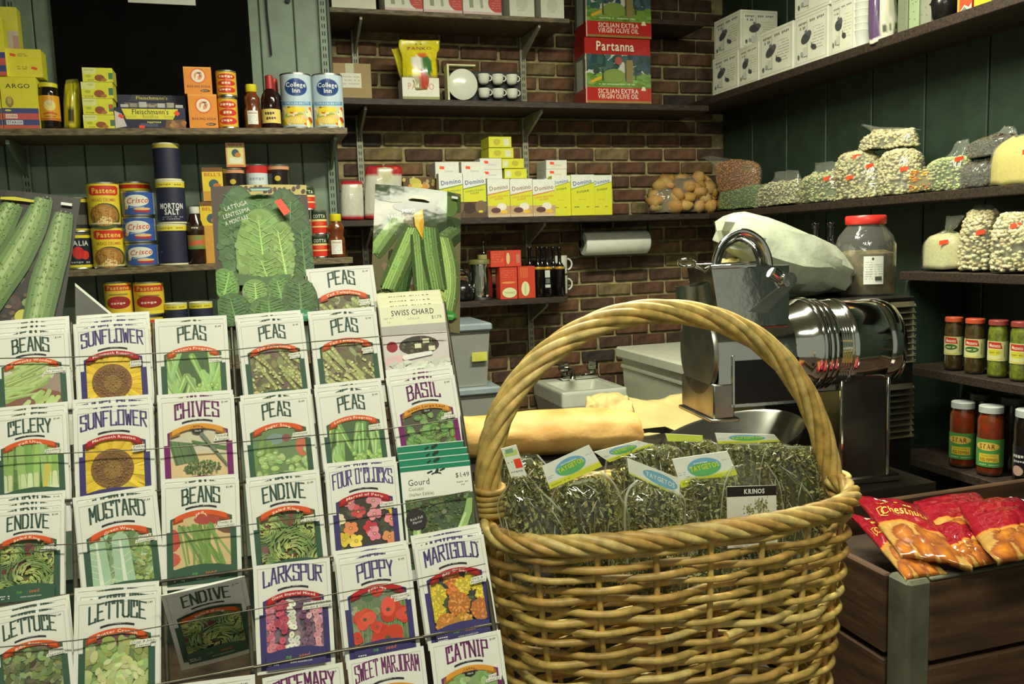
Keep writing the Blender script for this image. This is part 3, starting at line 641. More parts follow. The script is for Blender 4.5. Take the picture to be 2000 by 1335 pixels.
PK = [ # title, sub, theme, art, TL, TR, spares, tag, herb, label
 ('BEANS', 'Kentucky Wonder', 'veg', art_beans, (-16, 657), (134, 645), 3, ('Excellent', 'For Freezing'), False, 'bean packet with pale pods on a plum table, top-left pocket of the rack'),
 ('SUNFLOWER', 'Mammoth Russian', 'flower', art_sunflower, (145, 643), (291, 633), 3, ('Edible', 'Seeds!'), False, 'sunflower packet in the top row, between bean and pea packets'),
 ('PEAS', "Laxton's Progress", 'veg', art_pods, (302, 632), (445, 624), 1, ('Sweet &', 'Tender!'), False, 'pea packet with open green pods in the top row, right of the sunflower packet'),
 ('PEAS', 'Tall Telephone', 'veg', art_tall, (463, 633), (594, 621), 2, ('Sweet &', 'Crisp!'), False, 'brownish Tall Telephone pea packet directly below the lettuce picture packet'),
 ('PEAS', 'Tall Telephone', 'veg', art_tall, (603, 619), (736, 608), 1, ('Sweet &', 'Crisp!'), False, 'brownish Tall Telephone pea packet next to the swiss chard packet'),
 ('CELERY', 'Tall Utah', 'veg', art_celery, (-16, 817), (131, 803), 2, ('Excellent', 'Flavor!'), False, 'celery packet with pale green stalks at the left edge'),
 ('SUNFLOWER', 'Mammoth Russian', 'flower', art_sunflower, (143, 802), (300, 790), 2, ('Edible', 'Seeds!'), False, 'sunflower packet in the second row, right of the celery packet'),
 ('CHIVES', 'Chives', 'herb', art_chives, (308, 781), (459, 770), 1, ('Salads', '& Soups!'), True, 'plum bordered chives packet with cut chives on a board'),
 ('PEAS', 'Sugar Snap', 'veg', art_snap, (467, 784), (607, 769), 1, ('Delicious', 'Sweet Peas!'), False, 'Sugar Snap pea packet with a heap of plump pods'),
 ('PEAS', "Laxton's Progress", 'veg', art_pods, (616, 771), (749, 756), 2, ('Sweet &', 'Tender!'), False, 'pea packet with open green pods left of the basil packet'),
 ('BASIL', 'Italian Large Leaf', 'herb', art_basil, (757, 749), (889, 731), 3, ('Very', 'Fragrant!'), True, 'plum bordered basil packet above the gourd packets'),
 ('ENDIVE', 'Salad King', 'veg', art_endive, (-16, 1002), (128, 990), 3, ('Great', 'In Salads!'), False, 'endive packet at the left edge between celery and lettuce packets'),
 ('MUSTARD', 'Green Wave', 'veg', art_mustard, (145, 984), (308, 958), 1, ('Mild &', 'Succulent!'), False, 'mustard greens packet with a pale ribbed leaf'),
 ('BEANS', 'Jade', 'veg', art_jade, (315, 947), (469, 935), 1, ('Tender &', 'Succulent!'), False, 'bean packet with slim green beans on a tan board, middle of the rack'),
 ('ENDIVE', 'Salad King', 'veg', art_endive, (479, 945), (625, 926), 1, ('Great', 'In Salads!'), False, 'endive packet between the slim bean packet and the four o\'clocks packet'),
 ("FOUR O'CLOCKS", 'Marvel of Peru', 'flower', art_four, (635, 916), (777, 901), 1, ('Fragrant', 'Flowers!'), False, 'four o\'clocks packet with mixed flowers on black'),
 ('LETTUCE', 'Bibb Boston', 'veg', art_red_lettuce, (-22, 1214), (134, 1183), 2, ('Gourmet', 'Vegetable!'), False, 'dark lettuce packet cut off by the left edge'),
 ('LETTUCE', 'Butter Crunch', 'veg', art_lettuce, (146, 1174), (315, 1158), 2, ('Crisp & Juicy', 'Leaves!'), False, 'Butter Crunch lettuce packet with a pale frilly head'),
 ('LARKSPUR', 'Giant Imperial Mixed', 'flower', art_larkspur, (494, 1105), (646, 1088), 0, ('Unique Color for', 'Garden & Cutting!'), False, 'larkspur packet with pink and white flower spikes'),
 ('POPPY', 'Scarlet', 'flower', art_poppy, (656, 1097), (802, 1074), 2, ('Spectacular', 'Blooms!'), False, 'poppy packet with scarlet blooms'),
 ('MARIGOLD', "Boy O' Boy", 'flower', art_marigold, (808, 1068), (946, 1042), 2, ('Early &', 'Prolific!'), False, 'marigold packet with yellow and orange blooms'),
 ('ROSEMARY', 'Rosemary', 'herb', art_herb, (512, 1324), (671, 1292), 0, None, True, 'rosemary packet whose title is cut off at the bottom of the photo'),
 ('SWEET MARJORAM', 'Sweet Marjoram', 'herb', art_herb, (677, 1290), (829, 1260), 0, None, True, 'sweet marjoram packet at the bottom of the photo'),
 ('CATNIP', 'Catnip', 'herb', art_herb, (838, 1257), (979, 1229), 0, ('Cats', 'Love It!'), True, 'catnip packet in the bottom right corner of the rack'),
]
SPL = ['spare packet peeking out behind the plum table bean packet', 'spare packet peeking out behind the top row sunflower packet', 'spare packet behind the top row pea packet with open green pods', 'spare packet behind the pea packet below the lettuce picture', 'spare packet behind the pea packet next to the swiss chard',
 'spare packet peeking out behind the celery packet', 'spare packet peeking out behind the second row sunflower packet', 'spare packet peeking out behind the chives packet', 'spare packet peeking out behind the Sugar Snap pea packet', 'spare packet behind the pea packet left of the basil', 'spare packet peeking out behind the basil packet',
 'spare packet behind the endive packet at the left edge', 'spare packet peeking out behind the mustard greens packet', 'spare packet behind the slim bean packet on a tan board', 'spare packet behind the endive packet left of the four o\'clocks', 'spare packet peeking out behind the four o\'clocks packet',
 'spare packet behind the dark lettuce packet at the left edge', 'spare packet peeking out behind the Butter Crunch lettuce packet', '', 'spare packet peeking out behind the scarlet poppy packet', 'spare packet peeking out behind the marigold packet', '', '', '']
def plane_basis(tl, tr, tip, n0):
    """top edge on the rack plane pushed out by n0; the packet tips forward at the top by the angle tip"""
    A = rk(*tl, n0); B = rk(*tr, n0); ex = (B-A).normalized(); ez = (RV*cos(tip)+RN*sin(tip)); ez = (ez-ex*ez.dot(ex)).normalized(); return A, B, ex, ez
for i, (ti, su, th_, art, tl, tr, sp, tg, hb, lab) in enumerate(PK):
    A, B, ex, ez = plane_basis(tl, tr, radians(6.5), .011); W = (B-A).length*.985; H = PH*W/PW if W > .07 else PH
    H = min(H, .125)
    o = packet_obj(A, ex, ez, 'seed_packet', lab, 'seed packets at the front of each rack pocket', W, H)
    cv = Canvas(H/W, 100+i); draw_packet(cv, ti, su, th_, art, tg, hb); bulge_layers(cv, W, H, o)
    nn = ez.cross(ex)
    for s in range(sp):
        d = .0028*(s+1); sh = V((RS.uniform(-.0015, .0015), 0, 0))
        q = packet_obj(A+nn*d+ez*(.0052*(s+1)+RS.uniform(0, .0015))+sh, ex, ez, 'seed_packet', SPL[i], 'spare packets behind front packet %s %d' % (ti.lower(), i), W, H, .0008)
        cv = Canvas(H/W, 300+i*5+s); 
        for r in ((.05, .05, .95, .0535), (.05, .05, .0535, .5), (.9465, .05, .95, .5)): cv.rect(*r, (150, 150, 138))
        cv.text('$1.49', .87, .092, .026, (50, 50, 50)); hw = min(.41, .046*len(ti)+.005); cv.deco(ti, .5-hw, .5+hw, .092, .292, TH[th_]['title'], .04, .36); bulge_layers(cv, W, H, q)
# pea packet standing above the top row
A, B, ex, ez = plane_basis((597, 526), (728, 517), radians(4), -.004); W = (B-A).length
o = packet_obj(A, ex, ez, 'seed_packet', 'pea packet standing highest, left of the squash picture packet', 'seed packets at the front of each rack pocket', W, PH)
cv = Canvas(PH/W, 77); draw_packet(cv, 'PEAS', 'Tall Telephone', 'veg', art_tall, ('Sweet &', 'Crisp!')); bulge_layers(cv, W, PH, o)
# plain packet in the bottom row
A, B, ex, ez = plane_basis((330, 1338), (498, 1316), radians(6.5), .011); W = (B-A).length
o = packet_obj(A, ex, ez, 'seed_packet', 'packet showing only its blank white top edge at the bottom below the tilted endive packet', None, W, PH)
cv = Canvas(PH/W, 78); cv.rect(.05, .05, .95, .0535, (150, 150, 138)); cv.text('$1.49', .87, .092, .026, (50, 50, 50)); bulge_layers(cv, W, PH, o)
# tilted endive packet leaning out of its pocket
A, B, ex, ez = plane_basis((314, 1163), (478, 1124), radians(50), .030); W = (B-A).length
o = packet_obj(A, ex, ez, 'seed_packet', 'shadowed endive packet slumped askew in its pocket below the slim bean packet', None, W, .112)
cv = Canvas(.112/W, 79); draw_packet(cv, 'ENDIVE', 'Salad King', 'veg', art_endive); bulge_layers(cv, W, .112, o)
# swiss chard and gourd packets of another make
def draw_chard(cv):
    cv.rect(0, 0, 1, .30, (238, 236, 206)); cv.text('SWISS CHARD', .5, .105, .085, (60, 60, 58), wd=.66, bold=.012); cv.text('$1.79', .86, .205, .05, (60, 60, 58)); cv.text('LUCULLUS', .5, .205, .026, (110, 110, 100)); cv.text('NET WT', .13, .18, .026, (110, 110, 100)); cv.text('2 g', .12, .235, .024, (110, 110, 100))
    cv.clip = [(0, .30), (1, .30), (1, 1.36), (0, 1.36)]; R = cv.R; cv.rect(0, .3, 1, 1.36, (216, 206, 204)); cv.rect(0, .3, 1, .44, (186, 180, 176))
    cv.ell(.13, .62, .085, .085, (150, 36, 46)); cv.ell(.2, .85, .2, .1, (230, 190, 190)); cv.ell(.54, .63, .31, .15, (84, 66, 62), 0, 20); cv.ell(.54, .625, .28, .125, (62, 58, 46), 0, 20)
    for i in range(60): a = R.uniform(0, 6.3); q = sqrt(R.random()); cv.ell(.54+.26*q*cos(a), .625+.11*q*sin(a), .03, .015, jit(R, (84, 84, 58), 22), R.uniform(0, 3), 7)
    for x, y in ((.47, .6), (.6, .53), (.68, .65)): cv.rect(x, y, x+.1, y+.07, (230, 226, 192))
    for i in range(170): cv.ell(R.uniform(.1, 1), R.uniform(.86, 1.3), .07, .03, jit(R, (214, 216, 204), 16), R.uniform(-.8, .2), 8)
    cv.cap(.3, .8, .7, .76, .04, (238, 236, 232), .03); cv.clip = None
A, B, ex, ez = plane_basis((740, 601), (866, 592), radians(6), .010); W = (B-A).length; nn = ez.cross(ex)
M_CREAM = mat('cream_card', (240, 238, 205), .5, var=.03)
o = packet_obj(A, ex, ez, 'seed_packet', 'swiss chard packet with a cream header priced 1.79', None, W, PH, m=M_CREAM)
cv = Canvas(PH/W, 80); draw_chard(cv); bulge_layers(cv, W, PH, o)
for s in range(3):
    q = packet_obj(A+nn*.003*(s+1)+ez*.0062*(s+1), ex, ez, 'seed_packet', 'spare cream topped packet peeking out behind the swiss chard packet', 'spare swiss chard packets', W, PH, .0008, m=M_CREAM)
    cv = Canvas(PH/W, 81); cv.text('SWISS CHARD', .5, .105, .085, (60, 60, 58), wd=.66, bold=.012); bulge_layers(cv, W, PH, q)
def draw_gourd(cv):
    cv.rect(0, -.0, 1, .075, (24, 128, 92)); cv.rect(0, 0, 1, .012, (200, 222, 206)); cv.text('$1.49', .87, .19, .065, (50, 54, 58)); cv.text('Gourd', .09, .23, .085, (60, 62, 60), align='l', sx=.9); cv.text('Cucuzzi', .09, .32, .045, (110, 110, 105), align='l'); cv.text('(Italian Edible)', .09, .395, .045, (110, 110, 105), align='l', sx=.9); cv.squig(.78, .95, .28, .02, (150, 150, 140), 7); cv.squig(.84, .9, .32, .02, (150, 150, 140), 2)
    cv.band(.43, .57, .135, .02, .02, (20, 60, 44)); cv.cap(.5, .12, .52, .09, .02, (20, 50, 40)); cv.cap(.56, .1, .62, .08, .012, (20, 50, 40)); cv.cap(.38, .12, .44, .1, .012, (20, 50, 40))
    cv.clip = [(.03, .46), (1, .44), (1, 1.4), (.03, 1.4)]; R = cv.R; cv.rect(0, .4, 1, 1.4, (76, 92, 60)); clouds(cv, [(86, 104, 66), (64, 78, 50), (100, 116, 76)], 130, .05); 
    for i in range(120): cv.ell(R.uniform(0, 1), R.uniform(.45, 1.35), .02, .012, jit(R, (92, 108, 70), 26), R.uniform(0, 3), 6)
    cv.curve([(.17, .80), (.15, .92), (.18, 1.04), (.28, 1.14), (.42, 1.20), (.56, 1.18), (.68, 1.08), (.80, .90), (.90, .70), (.94, .52)], [.05, .055, .06, .06, .06, .06, .06, .06, .055, .04], (152, 186, 112)); cv.curve([(.17, .82), (.17, 1.0), (.3, 1.12), (.44, 1.17), (.58, 1.13), (.7, 1.0), (.86, .72)], .016, (196, 218, 158)); cv.clip = None
    cv.ell(.16, .74, .145, .145, (44, 40, 40), 0, 24, False); cv.text('Rich Full', .16, .72, .035, (220, 220, 210), rot=-.2); cv.text('Flavor', .17, .77, .035, (220, 220, 210), rot=-.2)
A, B, ex, ez = plane_basis((781, 912), (917, 898), radians(6.5), .011); W = (B-A).length; nn = ez.cross(ex)
o = packet_obj(A, ex, ez, 'seed_packet', 'gourd packet with a teal header and a curved green gourd', None, W, .118)
cv = Canvas(.118/W, 82); draw_gourd(cv); bulge_layers(cv, W, .118, o)
M_TEAL = mat('teal_card', (28, 132, 96), .45, var=.04)
for s in range(3):
    q = packet_obj(A+nn*.003*(s+1)+ez*.0075*(s+1), ex, ez, 'seed_packet', 'spare teal topped packet peeking out behind the gourd packet', 'spare gourd packets', W, .118, .0008, m=M_TEAL); cv = Canvas(1, 3); cv.rect(0, 0, 1, .014, (200, 222, 206)); cv.cap(.5, .06, .56, .03, .02, (20, 50, 40)); cv.cap(.4, .07, .44, .05, .012, (20, 50, 40)); bulge_layers(cv, W, .118, q)
# three large picture packets standing at the back of the top row
M_SHINY = mat('glossy_film_print', (255, 255, 255), .07, attr=True, var=.04, scale=40, bump=.3, bscale=7, spec=.16)
def big_packet(px, nrm, label, draw, seed, va=1.4):
    tl, tr, bl = px; A = rk(*tl, nrm); B = rk(*tr, nrm); C_ = rk(*bl, nrm); W = (B-A).length; H = (C_-A).length+.02; ex = (B-A).normalized(); ez = (A-C_).normalized(); ez = (ez-ex*ez.dot(ex)).normalized()
    o = packet_obj(A, ex, ez, 'picture_seed_packet', label, None, W, H, .003, mat('dark_gloss_card', (52, 62, 44), .3, var=.05)); cv = Canvas(va, seed); draw(cv); cv.p = [([(x, y*H/W/va) for x, y in pts], c, l) for pts, c, l in cv.p]; bulge_layers(cv, W, H, o, M_SHINY if seed == 92 else M_PRINT, .003); return o
def draw_cuke(cv):
    R = cv.R; cv.clip = [(0, 0), (1, 0), (1, cv.a), (0, cv.a)]; cv.rect(0, 0, 1, cv.a, (46, 42, 36)); clouds(cv, [(60, 52, 40), (40, 36, 32), (74, 60, 44)], 60, .07)
    for i in range(30): cv.ell(R.uniform(.3, .7), R.uniform(1.1, cv.a), .03, .02, jit(R, (104, 84, 60), 20), R.random()*3, 6)
    cv.ell(.66, 1.34, .06, .07, (196, 190, 80), .4); cv.ell(.62, 1.42, .05, .03, (214, 190, 60)); cv.ell(.7, 1.2, .06, .05, (130, 150, 84))
    for pts, wd in (([(.42, .15), (.30, .5), (.14, .85), (-.05, 1.15)], [.09, .15, .16, .13]), ([(.68, .06), (.62, .4), (.50, .8), (.34, 1.25), (.27, 1.55)], [.08, .13, .16, .15, .09]), ([(.88, .2), (.86, .6), (.82, 1.0), (.80, 1.62)], [.08, .125, .14, .12])):
        n = catmull([(x, y, 0) for x, y in pts], 6); ws = [wd[min(len(wd)-1, int(i/6))]*(1-(i/6 % 1))+wd[min(len(wd)-1, int(i/6)+1)]*(i/6 % 1) for i in range(len(n))]
        P2 = [(p.x, p.y) for p in n]; cv.curve(P2, ws, (82, 110, 58)); cv.curve([(x-.01, y) for x, y in P2], [w_*.75 for w_ in ws], (104, 134, 76)); cv.curve([(x-.02, y) for x, y in P2], [w_*.42 for w_ in ws], (134, 160, 100)); cv.curve([(x-.03, y) for x, y in P2], [w_*.14 for w_ in ws], (166, 186, 130))
        for i in range(150):
            k = R.randrange(len(P2)); t = R.uniform(-.8, .8); cv.ell(P2[k][0]+ws[k]*t, P2[k][1]+R.uniform(-.02, .02), .012, .007, jit(R, (110, 138, 82), 14), 1.4, 6)
    cv.clip = None
    cv.poly([(.30, .10), (.42, .085), (.60, .10), (.60, .125), (.30, .125)], (206, 196, 50)); cv.rect(.84, .085, .94, .115, (230, 230, 224))
    for k, t in enumerate(('CETRIOLO', 'CINESE', 'SLANGEN')): cv.text(t, .2, .24+k*.075, .045, (226, 226, 216), align='r', rot=-.25)
    cv.poly([(.45, 1.60), (.46, 1.55), (.6, 1.52), (.8, 1.53), (.88, 1.58), (.88, 1.70), (.45, 1.70)], (36, 128, 88)); cv.text("La Vittoria Sementi", .67, 1.575, .032, (190, 226, 196), shear=.2); cv.poly([(-.02, 1.02), (.32, 1.10), (.30, 1.17), (-.02, 1.09)], (228, 226, 220))
big_packet(((-58, 366), (158, 388), (-62, 640)), -.016, 'tall picture packet of long green cucumbers at the left edge', draw_cuke, 90, 1.70)
def draw_lattuga(cv):
    R = cv.R; A_ = cv.a; cv.clip = [(0, 0), (1, 0), (1, A_), (0, A_)]; cv.rect(0, 0, 1, A_, (70, 58, 46)); clouds(cv, [(80, 62, 50), (60, 50, 40), (90, 76, 60)], 60, .06)
    cv.rect(.3, 0, 1, .1, (196, 178, 104))
    for i in range(14): cv.ell(.36+i*.05, R.uniform(.02, .08), .022, .03, jit(R, (74, 44, 34), 12), R.random(), 7)
    def leaf(cx, cy, rx, ry, rot, c, veins=7):
        cv.ell(cx, cy, rx, ry, tuple(k*.78 for k in c), rot, 26); cv.ell(cx-.01, cy-.012, rx*.94, ry*.94, c, rot, 26)
        for i in range(120):
            a = R.uniform(0, 6.3); q = sqrt(R.random())*.9; x = rx*q*cos(a); y = ry*q*sin(a); cv.ell(cx+x*cos(rot)-y*sin(rot), cy+x*sin(rot)+y*cos(rot), rx*.16, ry*.10, jit(R, c, 15), R.random()*3, 7)
        cv.cap(cx+ry*.95*sin(rot), cy+ry*.95*cos(rot)*1, cx-ry*.7*sin(rot), cy-ry*.7*cos(rot), .014, tuple(min(255, k*1.3+20) for k in c), .004)
        for k in range(veins):
            t = -.6+1.3*k/veins; bx = cx-ry*t*sin(-rot)*0; by = cy+ry*t
            for s in (-1, 1): cv.cap(cx, by, cx+s*rx*.75*sqrt(max(0, 1-t*t)), by-ry*.22, .005, tuple(min(255, k2*1.2+10) for k2 in c), .002)
    leaf(.26, .5, .22, .5, .05, (72, 110, 56)); leaf(.78, .5, .24, .46, -.1, (66, 102, 52)); leaf(.5, .45, .3, .35, 0, (80, 120, 60)); leaf(.9, .75, .16, .4, 0, (62, 98, 48))
    leaf(.48, .68, .27, .44, .05, (124, 160, 82), 9); leaf(.68, .72, .13, .34, .12, (132, 164, 88), 8); leaf(.5, .9, .18, .2, .3, (118, 154, 78)); 
    cv.poly([(.15, .86), (.45, .92), (.75, .90), (.74, .97), (.45, 1.0), (.18, .98)], (72, 108, 54)); leaf(.38, 1.06, .13, .12, 0, (120, 156, 84)); leaf(.62, 1.06, .12, .14, .2, (92, 132, 68)); leaf(.1, .98, .12, .16, -.3, (104, 148, 72)); leaf(.15, 1.22, .18, .16, .2, (70, 106, 52)); leaf(.5, 1.25, .2, .14, 0, (78, 116, 56)); leaf(.82, 1.15, .18, .2, 0, (70, 104, 52))
    cv.clip = None
    cv.poly([(.36, .09), (.42, .075), (.6, .075), (.64, .09), (.6, .115), (.4, .115)], (60, 70, 66)); cv.poly([(.40, .09), (.62, .09), (.58, .11), (.42, .11)], (150, 190, 180))
    for k, t in enumerate(('LATTUGA', 'LENTISSIMA', 'A MONTARE')): cv.text(t, .245, .25+k*.07, .042, (232, 232, 222), rot=-.25, wd=.24+.04*(k == 1))
    cv.poly([(.64, .22), (.71, .19), (.80, .32), (.73, .36)], (240, 76, 44)); cv.poly([(.62, 1.32), (.64, 1.275), (.75, 1.25), (.88, 1.255), (.94, 1.29), (.95, 1.36), (.6, 1.36)], (40, 130, 90)); cv.text("La Vittoria Sementi", .79, 1.30, .028, (200, 230, 205), shear=.2)
big_packet(((411, 365), (598, 362), (414, 612)), -.014, 'tall picture packet of a green lettuce head with an orange sticker', draw_lattuga, 91, 1.36)
def draw_zuc(cv):
    R = cv.R; A_ = cv.a; cv.clip = [(0, 0), (1, 0), (1, A_), (0, A_)]; cv.rect(0, 0, 1, A_, (112, 106, 78)); clouds(cv, [(120, 112, 84), (92, 92, 66), (70, 84, 52)], 70, .07)
    cv.ell(.2, .06, .3, .12, (60, 76, 46)); cv.ell(.7, .12, .36, .14, (70, 88, 54)); cv.ell(.84, .16, .12, .12, (96, 120, 70)); cv.ell(.5, .22, .3, .07, (48, 60, 40)); cv.ell(.8, .34, .3, .08, (64, 80, 52))
    def zu(pts, wd, c, end=None):
        n = catmull([(x, y, 0) for x, y in pts], 6); P2 = [(p.x, p.y) for p in n]; ws = [wd*1.3*(.75+.35*sin(pi*min(1, .15+i/len(n)*.8))) for i in range(len(n))]
        cv.curve(P2, ws, tuple(k*.7 for k in c))
        for q in (-.6, -.3, 0, .3, .6): cv.curve([(x+q*wd*1.2, y) for x, y in P2], [w_*.11 for w_ in ws], tuple(min(255, k*(1.35 if q < .2 else 1.1)) for k in c))
        for i in range(70):
            k = R.randrange(len(P2)); cv.ell(P2[k][0]+ws[k]*R.uniform(-.8, .8), P2[k][1]+R.uniform(-.03, .03), .008, .005, jit(R, tuple(min(255, k2*1.15) for k2 in c), 20), 1.5, 5)
        if end:
            ex_, ey_ = end; cv.ell(ex_, ey_, .095, .085, (176, 190, 112), 0, 16)
            for k in range(9): a = pi*k/8; cv.cap(ex_, ey_-.05, ex_+.085*cos(a), ey_+.075*sin(a), .004, (132, 152, 78), .006)
    zu([(.28, .33), (.14, .52), (.0, .72)], .085, (112, 136, 82)); zu([(.95, .38), (.8, .5), (.75, .62)], .1, (78, 96, 62)); zu([(.4, .78), (.34, 1.0), (.3, 1.3)], .06, (60, 84, 48)); zu([(.78, .5), (.86, .75), (.88, 1.0), (.84, 1.25)], .075, (128, 152, 92))
    zu([(.45, .44), (.32, .75), (.18, 1.08)], .08, (120, 146, 86), (.13, 1.2)); zu([(.50, .50), (.54, .8), (.58, 1.18)], .075, (104, 128, 78)); zu([(.62, .42), (.66, .7), (.74, 1.05)], .085, (98, 124, 74), (.74, 1.14))
    cv.poly([(.44, .30), (.54, .24), (.56, .38), (.54, .54), (.46, .42)], (226, 190, 70)); cv.poly([(.50, .40), (.555, .30), (.55, .56)], (214, 160, 40)); cv.clip = None
    cv.poly([(.38, .12), (.44, .1), (.54, .095), (.64, .12), (.62, .135), (.40, .135)], (214, 136, 56)); cv.rect(.88, .055, .955, .08, (226, 226, 216)); cv.text('SAN', .15, .355, .04, (236, 236, 226), rot=-.15, align='l'); cv.text('MINO', .38, .27, .04, (236, 236, 226), rot=-.15)
    cv.poly([(.72, A_-.20), (.9, A_-.2), (.96, A_-.16), (.9, A_-.11), (.74, A_-.11)], (64, 140, 66)); cv.text('sementi', .84, A_-.155, .03, (210, 236, 200), shear=.2)
big_packet(((733, 360), (900, 379), (722, 606)), -.016, 'tall picture packet of striped squash with a bright glare across it', draw_zuc, 92, 1.45)
# grey card with a white edge leaning beside the cucumber packet
A = rk(147, 553, -.02); B = rk(226, 618, -.02); C_ = rk(145, 640, -.02)
o = MB().prism([(0, 0), (B.x-A.x, (B-A).dot(RV)), (B.x-A.x, -.09), (0, -.09)], 0, .0008, 'z').obj('display_card', mat('grey_card', (96, 96, 90), .6)); M_ = Matrix((RE, RV, RN)).transposed().to_4x4(); M_.translation = A; o.matrix_world = M_
tag(o, 'grey card with a slanting white edge right of the cucumber packet', 'card')
MB().prism([(0, 0), (B.x-A.x, (B-A).dot(RV)), (B.x-A.x, (B-A).dot(RV)-.0035), (0, -.0035)], .0009, .0013, 'z').obj('white_edge', M_CARD, o)
# ---- the wires of the rack
M_WIRE = mat('grey_wire', (112, 106, 92), .35, .7, var=.2, scale=40)
inv = V(rack.location)
def wire(px, n, r, name, nn_=8):
    pts = [rk(x, y, n)-inv for x, y in px]; return MB().tube(pts, r, nn_).obj(name, M_WIRE, rack, 60)
VX = [((-10, 640), (-12, 1420)), ((139, 630), (152, 1420)), ((299, 630), (331, 1420)), ((452, 640), (500, 1420)), ((597, 540), (672, 1420)), ((738, 600), (836, 1420)), ((866, 590), (995, 1420))]
for k, (a, b) in enumerate(VX): wire((a, b), -.004 if k < 6 else .004, .0021 if k < 6 else .0026, 'upright_wire')
HX = [ # front wires across each pocket: row by row, thin
 [(-20, 700), (140, 697), (298, 690), (452, 683), (600, 668), (738, 657), (872, 648)], [(-20, 893), (142, 884), (303, 876), (458, 864), (610, 850), (750, 838), (893, 818)],
 [(-20, 1068), (146, 1062), (312, 1045), (472, 1026), (633, 1005), (780, 985), (918, 958)], [(-20, 1265), (148, 1250), (318, 1222), (484, 1192), (648, 1160), (806, 1132), (948, 1100)]]
for row in HX:
    for a, b in zip(row, row[1:]): wire((a, b), .0165, .00055, 'pocket_wire', 6)
TX = [[(-20, 806), (140, 800), (300, 790), (456, 778), (605, 762), (745, 745), (884, 728)], [(-20, 985), (146, 976), (307, 959), (464, 942), (620, 925), (764, 905), (905, 888)],
      [(-20, 1182), (146, 1160), (318, 1134), (482, 1112), (646, 1087), (800, 1062), (943, 1040)], [(-20, 1395), (150, 1366), (325, 1334), (496, 1302), (662, 1270), (826, 1243), (975, 1216)]]
for row in TX:
    for a, b in zip(row, row[1:]): wire((a, b), .0045, .0016, 'shelf_wire', 6)
for x0 in (-.38, .03): MB().tube([(x0, .27, 1.15), (x0, .27, .0)], .006, 8).obj('leg', M_WIRE, rack, 60); MB().tube([(x0, .27, 1.1), (x0, .13, 1.1)], .003, 6).obj('brace', M_WIRE, rack, 60)
# ================================================================ wicker basket
RW = random.Random(21)
BX, BY, BZ = .548, 1.062, 1.045; BA, BB = .272, .137; BZ0 = .70
M_WICK = [mat('wicker_%d' % i, c, .45, var=.22, scale=18, stretch=(3, 3, 3), bump=.1) for i, c in enumerate([(214, 182, 106), (204, 170, 94), (222, 194, 122), (192, 154, 84)])]
bk = thing('wicker_basket', 'large oval wicker basket with a tall twisted arched handle', 'basket', (BX, BY, BZ0))
def oval(t, k=1.0, off=0):
    c, s_ = cos(t), sin(t); e = .72
    return V(((BA*k+off)*math.copysign(abs(c)**e, c), (BB*k+off)*math.copysign(abs(s_)**e, s_), 0))
NST = 18; NP = 180
TT = []     # even arc-length parameters round the oval
_p = [oval(2*pi*i/1440) for i in range(1441)]; _l = [0]
for i in range(1440): _l.append(_l[-1]+(_p[i+1]-_p[i]).length)
j = 0
for i in range(NP):
    while _l[j+1] < _l[-1]*i/NP: j += 1
    TT.append(2*pi*(j+( _l[-1]*i/NP-_l[j])/(_l[j+1]-_l[j]))/1440)
def ring_pt(i, z, off): 
    k = .86+.14*((z-BZ0)/(BZ-BZ0)); q = oval(TT[i % NP], k, off); return V((q.x, q.y, z-BZ0))
NROW = 24; pitch = .0140
for r in range(NROW):
    z = BZ-.016-r*pitch; nseg = 3; s0 = RW.randrange(NP)
    for sgm in range(nseg):
        a = s0+sgm*NP//nseg; b = a+NP//nseg+RW.randrange(2, 6); pts = []; dz = RW.uniform(-.002, .002)
        for i in range(a, b+1):
            ph = pi*i/(NP/NST)+(pi if r % 2 else 0); pts.append(ring_pt(i, z+dz+.0016*sin(i*.21+r*2.1+sgm), .0062*sin(ph)))
        MB().tube(pts, RW.uniform(.0044, .0057), 8).obj('withy', RW.choice(M_WICK), bk, 70)
for k in range(NST):
    i = k*NP//NST+4; MB().tube([ring_pt(i, BZ0+.004, 0), ring_pt(i, (BZ+BZ0)/2, 0), ring_pt(i, BZ-.004, 0)], .0042, 8).obj('stake', RW.choice(M_WICK), bk, 70)
bot = MB(); n = 48; bot.add([V((0, 0, .004))]+[ring_pt(i*NP//n, BZ0+.004, -.004) for i in range(n)], [(0, 1+i, 1+(i+1) % n) for i in range(n)]); bot.add([V((0, 0, -.001))]+[ring_pt(i*NP//n, BZ0-.001, -.004) for i in range(n)], [(0, 1+(i+1) % n, 1+i) for i in range(n)])
bot.obj('base', M_WICK[3], bk)
def rope(path, ns, R_, r, turns, name, closed=False, parent=bk):
    m = len(path); path = [V(p) for p in path]; nrm = V((0, 1, 0)); frames = []
    for i in range(m):
        t = (path[(i+1) % m]-path[i-1]) if closed else (path[min(i+1, m-1)]-path[max(i-1, 0)]); t.normalize()
        if closed: n_ = V((0, 0, 1)); n_ = (n_-t*n_.dot(t)).normalized()
        else: n_ = (nrm-t*nrm.dot(t)).normalized(); nrm = n_
        frames.append((n_, t.cross(n_)))
    for s_ in range(ns):
        pts = []
        for i in range(m):
            a = 2*pi*(s_/ns+turns*i/(m if closed else m-1)); n_, b_ = frames[i]; pts.append(path[i]+n_*(R_*cos(a))+b_*(R_*sin(a)))
        MB().tube(pts, r*RW.uniform(.93, 1.07), 8, closed).obj(name, RW.choice(M_WICK), parent, 70)
rope([ring_pt(i, BZ+.004, .002) for i in range(NP)], 5, .0085, .0062, 9, 'rim_withy', True)
HP = [(958, 990), (953, 930), (962, 860), (990, 785), (1045, 712), (1120, 655), (1205, 619), (1290, 608), (1380, 618), (1460, 650), (1525, 702), (1575, 775), (1606, 855), (1622, 925), (1632, 985)]
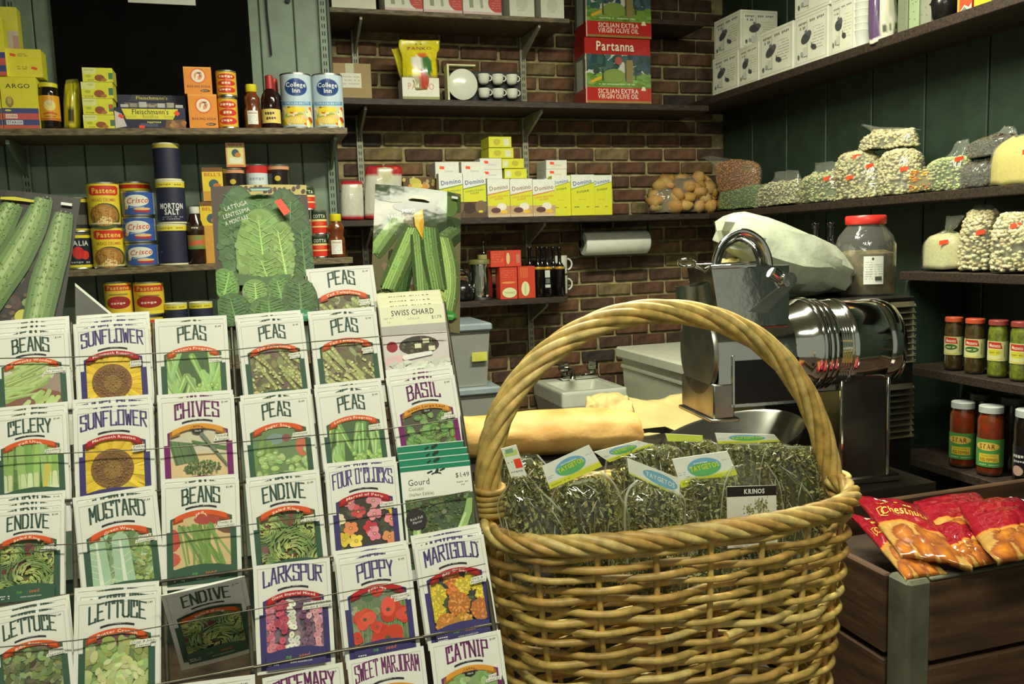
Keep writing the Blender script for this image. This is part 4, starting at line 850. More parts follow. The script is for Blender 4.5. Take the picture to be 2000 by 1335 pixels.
hp = [PY(x, y, BY)-V((BX, BY, BZ0)) for x, y in HP]
rope(catmull(hp, 8), 7, .0120, .0062, 2.6, 'handle_withy'); MB().tube(catmull(hp, 6), .0075, 10).obj('handle_core', M_WICK[3], bk, 70)
for e, sg in ((hp[0], 1), (hp[-1], -1)):      # bindings where the handle meets the rim
    for k in range(5):
        c = e+V((0, 0, (.026 if sg > 0 else .046)-k*.0085)); MB().tube([c+V((.0185*cos(t), .0185*sin(t), .002*sin(t+k))) for t in (2*pi*i/22 for i in range(22))], .0044, 8, True).obj('binding', RW.choice(M_WICK), bk, 70)
# stand under the basket
M_STAND = mat('dark_stand_wood', (64, 46, 32), .6, var=.3, scale=14)
st = thing('stand', 'dark wooden stand under the wicker basket', 'stand', (BX, BY, 0))
MB().rbox((-.25, -.13, BZ0-.03), (.25, .13, BZ0-.002), .004).obj('top', M_STAND, st)
for sx in (-1, 1):
    for sy in (-1, 1): MB().rbox((sx*.22-.02, sy*.10-.02, 0), (sx*.22+.02, sy*.10+.02, BZ0-.031), .003).obj('leg', M_STAND, st)
# ---------------------------------------------------------------- dried herb bags in the basket
def herb_fill(rings, n, seed, size=.010, tone=0, s0=.05, ns=60):
    R = random.Random(seed); mb = MB(); m = len(rings[0]); N = len(rings)
    cen = [sum(r, V())/m for r in rings]
    pal = [(142, 144, 88), (120, 126, 72), (166, 164, 106), (130, 124, 80), (100, 104, 62), (182, 176, 122)]
    if tone: pal = [(166, 164, 116), (148, 148, 102), (184, 178, 130), (132, 138, 92), (116, 124, 84), (198, 190, 146)]
    def pt(s, f, q):
        i = s*(N-1); a = int(i); b = min(N-1, a+1); t = i-a; k = int(f*m) % m; P = rings[a][k].lerp(rings[b][k], t); return cen[a].lerp(cen[b], t).lerp(P, q)
    for i in range(n):
        p = pt(R.uniform(s0, .99), R.random(), R.uniform(.75, .98)); d = V((R.gauss(0, 1), R.gauss(0, 1), R.gauss(0, 1)+.4)).normalized(); e = d.orthogonal().normalized(); e = (e*cos(R.random()*6)+d.cross(e)*sin(R.random()*6)).normalized(); L_ = size*R.uniform(.5, 1.3); w_ = L_*R.uniform(.25, .5)
        c = lin(jit(R, R.choice(pal), 18)); mb.add([p-d*L_*.5, p+e*w_*.5, p+d*L_*.5, p-e*w_*.5], [(0, 1, 2, 3)], c)
    for i in range(ns):
        s = R.uniform(s0, .8); f = R.random(); p = pt(s, f, .9); q = pt(min(1, s+R.uniform(.1, .3)), f+R.uniform(-.06, .06), .9); mb.tube([p, q], .0007, 4, col=lin(jit(R, (140, 132, 92), 22)))
    core = [[cen[i].lerp(p, .6) for p in r] for i, r in enumerate(rings)]; ring_mesh(core[int(N*s0):], mb, col=lin((84, 88, 60)))
    return mb
def herb_bag(label, rows, Y, card=None, n=1500, seed=1, tone=0, s0=.12, fm=None, name='herb_bag', cat='herb bag'):
    rings = resample(loft(rows, Y, 24, .0022, seed), 4); m = 24; base = sum(rings[-1], V())/m
    t = thing(name, label, cat, base, group='bags of dried herbs in the basket')
    mb = herb_fill([[c.lerp(p, .84) for p in r] for r in rings for c in [sum(r, V())/m]], n, seed+50, tone=tone, s0=s0); shift(mb, base); tag(mb.obj('dried_herbs', M_COL, t, colors=True), kind='stuff')
    f = ring_mesh(rings); shift(f, base); f.obj('film', fm or M_FILM, t, 170)
    for j in (0, 12): MB().tube([r[j]-base for r in rings], .0016, 6, flat=.4).obj('side_seam', M_SEAM, t, 60)
    cr_ = MB(); Rc = random.Random(seed+7); N = len(rings)
    for k in range(16):      # sharp folds in the film catch the light
        i = Rc.uniform(0, N*.75); j = Rc.uniform(13, 23); di = Rc.uniform(-.9, .9); dj = Rc.uniform(-.7, .7); pts = []
        for s in range(6):
            a = max(0, min(N-1.01, i+di*s*.5)); b = max(12, min(23.9, j+dj*s*.5)); ia, jb = int(a), int(b); fa, fb = a-ia, b-jb; q = lambda x, y: rings[x][y % m]
            P = q(ia, jb)*(1-fa)*(1-fb)+q(ia+1, jb)*fa*(1-fb)+q(ia, jb+1)*(1-fa)*fb+q(ia+1, jb+1)*fa*fb; pts.append(P-base+V((0, -.0008, .0004)))
        if (pts[0]-pts[-1]).length > .006: cr_.tube(pts, [.0001, .0006, .0008, .0007, .0005, .0001], 4)
    if cr_.v: tag(cr_.obj('film_folds', M_SEAM, t, 60), kind='stuff')
    return t, base
def card(parent, base, quad, Y, draw, seed, asp=None, label=None, fold=True):
    """a printed header card through four photo corners: top-left, top-right, bottom-right, bottom-left"""
    q = [PY(x, y, Y) for x, y in quad]; ex = (q[1]-q[0]); ez = (q[0]-q[3]); n = ex.cross(ez).normalized()
    if n.y > 0: n = -n
    vs_ = [p+n*.0006 for p in q]+[p-n*.0006 for p in q]; mb = MB().add(vs_, [(3, 2, 1, 0), (4, 5, 6, 7), (0, 1, 5, 4), (1, 2, 6, 5), (2, 3, 7, 6), (3, 0, 4, 7)]); shift(mb, base)
    o = mb.obj('header_card', M_CARD, parent); a = ez.length/ex.length; cv = Canvas(a, seed); draw(cv)
    def fn(u_, v_, l):
        w_ = v_/a; P = q[0]*(1-u_)*(1-w_)+q[1]*u_*(1-w_)+q[2]*u_*w_+q[3]*(1-u_)*w_; return P+n*(.0008+l*8e-6)-base
    cv.obj('print', fn, M_PRINT, o); return o
def d_tay(cv, full=True):
    a = cv.a; cv.rect(0, 0, 1, a, (236, 240, 232)); cv.rect(0, a*.80, 1, a, (222, 226, 60)); cv.rect(0, a*.74, 1, a*.8, (232, 236, 130))
    cv.ell(.5, a*.45, .30, a*.34, (120, 182, 216), 0, 24); cv.ell(.5, a*.52, .27, a*.25, (104, 186, 110), 0, 24); cv.text('TAYGETOS', .5, a*.44, a*.18, (226, 230, 40), wd=.52, bold=.02, rot=-.04); cv.squig(.34, .66, a*.26, a*.05, (236, 240, 240), 9); cv.squig(.03, .16, a*.5, a*.03, (170, 180, 180), 5); cv.squig(.03, .14, a*.57, a*.03, (170, 180, 180), 4); cv.squig(.84, .97, a*.3, a*.03, (170, 180, 180), 5); cv.squig(.05, .4, a*.87, a*.04, (150, 160, 40), 9)
def d_tay_blue(cv):
    a = cv.a; cv.rect(0, 0, 1, a, (232, 238, 226)); cv.rect(0, a*.88, 1, a, (220, 226, 120)); cv.ell(.62, a*.5, .34, a*.36, (120, 180, 206), 0, 22); cv.text('TAYGETOS', .62, a*.5, a*.26, (224, 234, 226), wd=.56, bold=.02)
M_SEAM = film('seam_film', (.95, .95, .9), .35, .08, 30, .3, haze=.30)
FB, MBk, BBk = BY-.075, BY-.01, BY+.055
M_FILM_A = film('clear_film_crisp', tint=(.96, .96, .90), gloss=.10, rough=.06, bscale=24, bstr=.9, haze=.014)
# back bags first
t, b = herb_bag('herb bag at the back of the basket under the long paper', [(1205, 872, 1300, 868, .012), (1190, 890, 1335, 885, .03), (1180, 960, 1345, 955, .042), (1190, 1130, 1340, 1130, .04)], BBk+.012, n=2400, seed=31, tone=1)
card(t, b, [(1160, 882), (1245, 860), (1276, 868), (1190, 902)], BBk, d_tay, 41)
t, b = herb_bag('herb bag at the back with only the yellow fold of its card showing', [(1310, 858, 1390, 860, .012), (1325, 880, 1405, 880, .028), (1320, 960, 1430, 960, .034), (1330, 1130, 1420, 1130, .03)], BBk+.020, n=1400, seed=32)
card(t, b, [(1299, 846), (1372, 850), (1372, 862), (1304, 861)], BBk+.015, lambda cv: cv.rect(0, 0, 1, cv.a, (214, 226, 90)), 42)
t, b = herb_bag('herb bag at the back right with a curled yellow card on top', [(1400, 862, 1520, 866, .012), (1395, 885, 1535, 885, .03), (1390, 960, 1530, 960, .04), (1400, 1130, 1520, 1130, .04)], BBk+.018, n=2200, seed=33, tone=1)
card(t, b, [(1396, 845), (1512, 848), (1524, 862), (1402, 866)], BBk+.012, d_tay, 43)
t, b = herb_bag('large herb bag at the right end of the basket without a card', [(1500, 870, 1590, 872, .014), (1490, 890, 1612, 905, .036), (1485, 950, 1632, 965, .05), (1495, 1110, 1625, 1110, .045)], BY+.03, n=3000, seed=34, s0=.05)
t, b = herb_bag('herb bag behind the bottle necked bag at the left end', [(985, 885, 1050, 890, .012), (975, 930, 1085, 930, .03), (985, 1000, 1110, 1000, .04), (990, 1120, 1100, 1120, .04)], BY+.04, n=1600, seed=35)
# front bags
t, b = herb_bag('herb bag with a narrow upright card bearing an orange sticker', [(998, 928, 1028, 926, .006), (992, 950, 1050, 948, .014), (975, 985, 1085, 985, .028), (985, 1060, 1140, 1060, .036), (1000, 1150, 1140, 1150, .034)], FB+.008, n=2300, seed=36, s0=.08, fm=M_FILM_A)
card(t, b, [(978, 876), (1008, 868), (1030, 932), (1000, 938)], FB+.006, lambda cv: (cv.rect(0, 0, 1, cv.a, (232, 234, 222)), cv.rect(.1, .25, .9, .6, (196, 214, 120)), cv.rect(.2, .12, .7, .4, (130, 170, 150)), cv.rect(.5, .85, .95, 1.45, (240, 74, 40)), cv.squig(.1, .45, .95, .1, (140, 150, 140), 3), cv.squig(.1, .9, 1.6, .1, (140, 150, 140), 5)), 44)
t, b = herb_bag('herb bag with a big white and yellow card tilted up to the right', [(1090, 945, 1170, 920, .008), (1080, 965, 1200, 945, .024), (1075, 1010, 1225, 1000, .034), (1090, 1080, 1225, 1080, .036), (1095, 1150, 1220, 1150, .034)], FB+.014, n=2600, seed=37, fm=M_FILM_A)
card(t, b, [(1058, 910), (1150, 868), (1176, 910), (1074, 955)], FB+.012, d_tay, 45)
t, b = herb_bag('herb bag with a pale blue card slanting down to the right', [(1245, 935, 1315, 955, .008), (1228, 962, 1335, 975, .022), (1218, 1000, 1340, 1005, .03), (1222, 1060, 1335, 1060, .032), (1230, 1150, 1330, 1150, .03)], FB, n=2000, seed=38, tone=1, fm=M_FILM_A)
card(t, b, [(1224, 893), (1328, 934), (1326, 970), (1228, 924)], FB-.002, d_tay_blue, 46)
t, b = herb_bag('herb bag with a white card under the clear flap in the middle', [(1335, 930, 1425, 920, .008), (1330, 950, 1435, 945, .022), (1335, 1000, 1430, 1000, .03), (1340, 1060, 1430, 1060, .03), (1345, 1150, 1425, 1150, .03)], BY-.035, n=1500, seed=39, tone=1)
card(t, b, [(1312, 896), (1420, 880), (1440, 926), (1330, 952)], BY-.038, d_tay, 47)
def d_kri(cv):
    a = cv.a; R = cv.R; cv.rect(0, 0, 1, a, (232, 232, 222)); cv.rect(0, 0, 1, .185, (26, 24, 26)); cv.text('KRINOS', .55, .095, .085, (236, 236, 230), wd=.42, bold=.03)
    for (bx, by, r, n) in ((.44, .45, .10, 60), (.68, .36, .13, 90), (.50, .62, .13, 60), (.64, .60, .12, 60)):
        for i in range(n): cv.ell(bx+R.gauss(0, r*.5), by+R.gauss(0, r*.5), .018, .010, jit(R, R.choice([(150, 156, 96), (176, 180, 110), (116, 120, 84)]), 18), R.random()*3, 6)
    for k in range(6): cv.cap(.56, .86, .42+.06*k, .5, .005, (120, 120, 92), .003)
    cv.squig(.1, .4, a*.93, .02, (150, 150, 140), 8)
t, b = herb_bag('clear bag of herbs carrying the black and white card with a plant drawing', [(1432, 908, 1500, 905, .006), (1412, 945, 1520, 945, .016), (1408, 1000, 1528, 1000, .024), (1410, 1060, 1530, 1060, .026), (1415, 1150, 1525, 1150, .026)], FB+.012, n=1500, seed=40, tone=1, s0=.3, fm=M_FILM_A)
card(t, b, [(1419, 950), (1515, 947), (1518, 1062), (1421, 1070)], FB-.012, d_kri, 48)
# ================================================================ counter, bread, grinder, sink
ZC = .86
M_COUNT = mat('dark_counter', (52, 44, 36), .45, var=.2, scale=10)
ct = thing('counter', 'dark counter carrying the bread and the metal grinder', 'counter', (1.0, 1.95, 0))
MB().prism([(-.80, -.46), (.44, -.46), (.44, -.13), (.215, -.13), (.215, .44), (-.80, .44)], ZC-.035, ZC, 'z').obj('worktop', M_COUNT, ct); MB().rbox((-.76, -.42, .0), (.18, .40, ZC-.036), .004).rbox((.18, -.42, 0), (.41, -.14, ZC-.036), .004).obj('body', mat('counter_body', (60, 46, 34), .6, var=.25), ct)
# dark baking tray and loaf
a = PZ(935, 893, ZC+.01); b = PZ(1330, 872, ZC+.01)
tr = thing('baking_tray', 'dark metal baking tray under the long loaf', 'tray', (.80, 2.035, ZC))
M_TRAY = mat('dark_tray_metal', (62, 60, 56), .4, .6, var=.2)
MB().rbox((-.34, -.11, 0), (.32, .14, .004), .001).obj('plate', M_TRAY, tr)
for s in (((-.34, -.112, .0), (.32, -.108, .022)), ((-.34, .137, 0), (.32, .141, .022)), ((-.342, -.11, 0), (-.338, .14, .022)), ((.318, -.11, 0), (.322, .14, .022))): MB().box(*s).obj('side_wall', M_TRAY, tr)
M_BREAD = mat('bread_crust', (226, 186, 112), .6, var=.2, scale=11, col2=(206, 150, 78), bump=.6, bscale=30)
R = random.Random(3); YL_ = 2.085
rows = [(905, 818, 905, 885, .012)]
bx = [(895, 826, 878), (903, 816, 890), (930, 813, 894), (985, 811, 896), (1045, 809, 895), (1100, 807, 893), (1150, 804, 890), (1200, 802, 884), (1230, 803, 880), (1241, 808, 876), (1246, 826, 864)]
rings = []
for i, (x, y0, y1) in enumerate(bx):
    YY = 2.13-.14*i/(len(bx)-1); A = PY(x, y0, YY); B = PY(x, y1, YY); q_ = max(0, ZC+.0055-B.z); A.z += q_; B.z += q_; c = (A+B)/2; h = (A.z-B.z)/2; rings.append([c+V((R.uniform(-.001, .001), h*1.05*cos(t)+R.uniform(-.003, .003), h*max(sin(t), -.93)+R.uniform(-.003, .003)*(sin(t) > -.6))) for t in (2*pi*k/28 for k in range(28))])
rings = resample(rings, 5); mb = ring_mesh(rings); c = V((.75, YL_, ZC+.005)); shift(mb, c); zmin = min(v[2] for v in mb.v); c2 = c
bd = tag(mb.obj('bread_loaf', M_BREAD, loc=c2, smooth=170), 'long pale golden loaf of bread lying across the counter', 'bread')
M_KRAFT = mat('kraft_paper', (206, 186, 122), .7, var=.08, scale=8, bump=.25, bscale=14)
M_WAX = mat('white_wax_paper', (178, 184, 162), .45, var=.14, scale=14, bump=.9, bscale=22)
def crumple(name, label, cat, quad, Y0, Y1, m, amp, seed, th=.0015, nx=22, ny=16, lift=None):
    """a sheet of paper through four photo corners, back edge at Y1, front edge at Y0"""
    from mathutils import noise
    q = [PY(*quad[0], Y1), PY(*quad[1], Y1), PY(*quad[2], Y0), PY(*quad[3], Y0)]; vs_ = []; fs = []
    for j in range(ny+1):
        for i in range(nx+1):
            u_, w_ = i/nx, j/ny; p = q[0]*(1-u_)*(1-w_)+q[1]*u_*(1-w_)+q[2]*u_*w_+q[3]*(1-u_)*w_
            k = noise.cell(V((u_*4+seed, w_*3, 1)))*.3+noise.noise(V((u_*3+seed, w_*3, seed)))+.5*abs(noise.noise(V((u_*7, w_*6, seed)))); p = p+V((0, -.3, 1))*amp*k
            if lift: p = p+V((0, 0, lift(u_, w_)))
            vs_.append(p)
    for j in range(ny):
        for i in range(nx): a_ = j*(nx+1)+i; fs.append((a_, a_+1, a_+nx+2, a_+nx+1))
    c = sum(vs_, V())/len(vs_); c.z = min(v.z for v in vs_); mb = MB().add(vs_, fs); shift(mb, c); o = mb.obj(name, m, loc=c, smooth=50); so = o.modifiers.new('thick', 'SOLIDIFY'); so.thickness = th
    return tag(o, label, cat)
crumple('kraft_paper', 'crumpled sheet of tan kraft paper behind the loaf', 'paper', [(1150, 782), (1395, 772), (1425, 845), (1180, 872)], 2.14, 2.34, M_KRAFT, .03, 3, lift=lambda u_, w_: .004*(1-w_))
crumple('kraft_paper', 'small tan paper fold standing behind the end of the loaf', 'paper', [(1145, 778), (1228, 772), (1240, 806), (1140, 812)], 2.20, 2.27, M_KRAFT, .02, 8)
# ---- grinder: local x along its axis, origin under the column
gx = V((1.335, 1.605, ZC)); gr = thing('grinder', 'polished chrome countertop grinder with hopper, barrel and column', 'grinder', gx, (0, 0, radians(-6.3)))
GZ = .312
def part(mb, name, m=M_CHROME, smooth=40, parent=gr): return mb.obj(name, m, parent, smooth)
def arcshape(r, zlow, n=20): return [(-r, zlow)]+[(-r*cos(pi*i/n), r*sin(pi*i/n)) for i in range(n+1)]+[(r, zlow)]
poly = [(y, z+GZ) for y, z in arcshape(.086, -.105)]
part(MB().prism(poly, -.395, -.21, 'x'), 'grating_chamber')
MB().lathe([(.001, -.408), (.093, -.408), (.095, -.404), (.095, -.398), (.001, -.397)], 48, (0, 0, GZ), 'x').obj('end_plate', M_STEEL, gr, 40)
part(MB().rbox((-.408, -.088, GZ-.135), (-.36, .088, GZ-.06), .003).rbox((-.415, -.092, GZ-.142), (-.35, .092, GZ-.134), .002), 'outlet_foot', M_STEEL)
part(MB().box((-.362, -.0885, GZ-.106), (-.211, -.0862, GZ-.012)), 'dark_side_panel', mat('dark_reflection', (16, 15, 14), .3))  # near-black panel paints the dark reflection on the chamber's steel side
part(MB().rbox((-.37, -.0905, GZ-.112), (-.21, -.084, GZ-.104), .001).rbox((-.366, -.0905, GZ-.112), (-.360, -.0865, GZ), .001), 'side_frame', M_CHROME)  # chrome strips edging the painted dark reflection
# hopper
hp_ = [(-.06, .075), (.06, .075), (.066, .20), (-.066, .20)]
mb = MB(); mb.add([(-.385, -.074, GZ+.06), (-.225, -.070, GZ+.06), (-.225, .055, GZ+.06), (-.385, .062, GZ+.06), (-.40, -.063, GZ+.185), (-.22, -.060, GZ+.185), (-.22, .062, GZ+.185), (-.40, .068, GZ+.185), (-.394, -.058, GZ+.185), (-.226, -.055, GZ+.185), (-.226, .056, GZ+.185), (-.394, .062, GZ+.185), (-.38, -.056, GZ+.10), (-.23, -.05, GZ+.10), (-.23, .05, GZ+.10), (-.38, .056, GZ+.10)],
       [(0, 1, 5, 4), (1, 2, 6, 5), (2, 3, 7, 6), (3, 0, 4, 7), (4, 5, 9, 8), (5, 6, 10, 9), (6, 7, 11, 10), (7, 4, 8, 11), (8, 9, 13, 12), (9, 10, 14, 13), (10, 11, 15, 14), (11, 8, 12, 15), (12, 13, 14, 15), (3, 2, 1, 0)])
part(mb, 'hopper')
part(MB().rbox((-.404, -.071, GZ+.183), (-.30, -.062, GZ+.192), .002).rbox((-.404, -.07, GZ+.183), (-.396, .07, GZ+.192), .002).rbox((-.404, .062, GZ+.183), (-.215, .071, GZ+.192), .002), 'hopper_rim')
lv = part(MB().tube(catmull([(-.318+.058*cos(t)*-1, -.03, GZ+.175+.078*sin(t)) for t in (0, .4, .9, 1.57, 2.2, 2.7, 3.2)], 5), .019, 14, flat=.45), 'press_handle', M_CHROME, 60)
part(MB().tube([(-.262, -.066, GZ+.172), (-.23, -.07, GZ+.15), (-.215, .066, GZ+.15)], .012, 12), 'hinge', M_CHROME, 60); part(MB().lathe([(.001, -.012), (.016, -.012), (.017, -.008), (.017, .008), (.016, .012), (.001, .012)], 20, (-.23, -.07, GZ+.155), 'y'), 'hinge_knob', M_CHROME)
part(MB().prism([(-.32, GZ+.09), (-.23, GZ+.15), (-.215, GZ+.14), (-.28, GZ+.085)], -.071, -.06, 'y'), 'hinge_arm', M_STEEL)
rod = [PY(1398, 547, 1.62), PY(1375, 528, 1.62), PY(1358, 520, 1.62)]; Mi = gr.matrix_basis.inverted(); Mi = (Matrix.Translation(gx) @ Matrix.Rotation(radians(-6.3), 4, 'Z')).inverted()
lp = [PY(1341+17*cos(t), 513+7*sin(t), 1.62+.02*sin(t)) for t in (2*pi*i/20 for i in range(20))]
part(MB().tube([Mi @ p for p in rod], .0032, 8).tube([Mi @ p for p in lp], .003, 8, True), 'push_rod', M_CHROME, 60)
GD = -.052
# bell, ribs and motor barrel
part(MB().lathe([(.082, -.195), (.084, -.17), (.090, -.15), (.099, -.128), (.106, -.118), (.106, -.108)], 56, (GD, 0, GZ), 'x'), 'bell', M_CHROME, 60)
for x, r in ((-.103, .108), (-.086, .104), (-.074, .1035)): part(MB().lathe([(.09, x-.006), (r, x-.005), (r+.002, x), (r, x+.005), (.09, x+.006)], 56, (GD, 0, GZ), 'x'), 'band', M_CHROME, 60)
pr = [(.098, -.10)]
for k in range(5): pr += [(.101, -.064+k*.006), (.0985, -.061+k*.006)]
part(MB().lathe(pr+[(.101, -.033)], 56, (GD, 0, GZ), 'x'), 'ribbed_collar', M_CHROME, 60)
part(MB().lathe([(.098, -.036), (.103, -.033), (.103, -.022), (.099, -.02)], 56, (GD, 0, GZ), 'x'), 'band', M_CHROME, 60)
part(MB().lathe([(.099, -.024), (.099, .055), (.0985, .056), (.0985, .060), (.099, .061), (.099, .085), (.094, .098), (.08, .103), (.001, .104)], 56, (GD, 0, GZ), 'x'), 'motor_barrel', M_CHROME, 60)
part(MB().lathe([(.001, .104), (.096, .104), (.098, .107), (.096, .110), (.001, .111)], 48, (GD, 0.02, GZ-.012), 'x'), 'fan_guard', M_STEEL)
part(MB().rbox((-.093, -.062, .004), (.022, .07, GZ-.06), .005), 'column', mat('dull_steel', (104, 100, 92), .32, .9, var=.25, scale=7)); part(MB().rbox((-.097, -.066, .0), (-.089, -.058, GZ-.05), .002).rbox((.018, -.066, 0), (.026, -.058, GZ-.05), .002), 'column_edge', M_CHROME)
part(MB().rbox((-.11, -.075, 0), (.05, .09, .018), .004), 'base_plate', M_STEEL)
part(MB().rbox((-.21, -.05, GZ-.10), (-.085, .05, GZ-.06), .003), 'throat', M_STEEL)
# catch bowl under the outlet
bw = thing('steel_bowl', 'wide shallow steel catch pan under the grinder outlet', 'bowl', (1.03, 1.66, ZC))
mb = MB(); pts = []
prof = [(.001, .018), (.07, .018), (.12, .055), (.145, .10), (.150, .104), (.152, .10), (.125, .052), (.075, .012), (.001, .012)]
mb.lathe(prof, 48); o = mb.obj('pan', M_STEEL, bw, 50); o.scale = (1.25, .85, 1); o.rotation_euler = (radians(4), radians(-9), radians(10)); o.location = (0, 0, .014)
MB().lathe([(.05, 0), (.055, .002), (.05, .03), (.045, .03)], 24).obj('foot', M_STEEL, bw, 50)
# louvred cabinet behind the grinder
cb = thing('louvred_cabinet', 'dark louvred metal cabinet behind the grinder', 'cabinet', (1.46, 1.83, ZC)); M_CAB = mat('dark_cabinet', (34, 32, 28), .4, .3, var=.2)
XC = 1.684-1.46
MB().rbox((-.235, 0, -ZC), (XC, .23, .39), .003).obj('body', M_CAB, cb)
for z0, n in ((.012, 9), (.215, 10)):
    for k in range(n): MB().prism([(-.012, z0+k*.0165), (0, z0+k*.0165+.001), (0, z0+k*.0165+.013)], XC-.085, XC-.004, 'x').obj('louvre', M_STEEL, cb); MB().rbox((XC-.006, -.010, z0+k*.0165), (XC-.001, 0, z0+k*.0165+.006), .001).obj('louvre_tip', M_CHROME, cb)
ZCAB = ZC+.39
# white paper bundle, tan paper, glass on the cabinet
rings = loft([(1405, 500, 1420, 520, .02), (1412, 470, 1440, 545, .06), (1450, 450, 1470, 580, .09), (1520, 472, 1520, 600, .10), (1580, 496, 1575, 606, .10), (1635, 528, 1620, 606, .07), (1650, 550, 1646, 600, .03)], 1.97, 18, .012, 5)
rings = resample(rings, 2); rn = random.Random(8); rings = [[q+V((rn.uniform(-1, 1), rn.uniform(-1, 1), rn.uniform(-1, 1)))*.005 for q in r] for r in rings]; mb = ring_mesh(rings); c = sum(rings[len(rings)//2], V())/18; c.z = min(p.z for r in rings for p in r); shift(mb, c); c.z = ZCAB+.001
tag(mb.obj('paper_bundle', M_WAX, loc=c, smooth=18), 'bundle wrapped in white translucent paper behind the grinder hopper', 'paper bundle')
crumple('kraft_paper', 'tan paper scrap sticking up left of the white bundle', 'paper', [(1400, 506), (1450, 500), (1420, 548), (1345, 550)], 1.90, 1.97, M_KRAFT, .012, 14, nx=12, ny=8)
cw = Mi @ PY(1345, 606, 1.70)
part(MB().lathe([(.001, .002), (.026, .002), (.028, .03), (.030, .055), (.028, .055), (.026, .03), (.024, .008), (.001, .008)], 24, cw).box((cw.x, cw.y-.004, cw.z+.03), (-.39, cw.y+.004, cw.z+.04)), 'side_cup', M_STEEL, 50)
# big clear jar with red lid
jx = PY(1690, 500, 1.965); jr = thing('storage_jar', 'tall clear plastic jar with a red lid and white label', 'jar', (jx.x, 1.965, ZCAB+.001)); R_ = .079; Hj = PY(1690, 430, 1.965).z-ZCAB
MB().lathe([(R_*.94, 0), (R_, .006), (R_, Hj*.66), (R_*.9, Hj*.78), (R_*.62, Hj*.92), (R_*.60, Hj)], 40).obj('body', film('hazy_plastic', (.80, .78, .68), .16, .12, 30, .3, haze=.07), jr, 50)
MB().lathe([(.001, Hj-.012), (R_*.66, Hj-.012), (R_*.68, Hj-.008), (R_*.68, Hj+.008), (R_*.64, Hj+.012), (.001, Hj+.012)], 40).obj('lid', mat('red_plastic', (214, 52, 44), .35, var=.05), jr, 40)
MB().lathe([(.001, .004), (R_*.92, .004), (R_*.93, Hj*.55), (R_*.6, Hj*.60), (.001, Hj*.58)], 32).obj('contents', mat('olive_contents', (134, 120, 82), .7, var=.35, scale=40), jr, 50)
cv = Canvas(1.45, 4); cv.rect(.0, 0, 1, 1.45, (226, 228, 218)); cv.ell(.45, .14, .06, .07, (60, 60, 60)); [cv.squig(.08, .45, .3+k*.12, .03, (120, 120, 112), 6) for k in range(8)]; [cv.squig(.52, .95, .42+k*.12, .03, (120, 120, 112), 6) for k in range(5)]; cv.rect(.55, 1.05, .9, 1.25, (70, 70, 66))
cv.obj('label', cyl_map(R_, Hj*.52, .052, turn=-atan2(jx.x, 1.965)+.28), M_PRINT, jr, slice_du=.15)
# dark bottles in the gloom under the bean shelf
M_DARKGL = mat('black_glass', (18, 17, 15), .08, 0, var=.2, spec=.6)
def bottle(name, label, cat, x, y, z, r, h, m, group=None, cap=None, neck=.32, prof=None):
    t = thing(name, label, cat, (x, y, z), group=group); p = prof or [(r*.92, 0), (r, .004), (r, h*(1-neck)-r*.7), (r*.85, h*(1-neck)-r*.2), (r*.36, h*(1-neck)+r*.5), (r*.32, h*.96), (r*.36, h*.965), (r*.36, h*.985), (r*.30, h)]
    MB().lathe(p, 24).obj('body', m, t, 50)
    if cap: MB().lathe([(r*.40, h*.93), (r*.42, h*.935), (r*.42, h*1.0), (r*.38, h*1.01), (.001, h*1.01)], 20).obj('cap', cap, t, 40)
    return t
for k, px in enumerate((1592, 1622)):
    p = PY(px, 520, 2.025); bottle('dark_bottle', ['dark bottle in shadow left of the red lidded jar', 'second dark bottle in shadow touching the red lidded jar'][k], 'bottle', p.x, 2.025, ZCAB+.001, .024, .20, M_DARKGL, cap=M_DARKGL)
# ---- sink on the brick wall with tap, white bin, storage boxes, towel roll
M_PORC = mat('white_porcelain', (214, 218, 200), .25, var=.04)
sk = thing('sink', 'small white porcelain wall sink beneath the brick wall', 'sink', (1.27, 3.35, .62))
mb = MB(); A_, B_ = -.10, .19
mb.add([(A_, -.19, .20), (B_, -.19, .20), (B_, .18, .20), (A_, .18, .20), (A_+.035, -.155, .20), (B_-.035, -.155, .20), (B_-.035, .08, .20), (A_+.035, .08, .20), (A_+.07, -.12, .09), (B_-.07, -.12, .09), (B_-.07, .05, .09), (A_+.07, .05, .09), (A_+.02, -.16, .06), (B_-.02, -.16, .06), (B_-.02, .18, .06), (A_+.02, .18, .06), (A_, -.19, .14), (B_, -.19, .14), (B_, .18, .14), (A_, .18, .14)],
       [(0, 1, 5, 4), (1, 2, 6, 5), (2, 3, 7, 6), (3, 0, 4, 7), (4, 5, 9, 8), (5, 6, 10, 9), (6, 7, 11, 10), (7, 4, 8, 11), (8, 9, 10, 11), (16, 17, 1, 0), (17, 18, 2, 1), (18, 19, 3, 2), (19, 16, 0, 3), (12, 13, 17, 16), (13, 14, 18, 17), (14, 15, 19, 18), (15, 12, 16, 19), (15, 14, 13, 12)])
o = mb.obj('basin', M_PORC, sk); bv = o.modifiers.new('b', 'BEVEL'); bv.width = .012; bv.segments = 3
tp = thing('tap', 'chrome double tap on the back of the sink', 'tap', (1.36, 3.46, .822)); tp.scale = (1.2, 1.2, 1.25)
MB().rbox((-.075, -.025, 0), (.075, .025, .018), .006).obj('body', M_CHROME, tp, 40); MB().tube(catmull([(-.02, 0, .012), (-.035, -.03, .035), (-.06, -.10, .03), (-.068, -.115, .015)], 5), .011, 10).obj('spout', M_CHROME, tp, 60)
for s in (-1, 1): MB().lathe([(.012, .016), (.012, .026), (.021, .032), (.024, .045), (.021, .060), (.010, .064), (.001, .064)], 10, (s*.055, 0, 0)).obj('knob', M_CHROME, tp, 30)
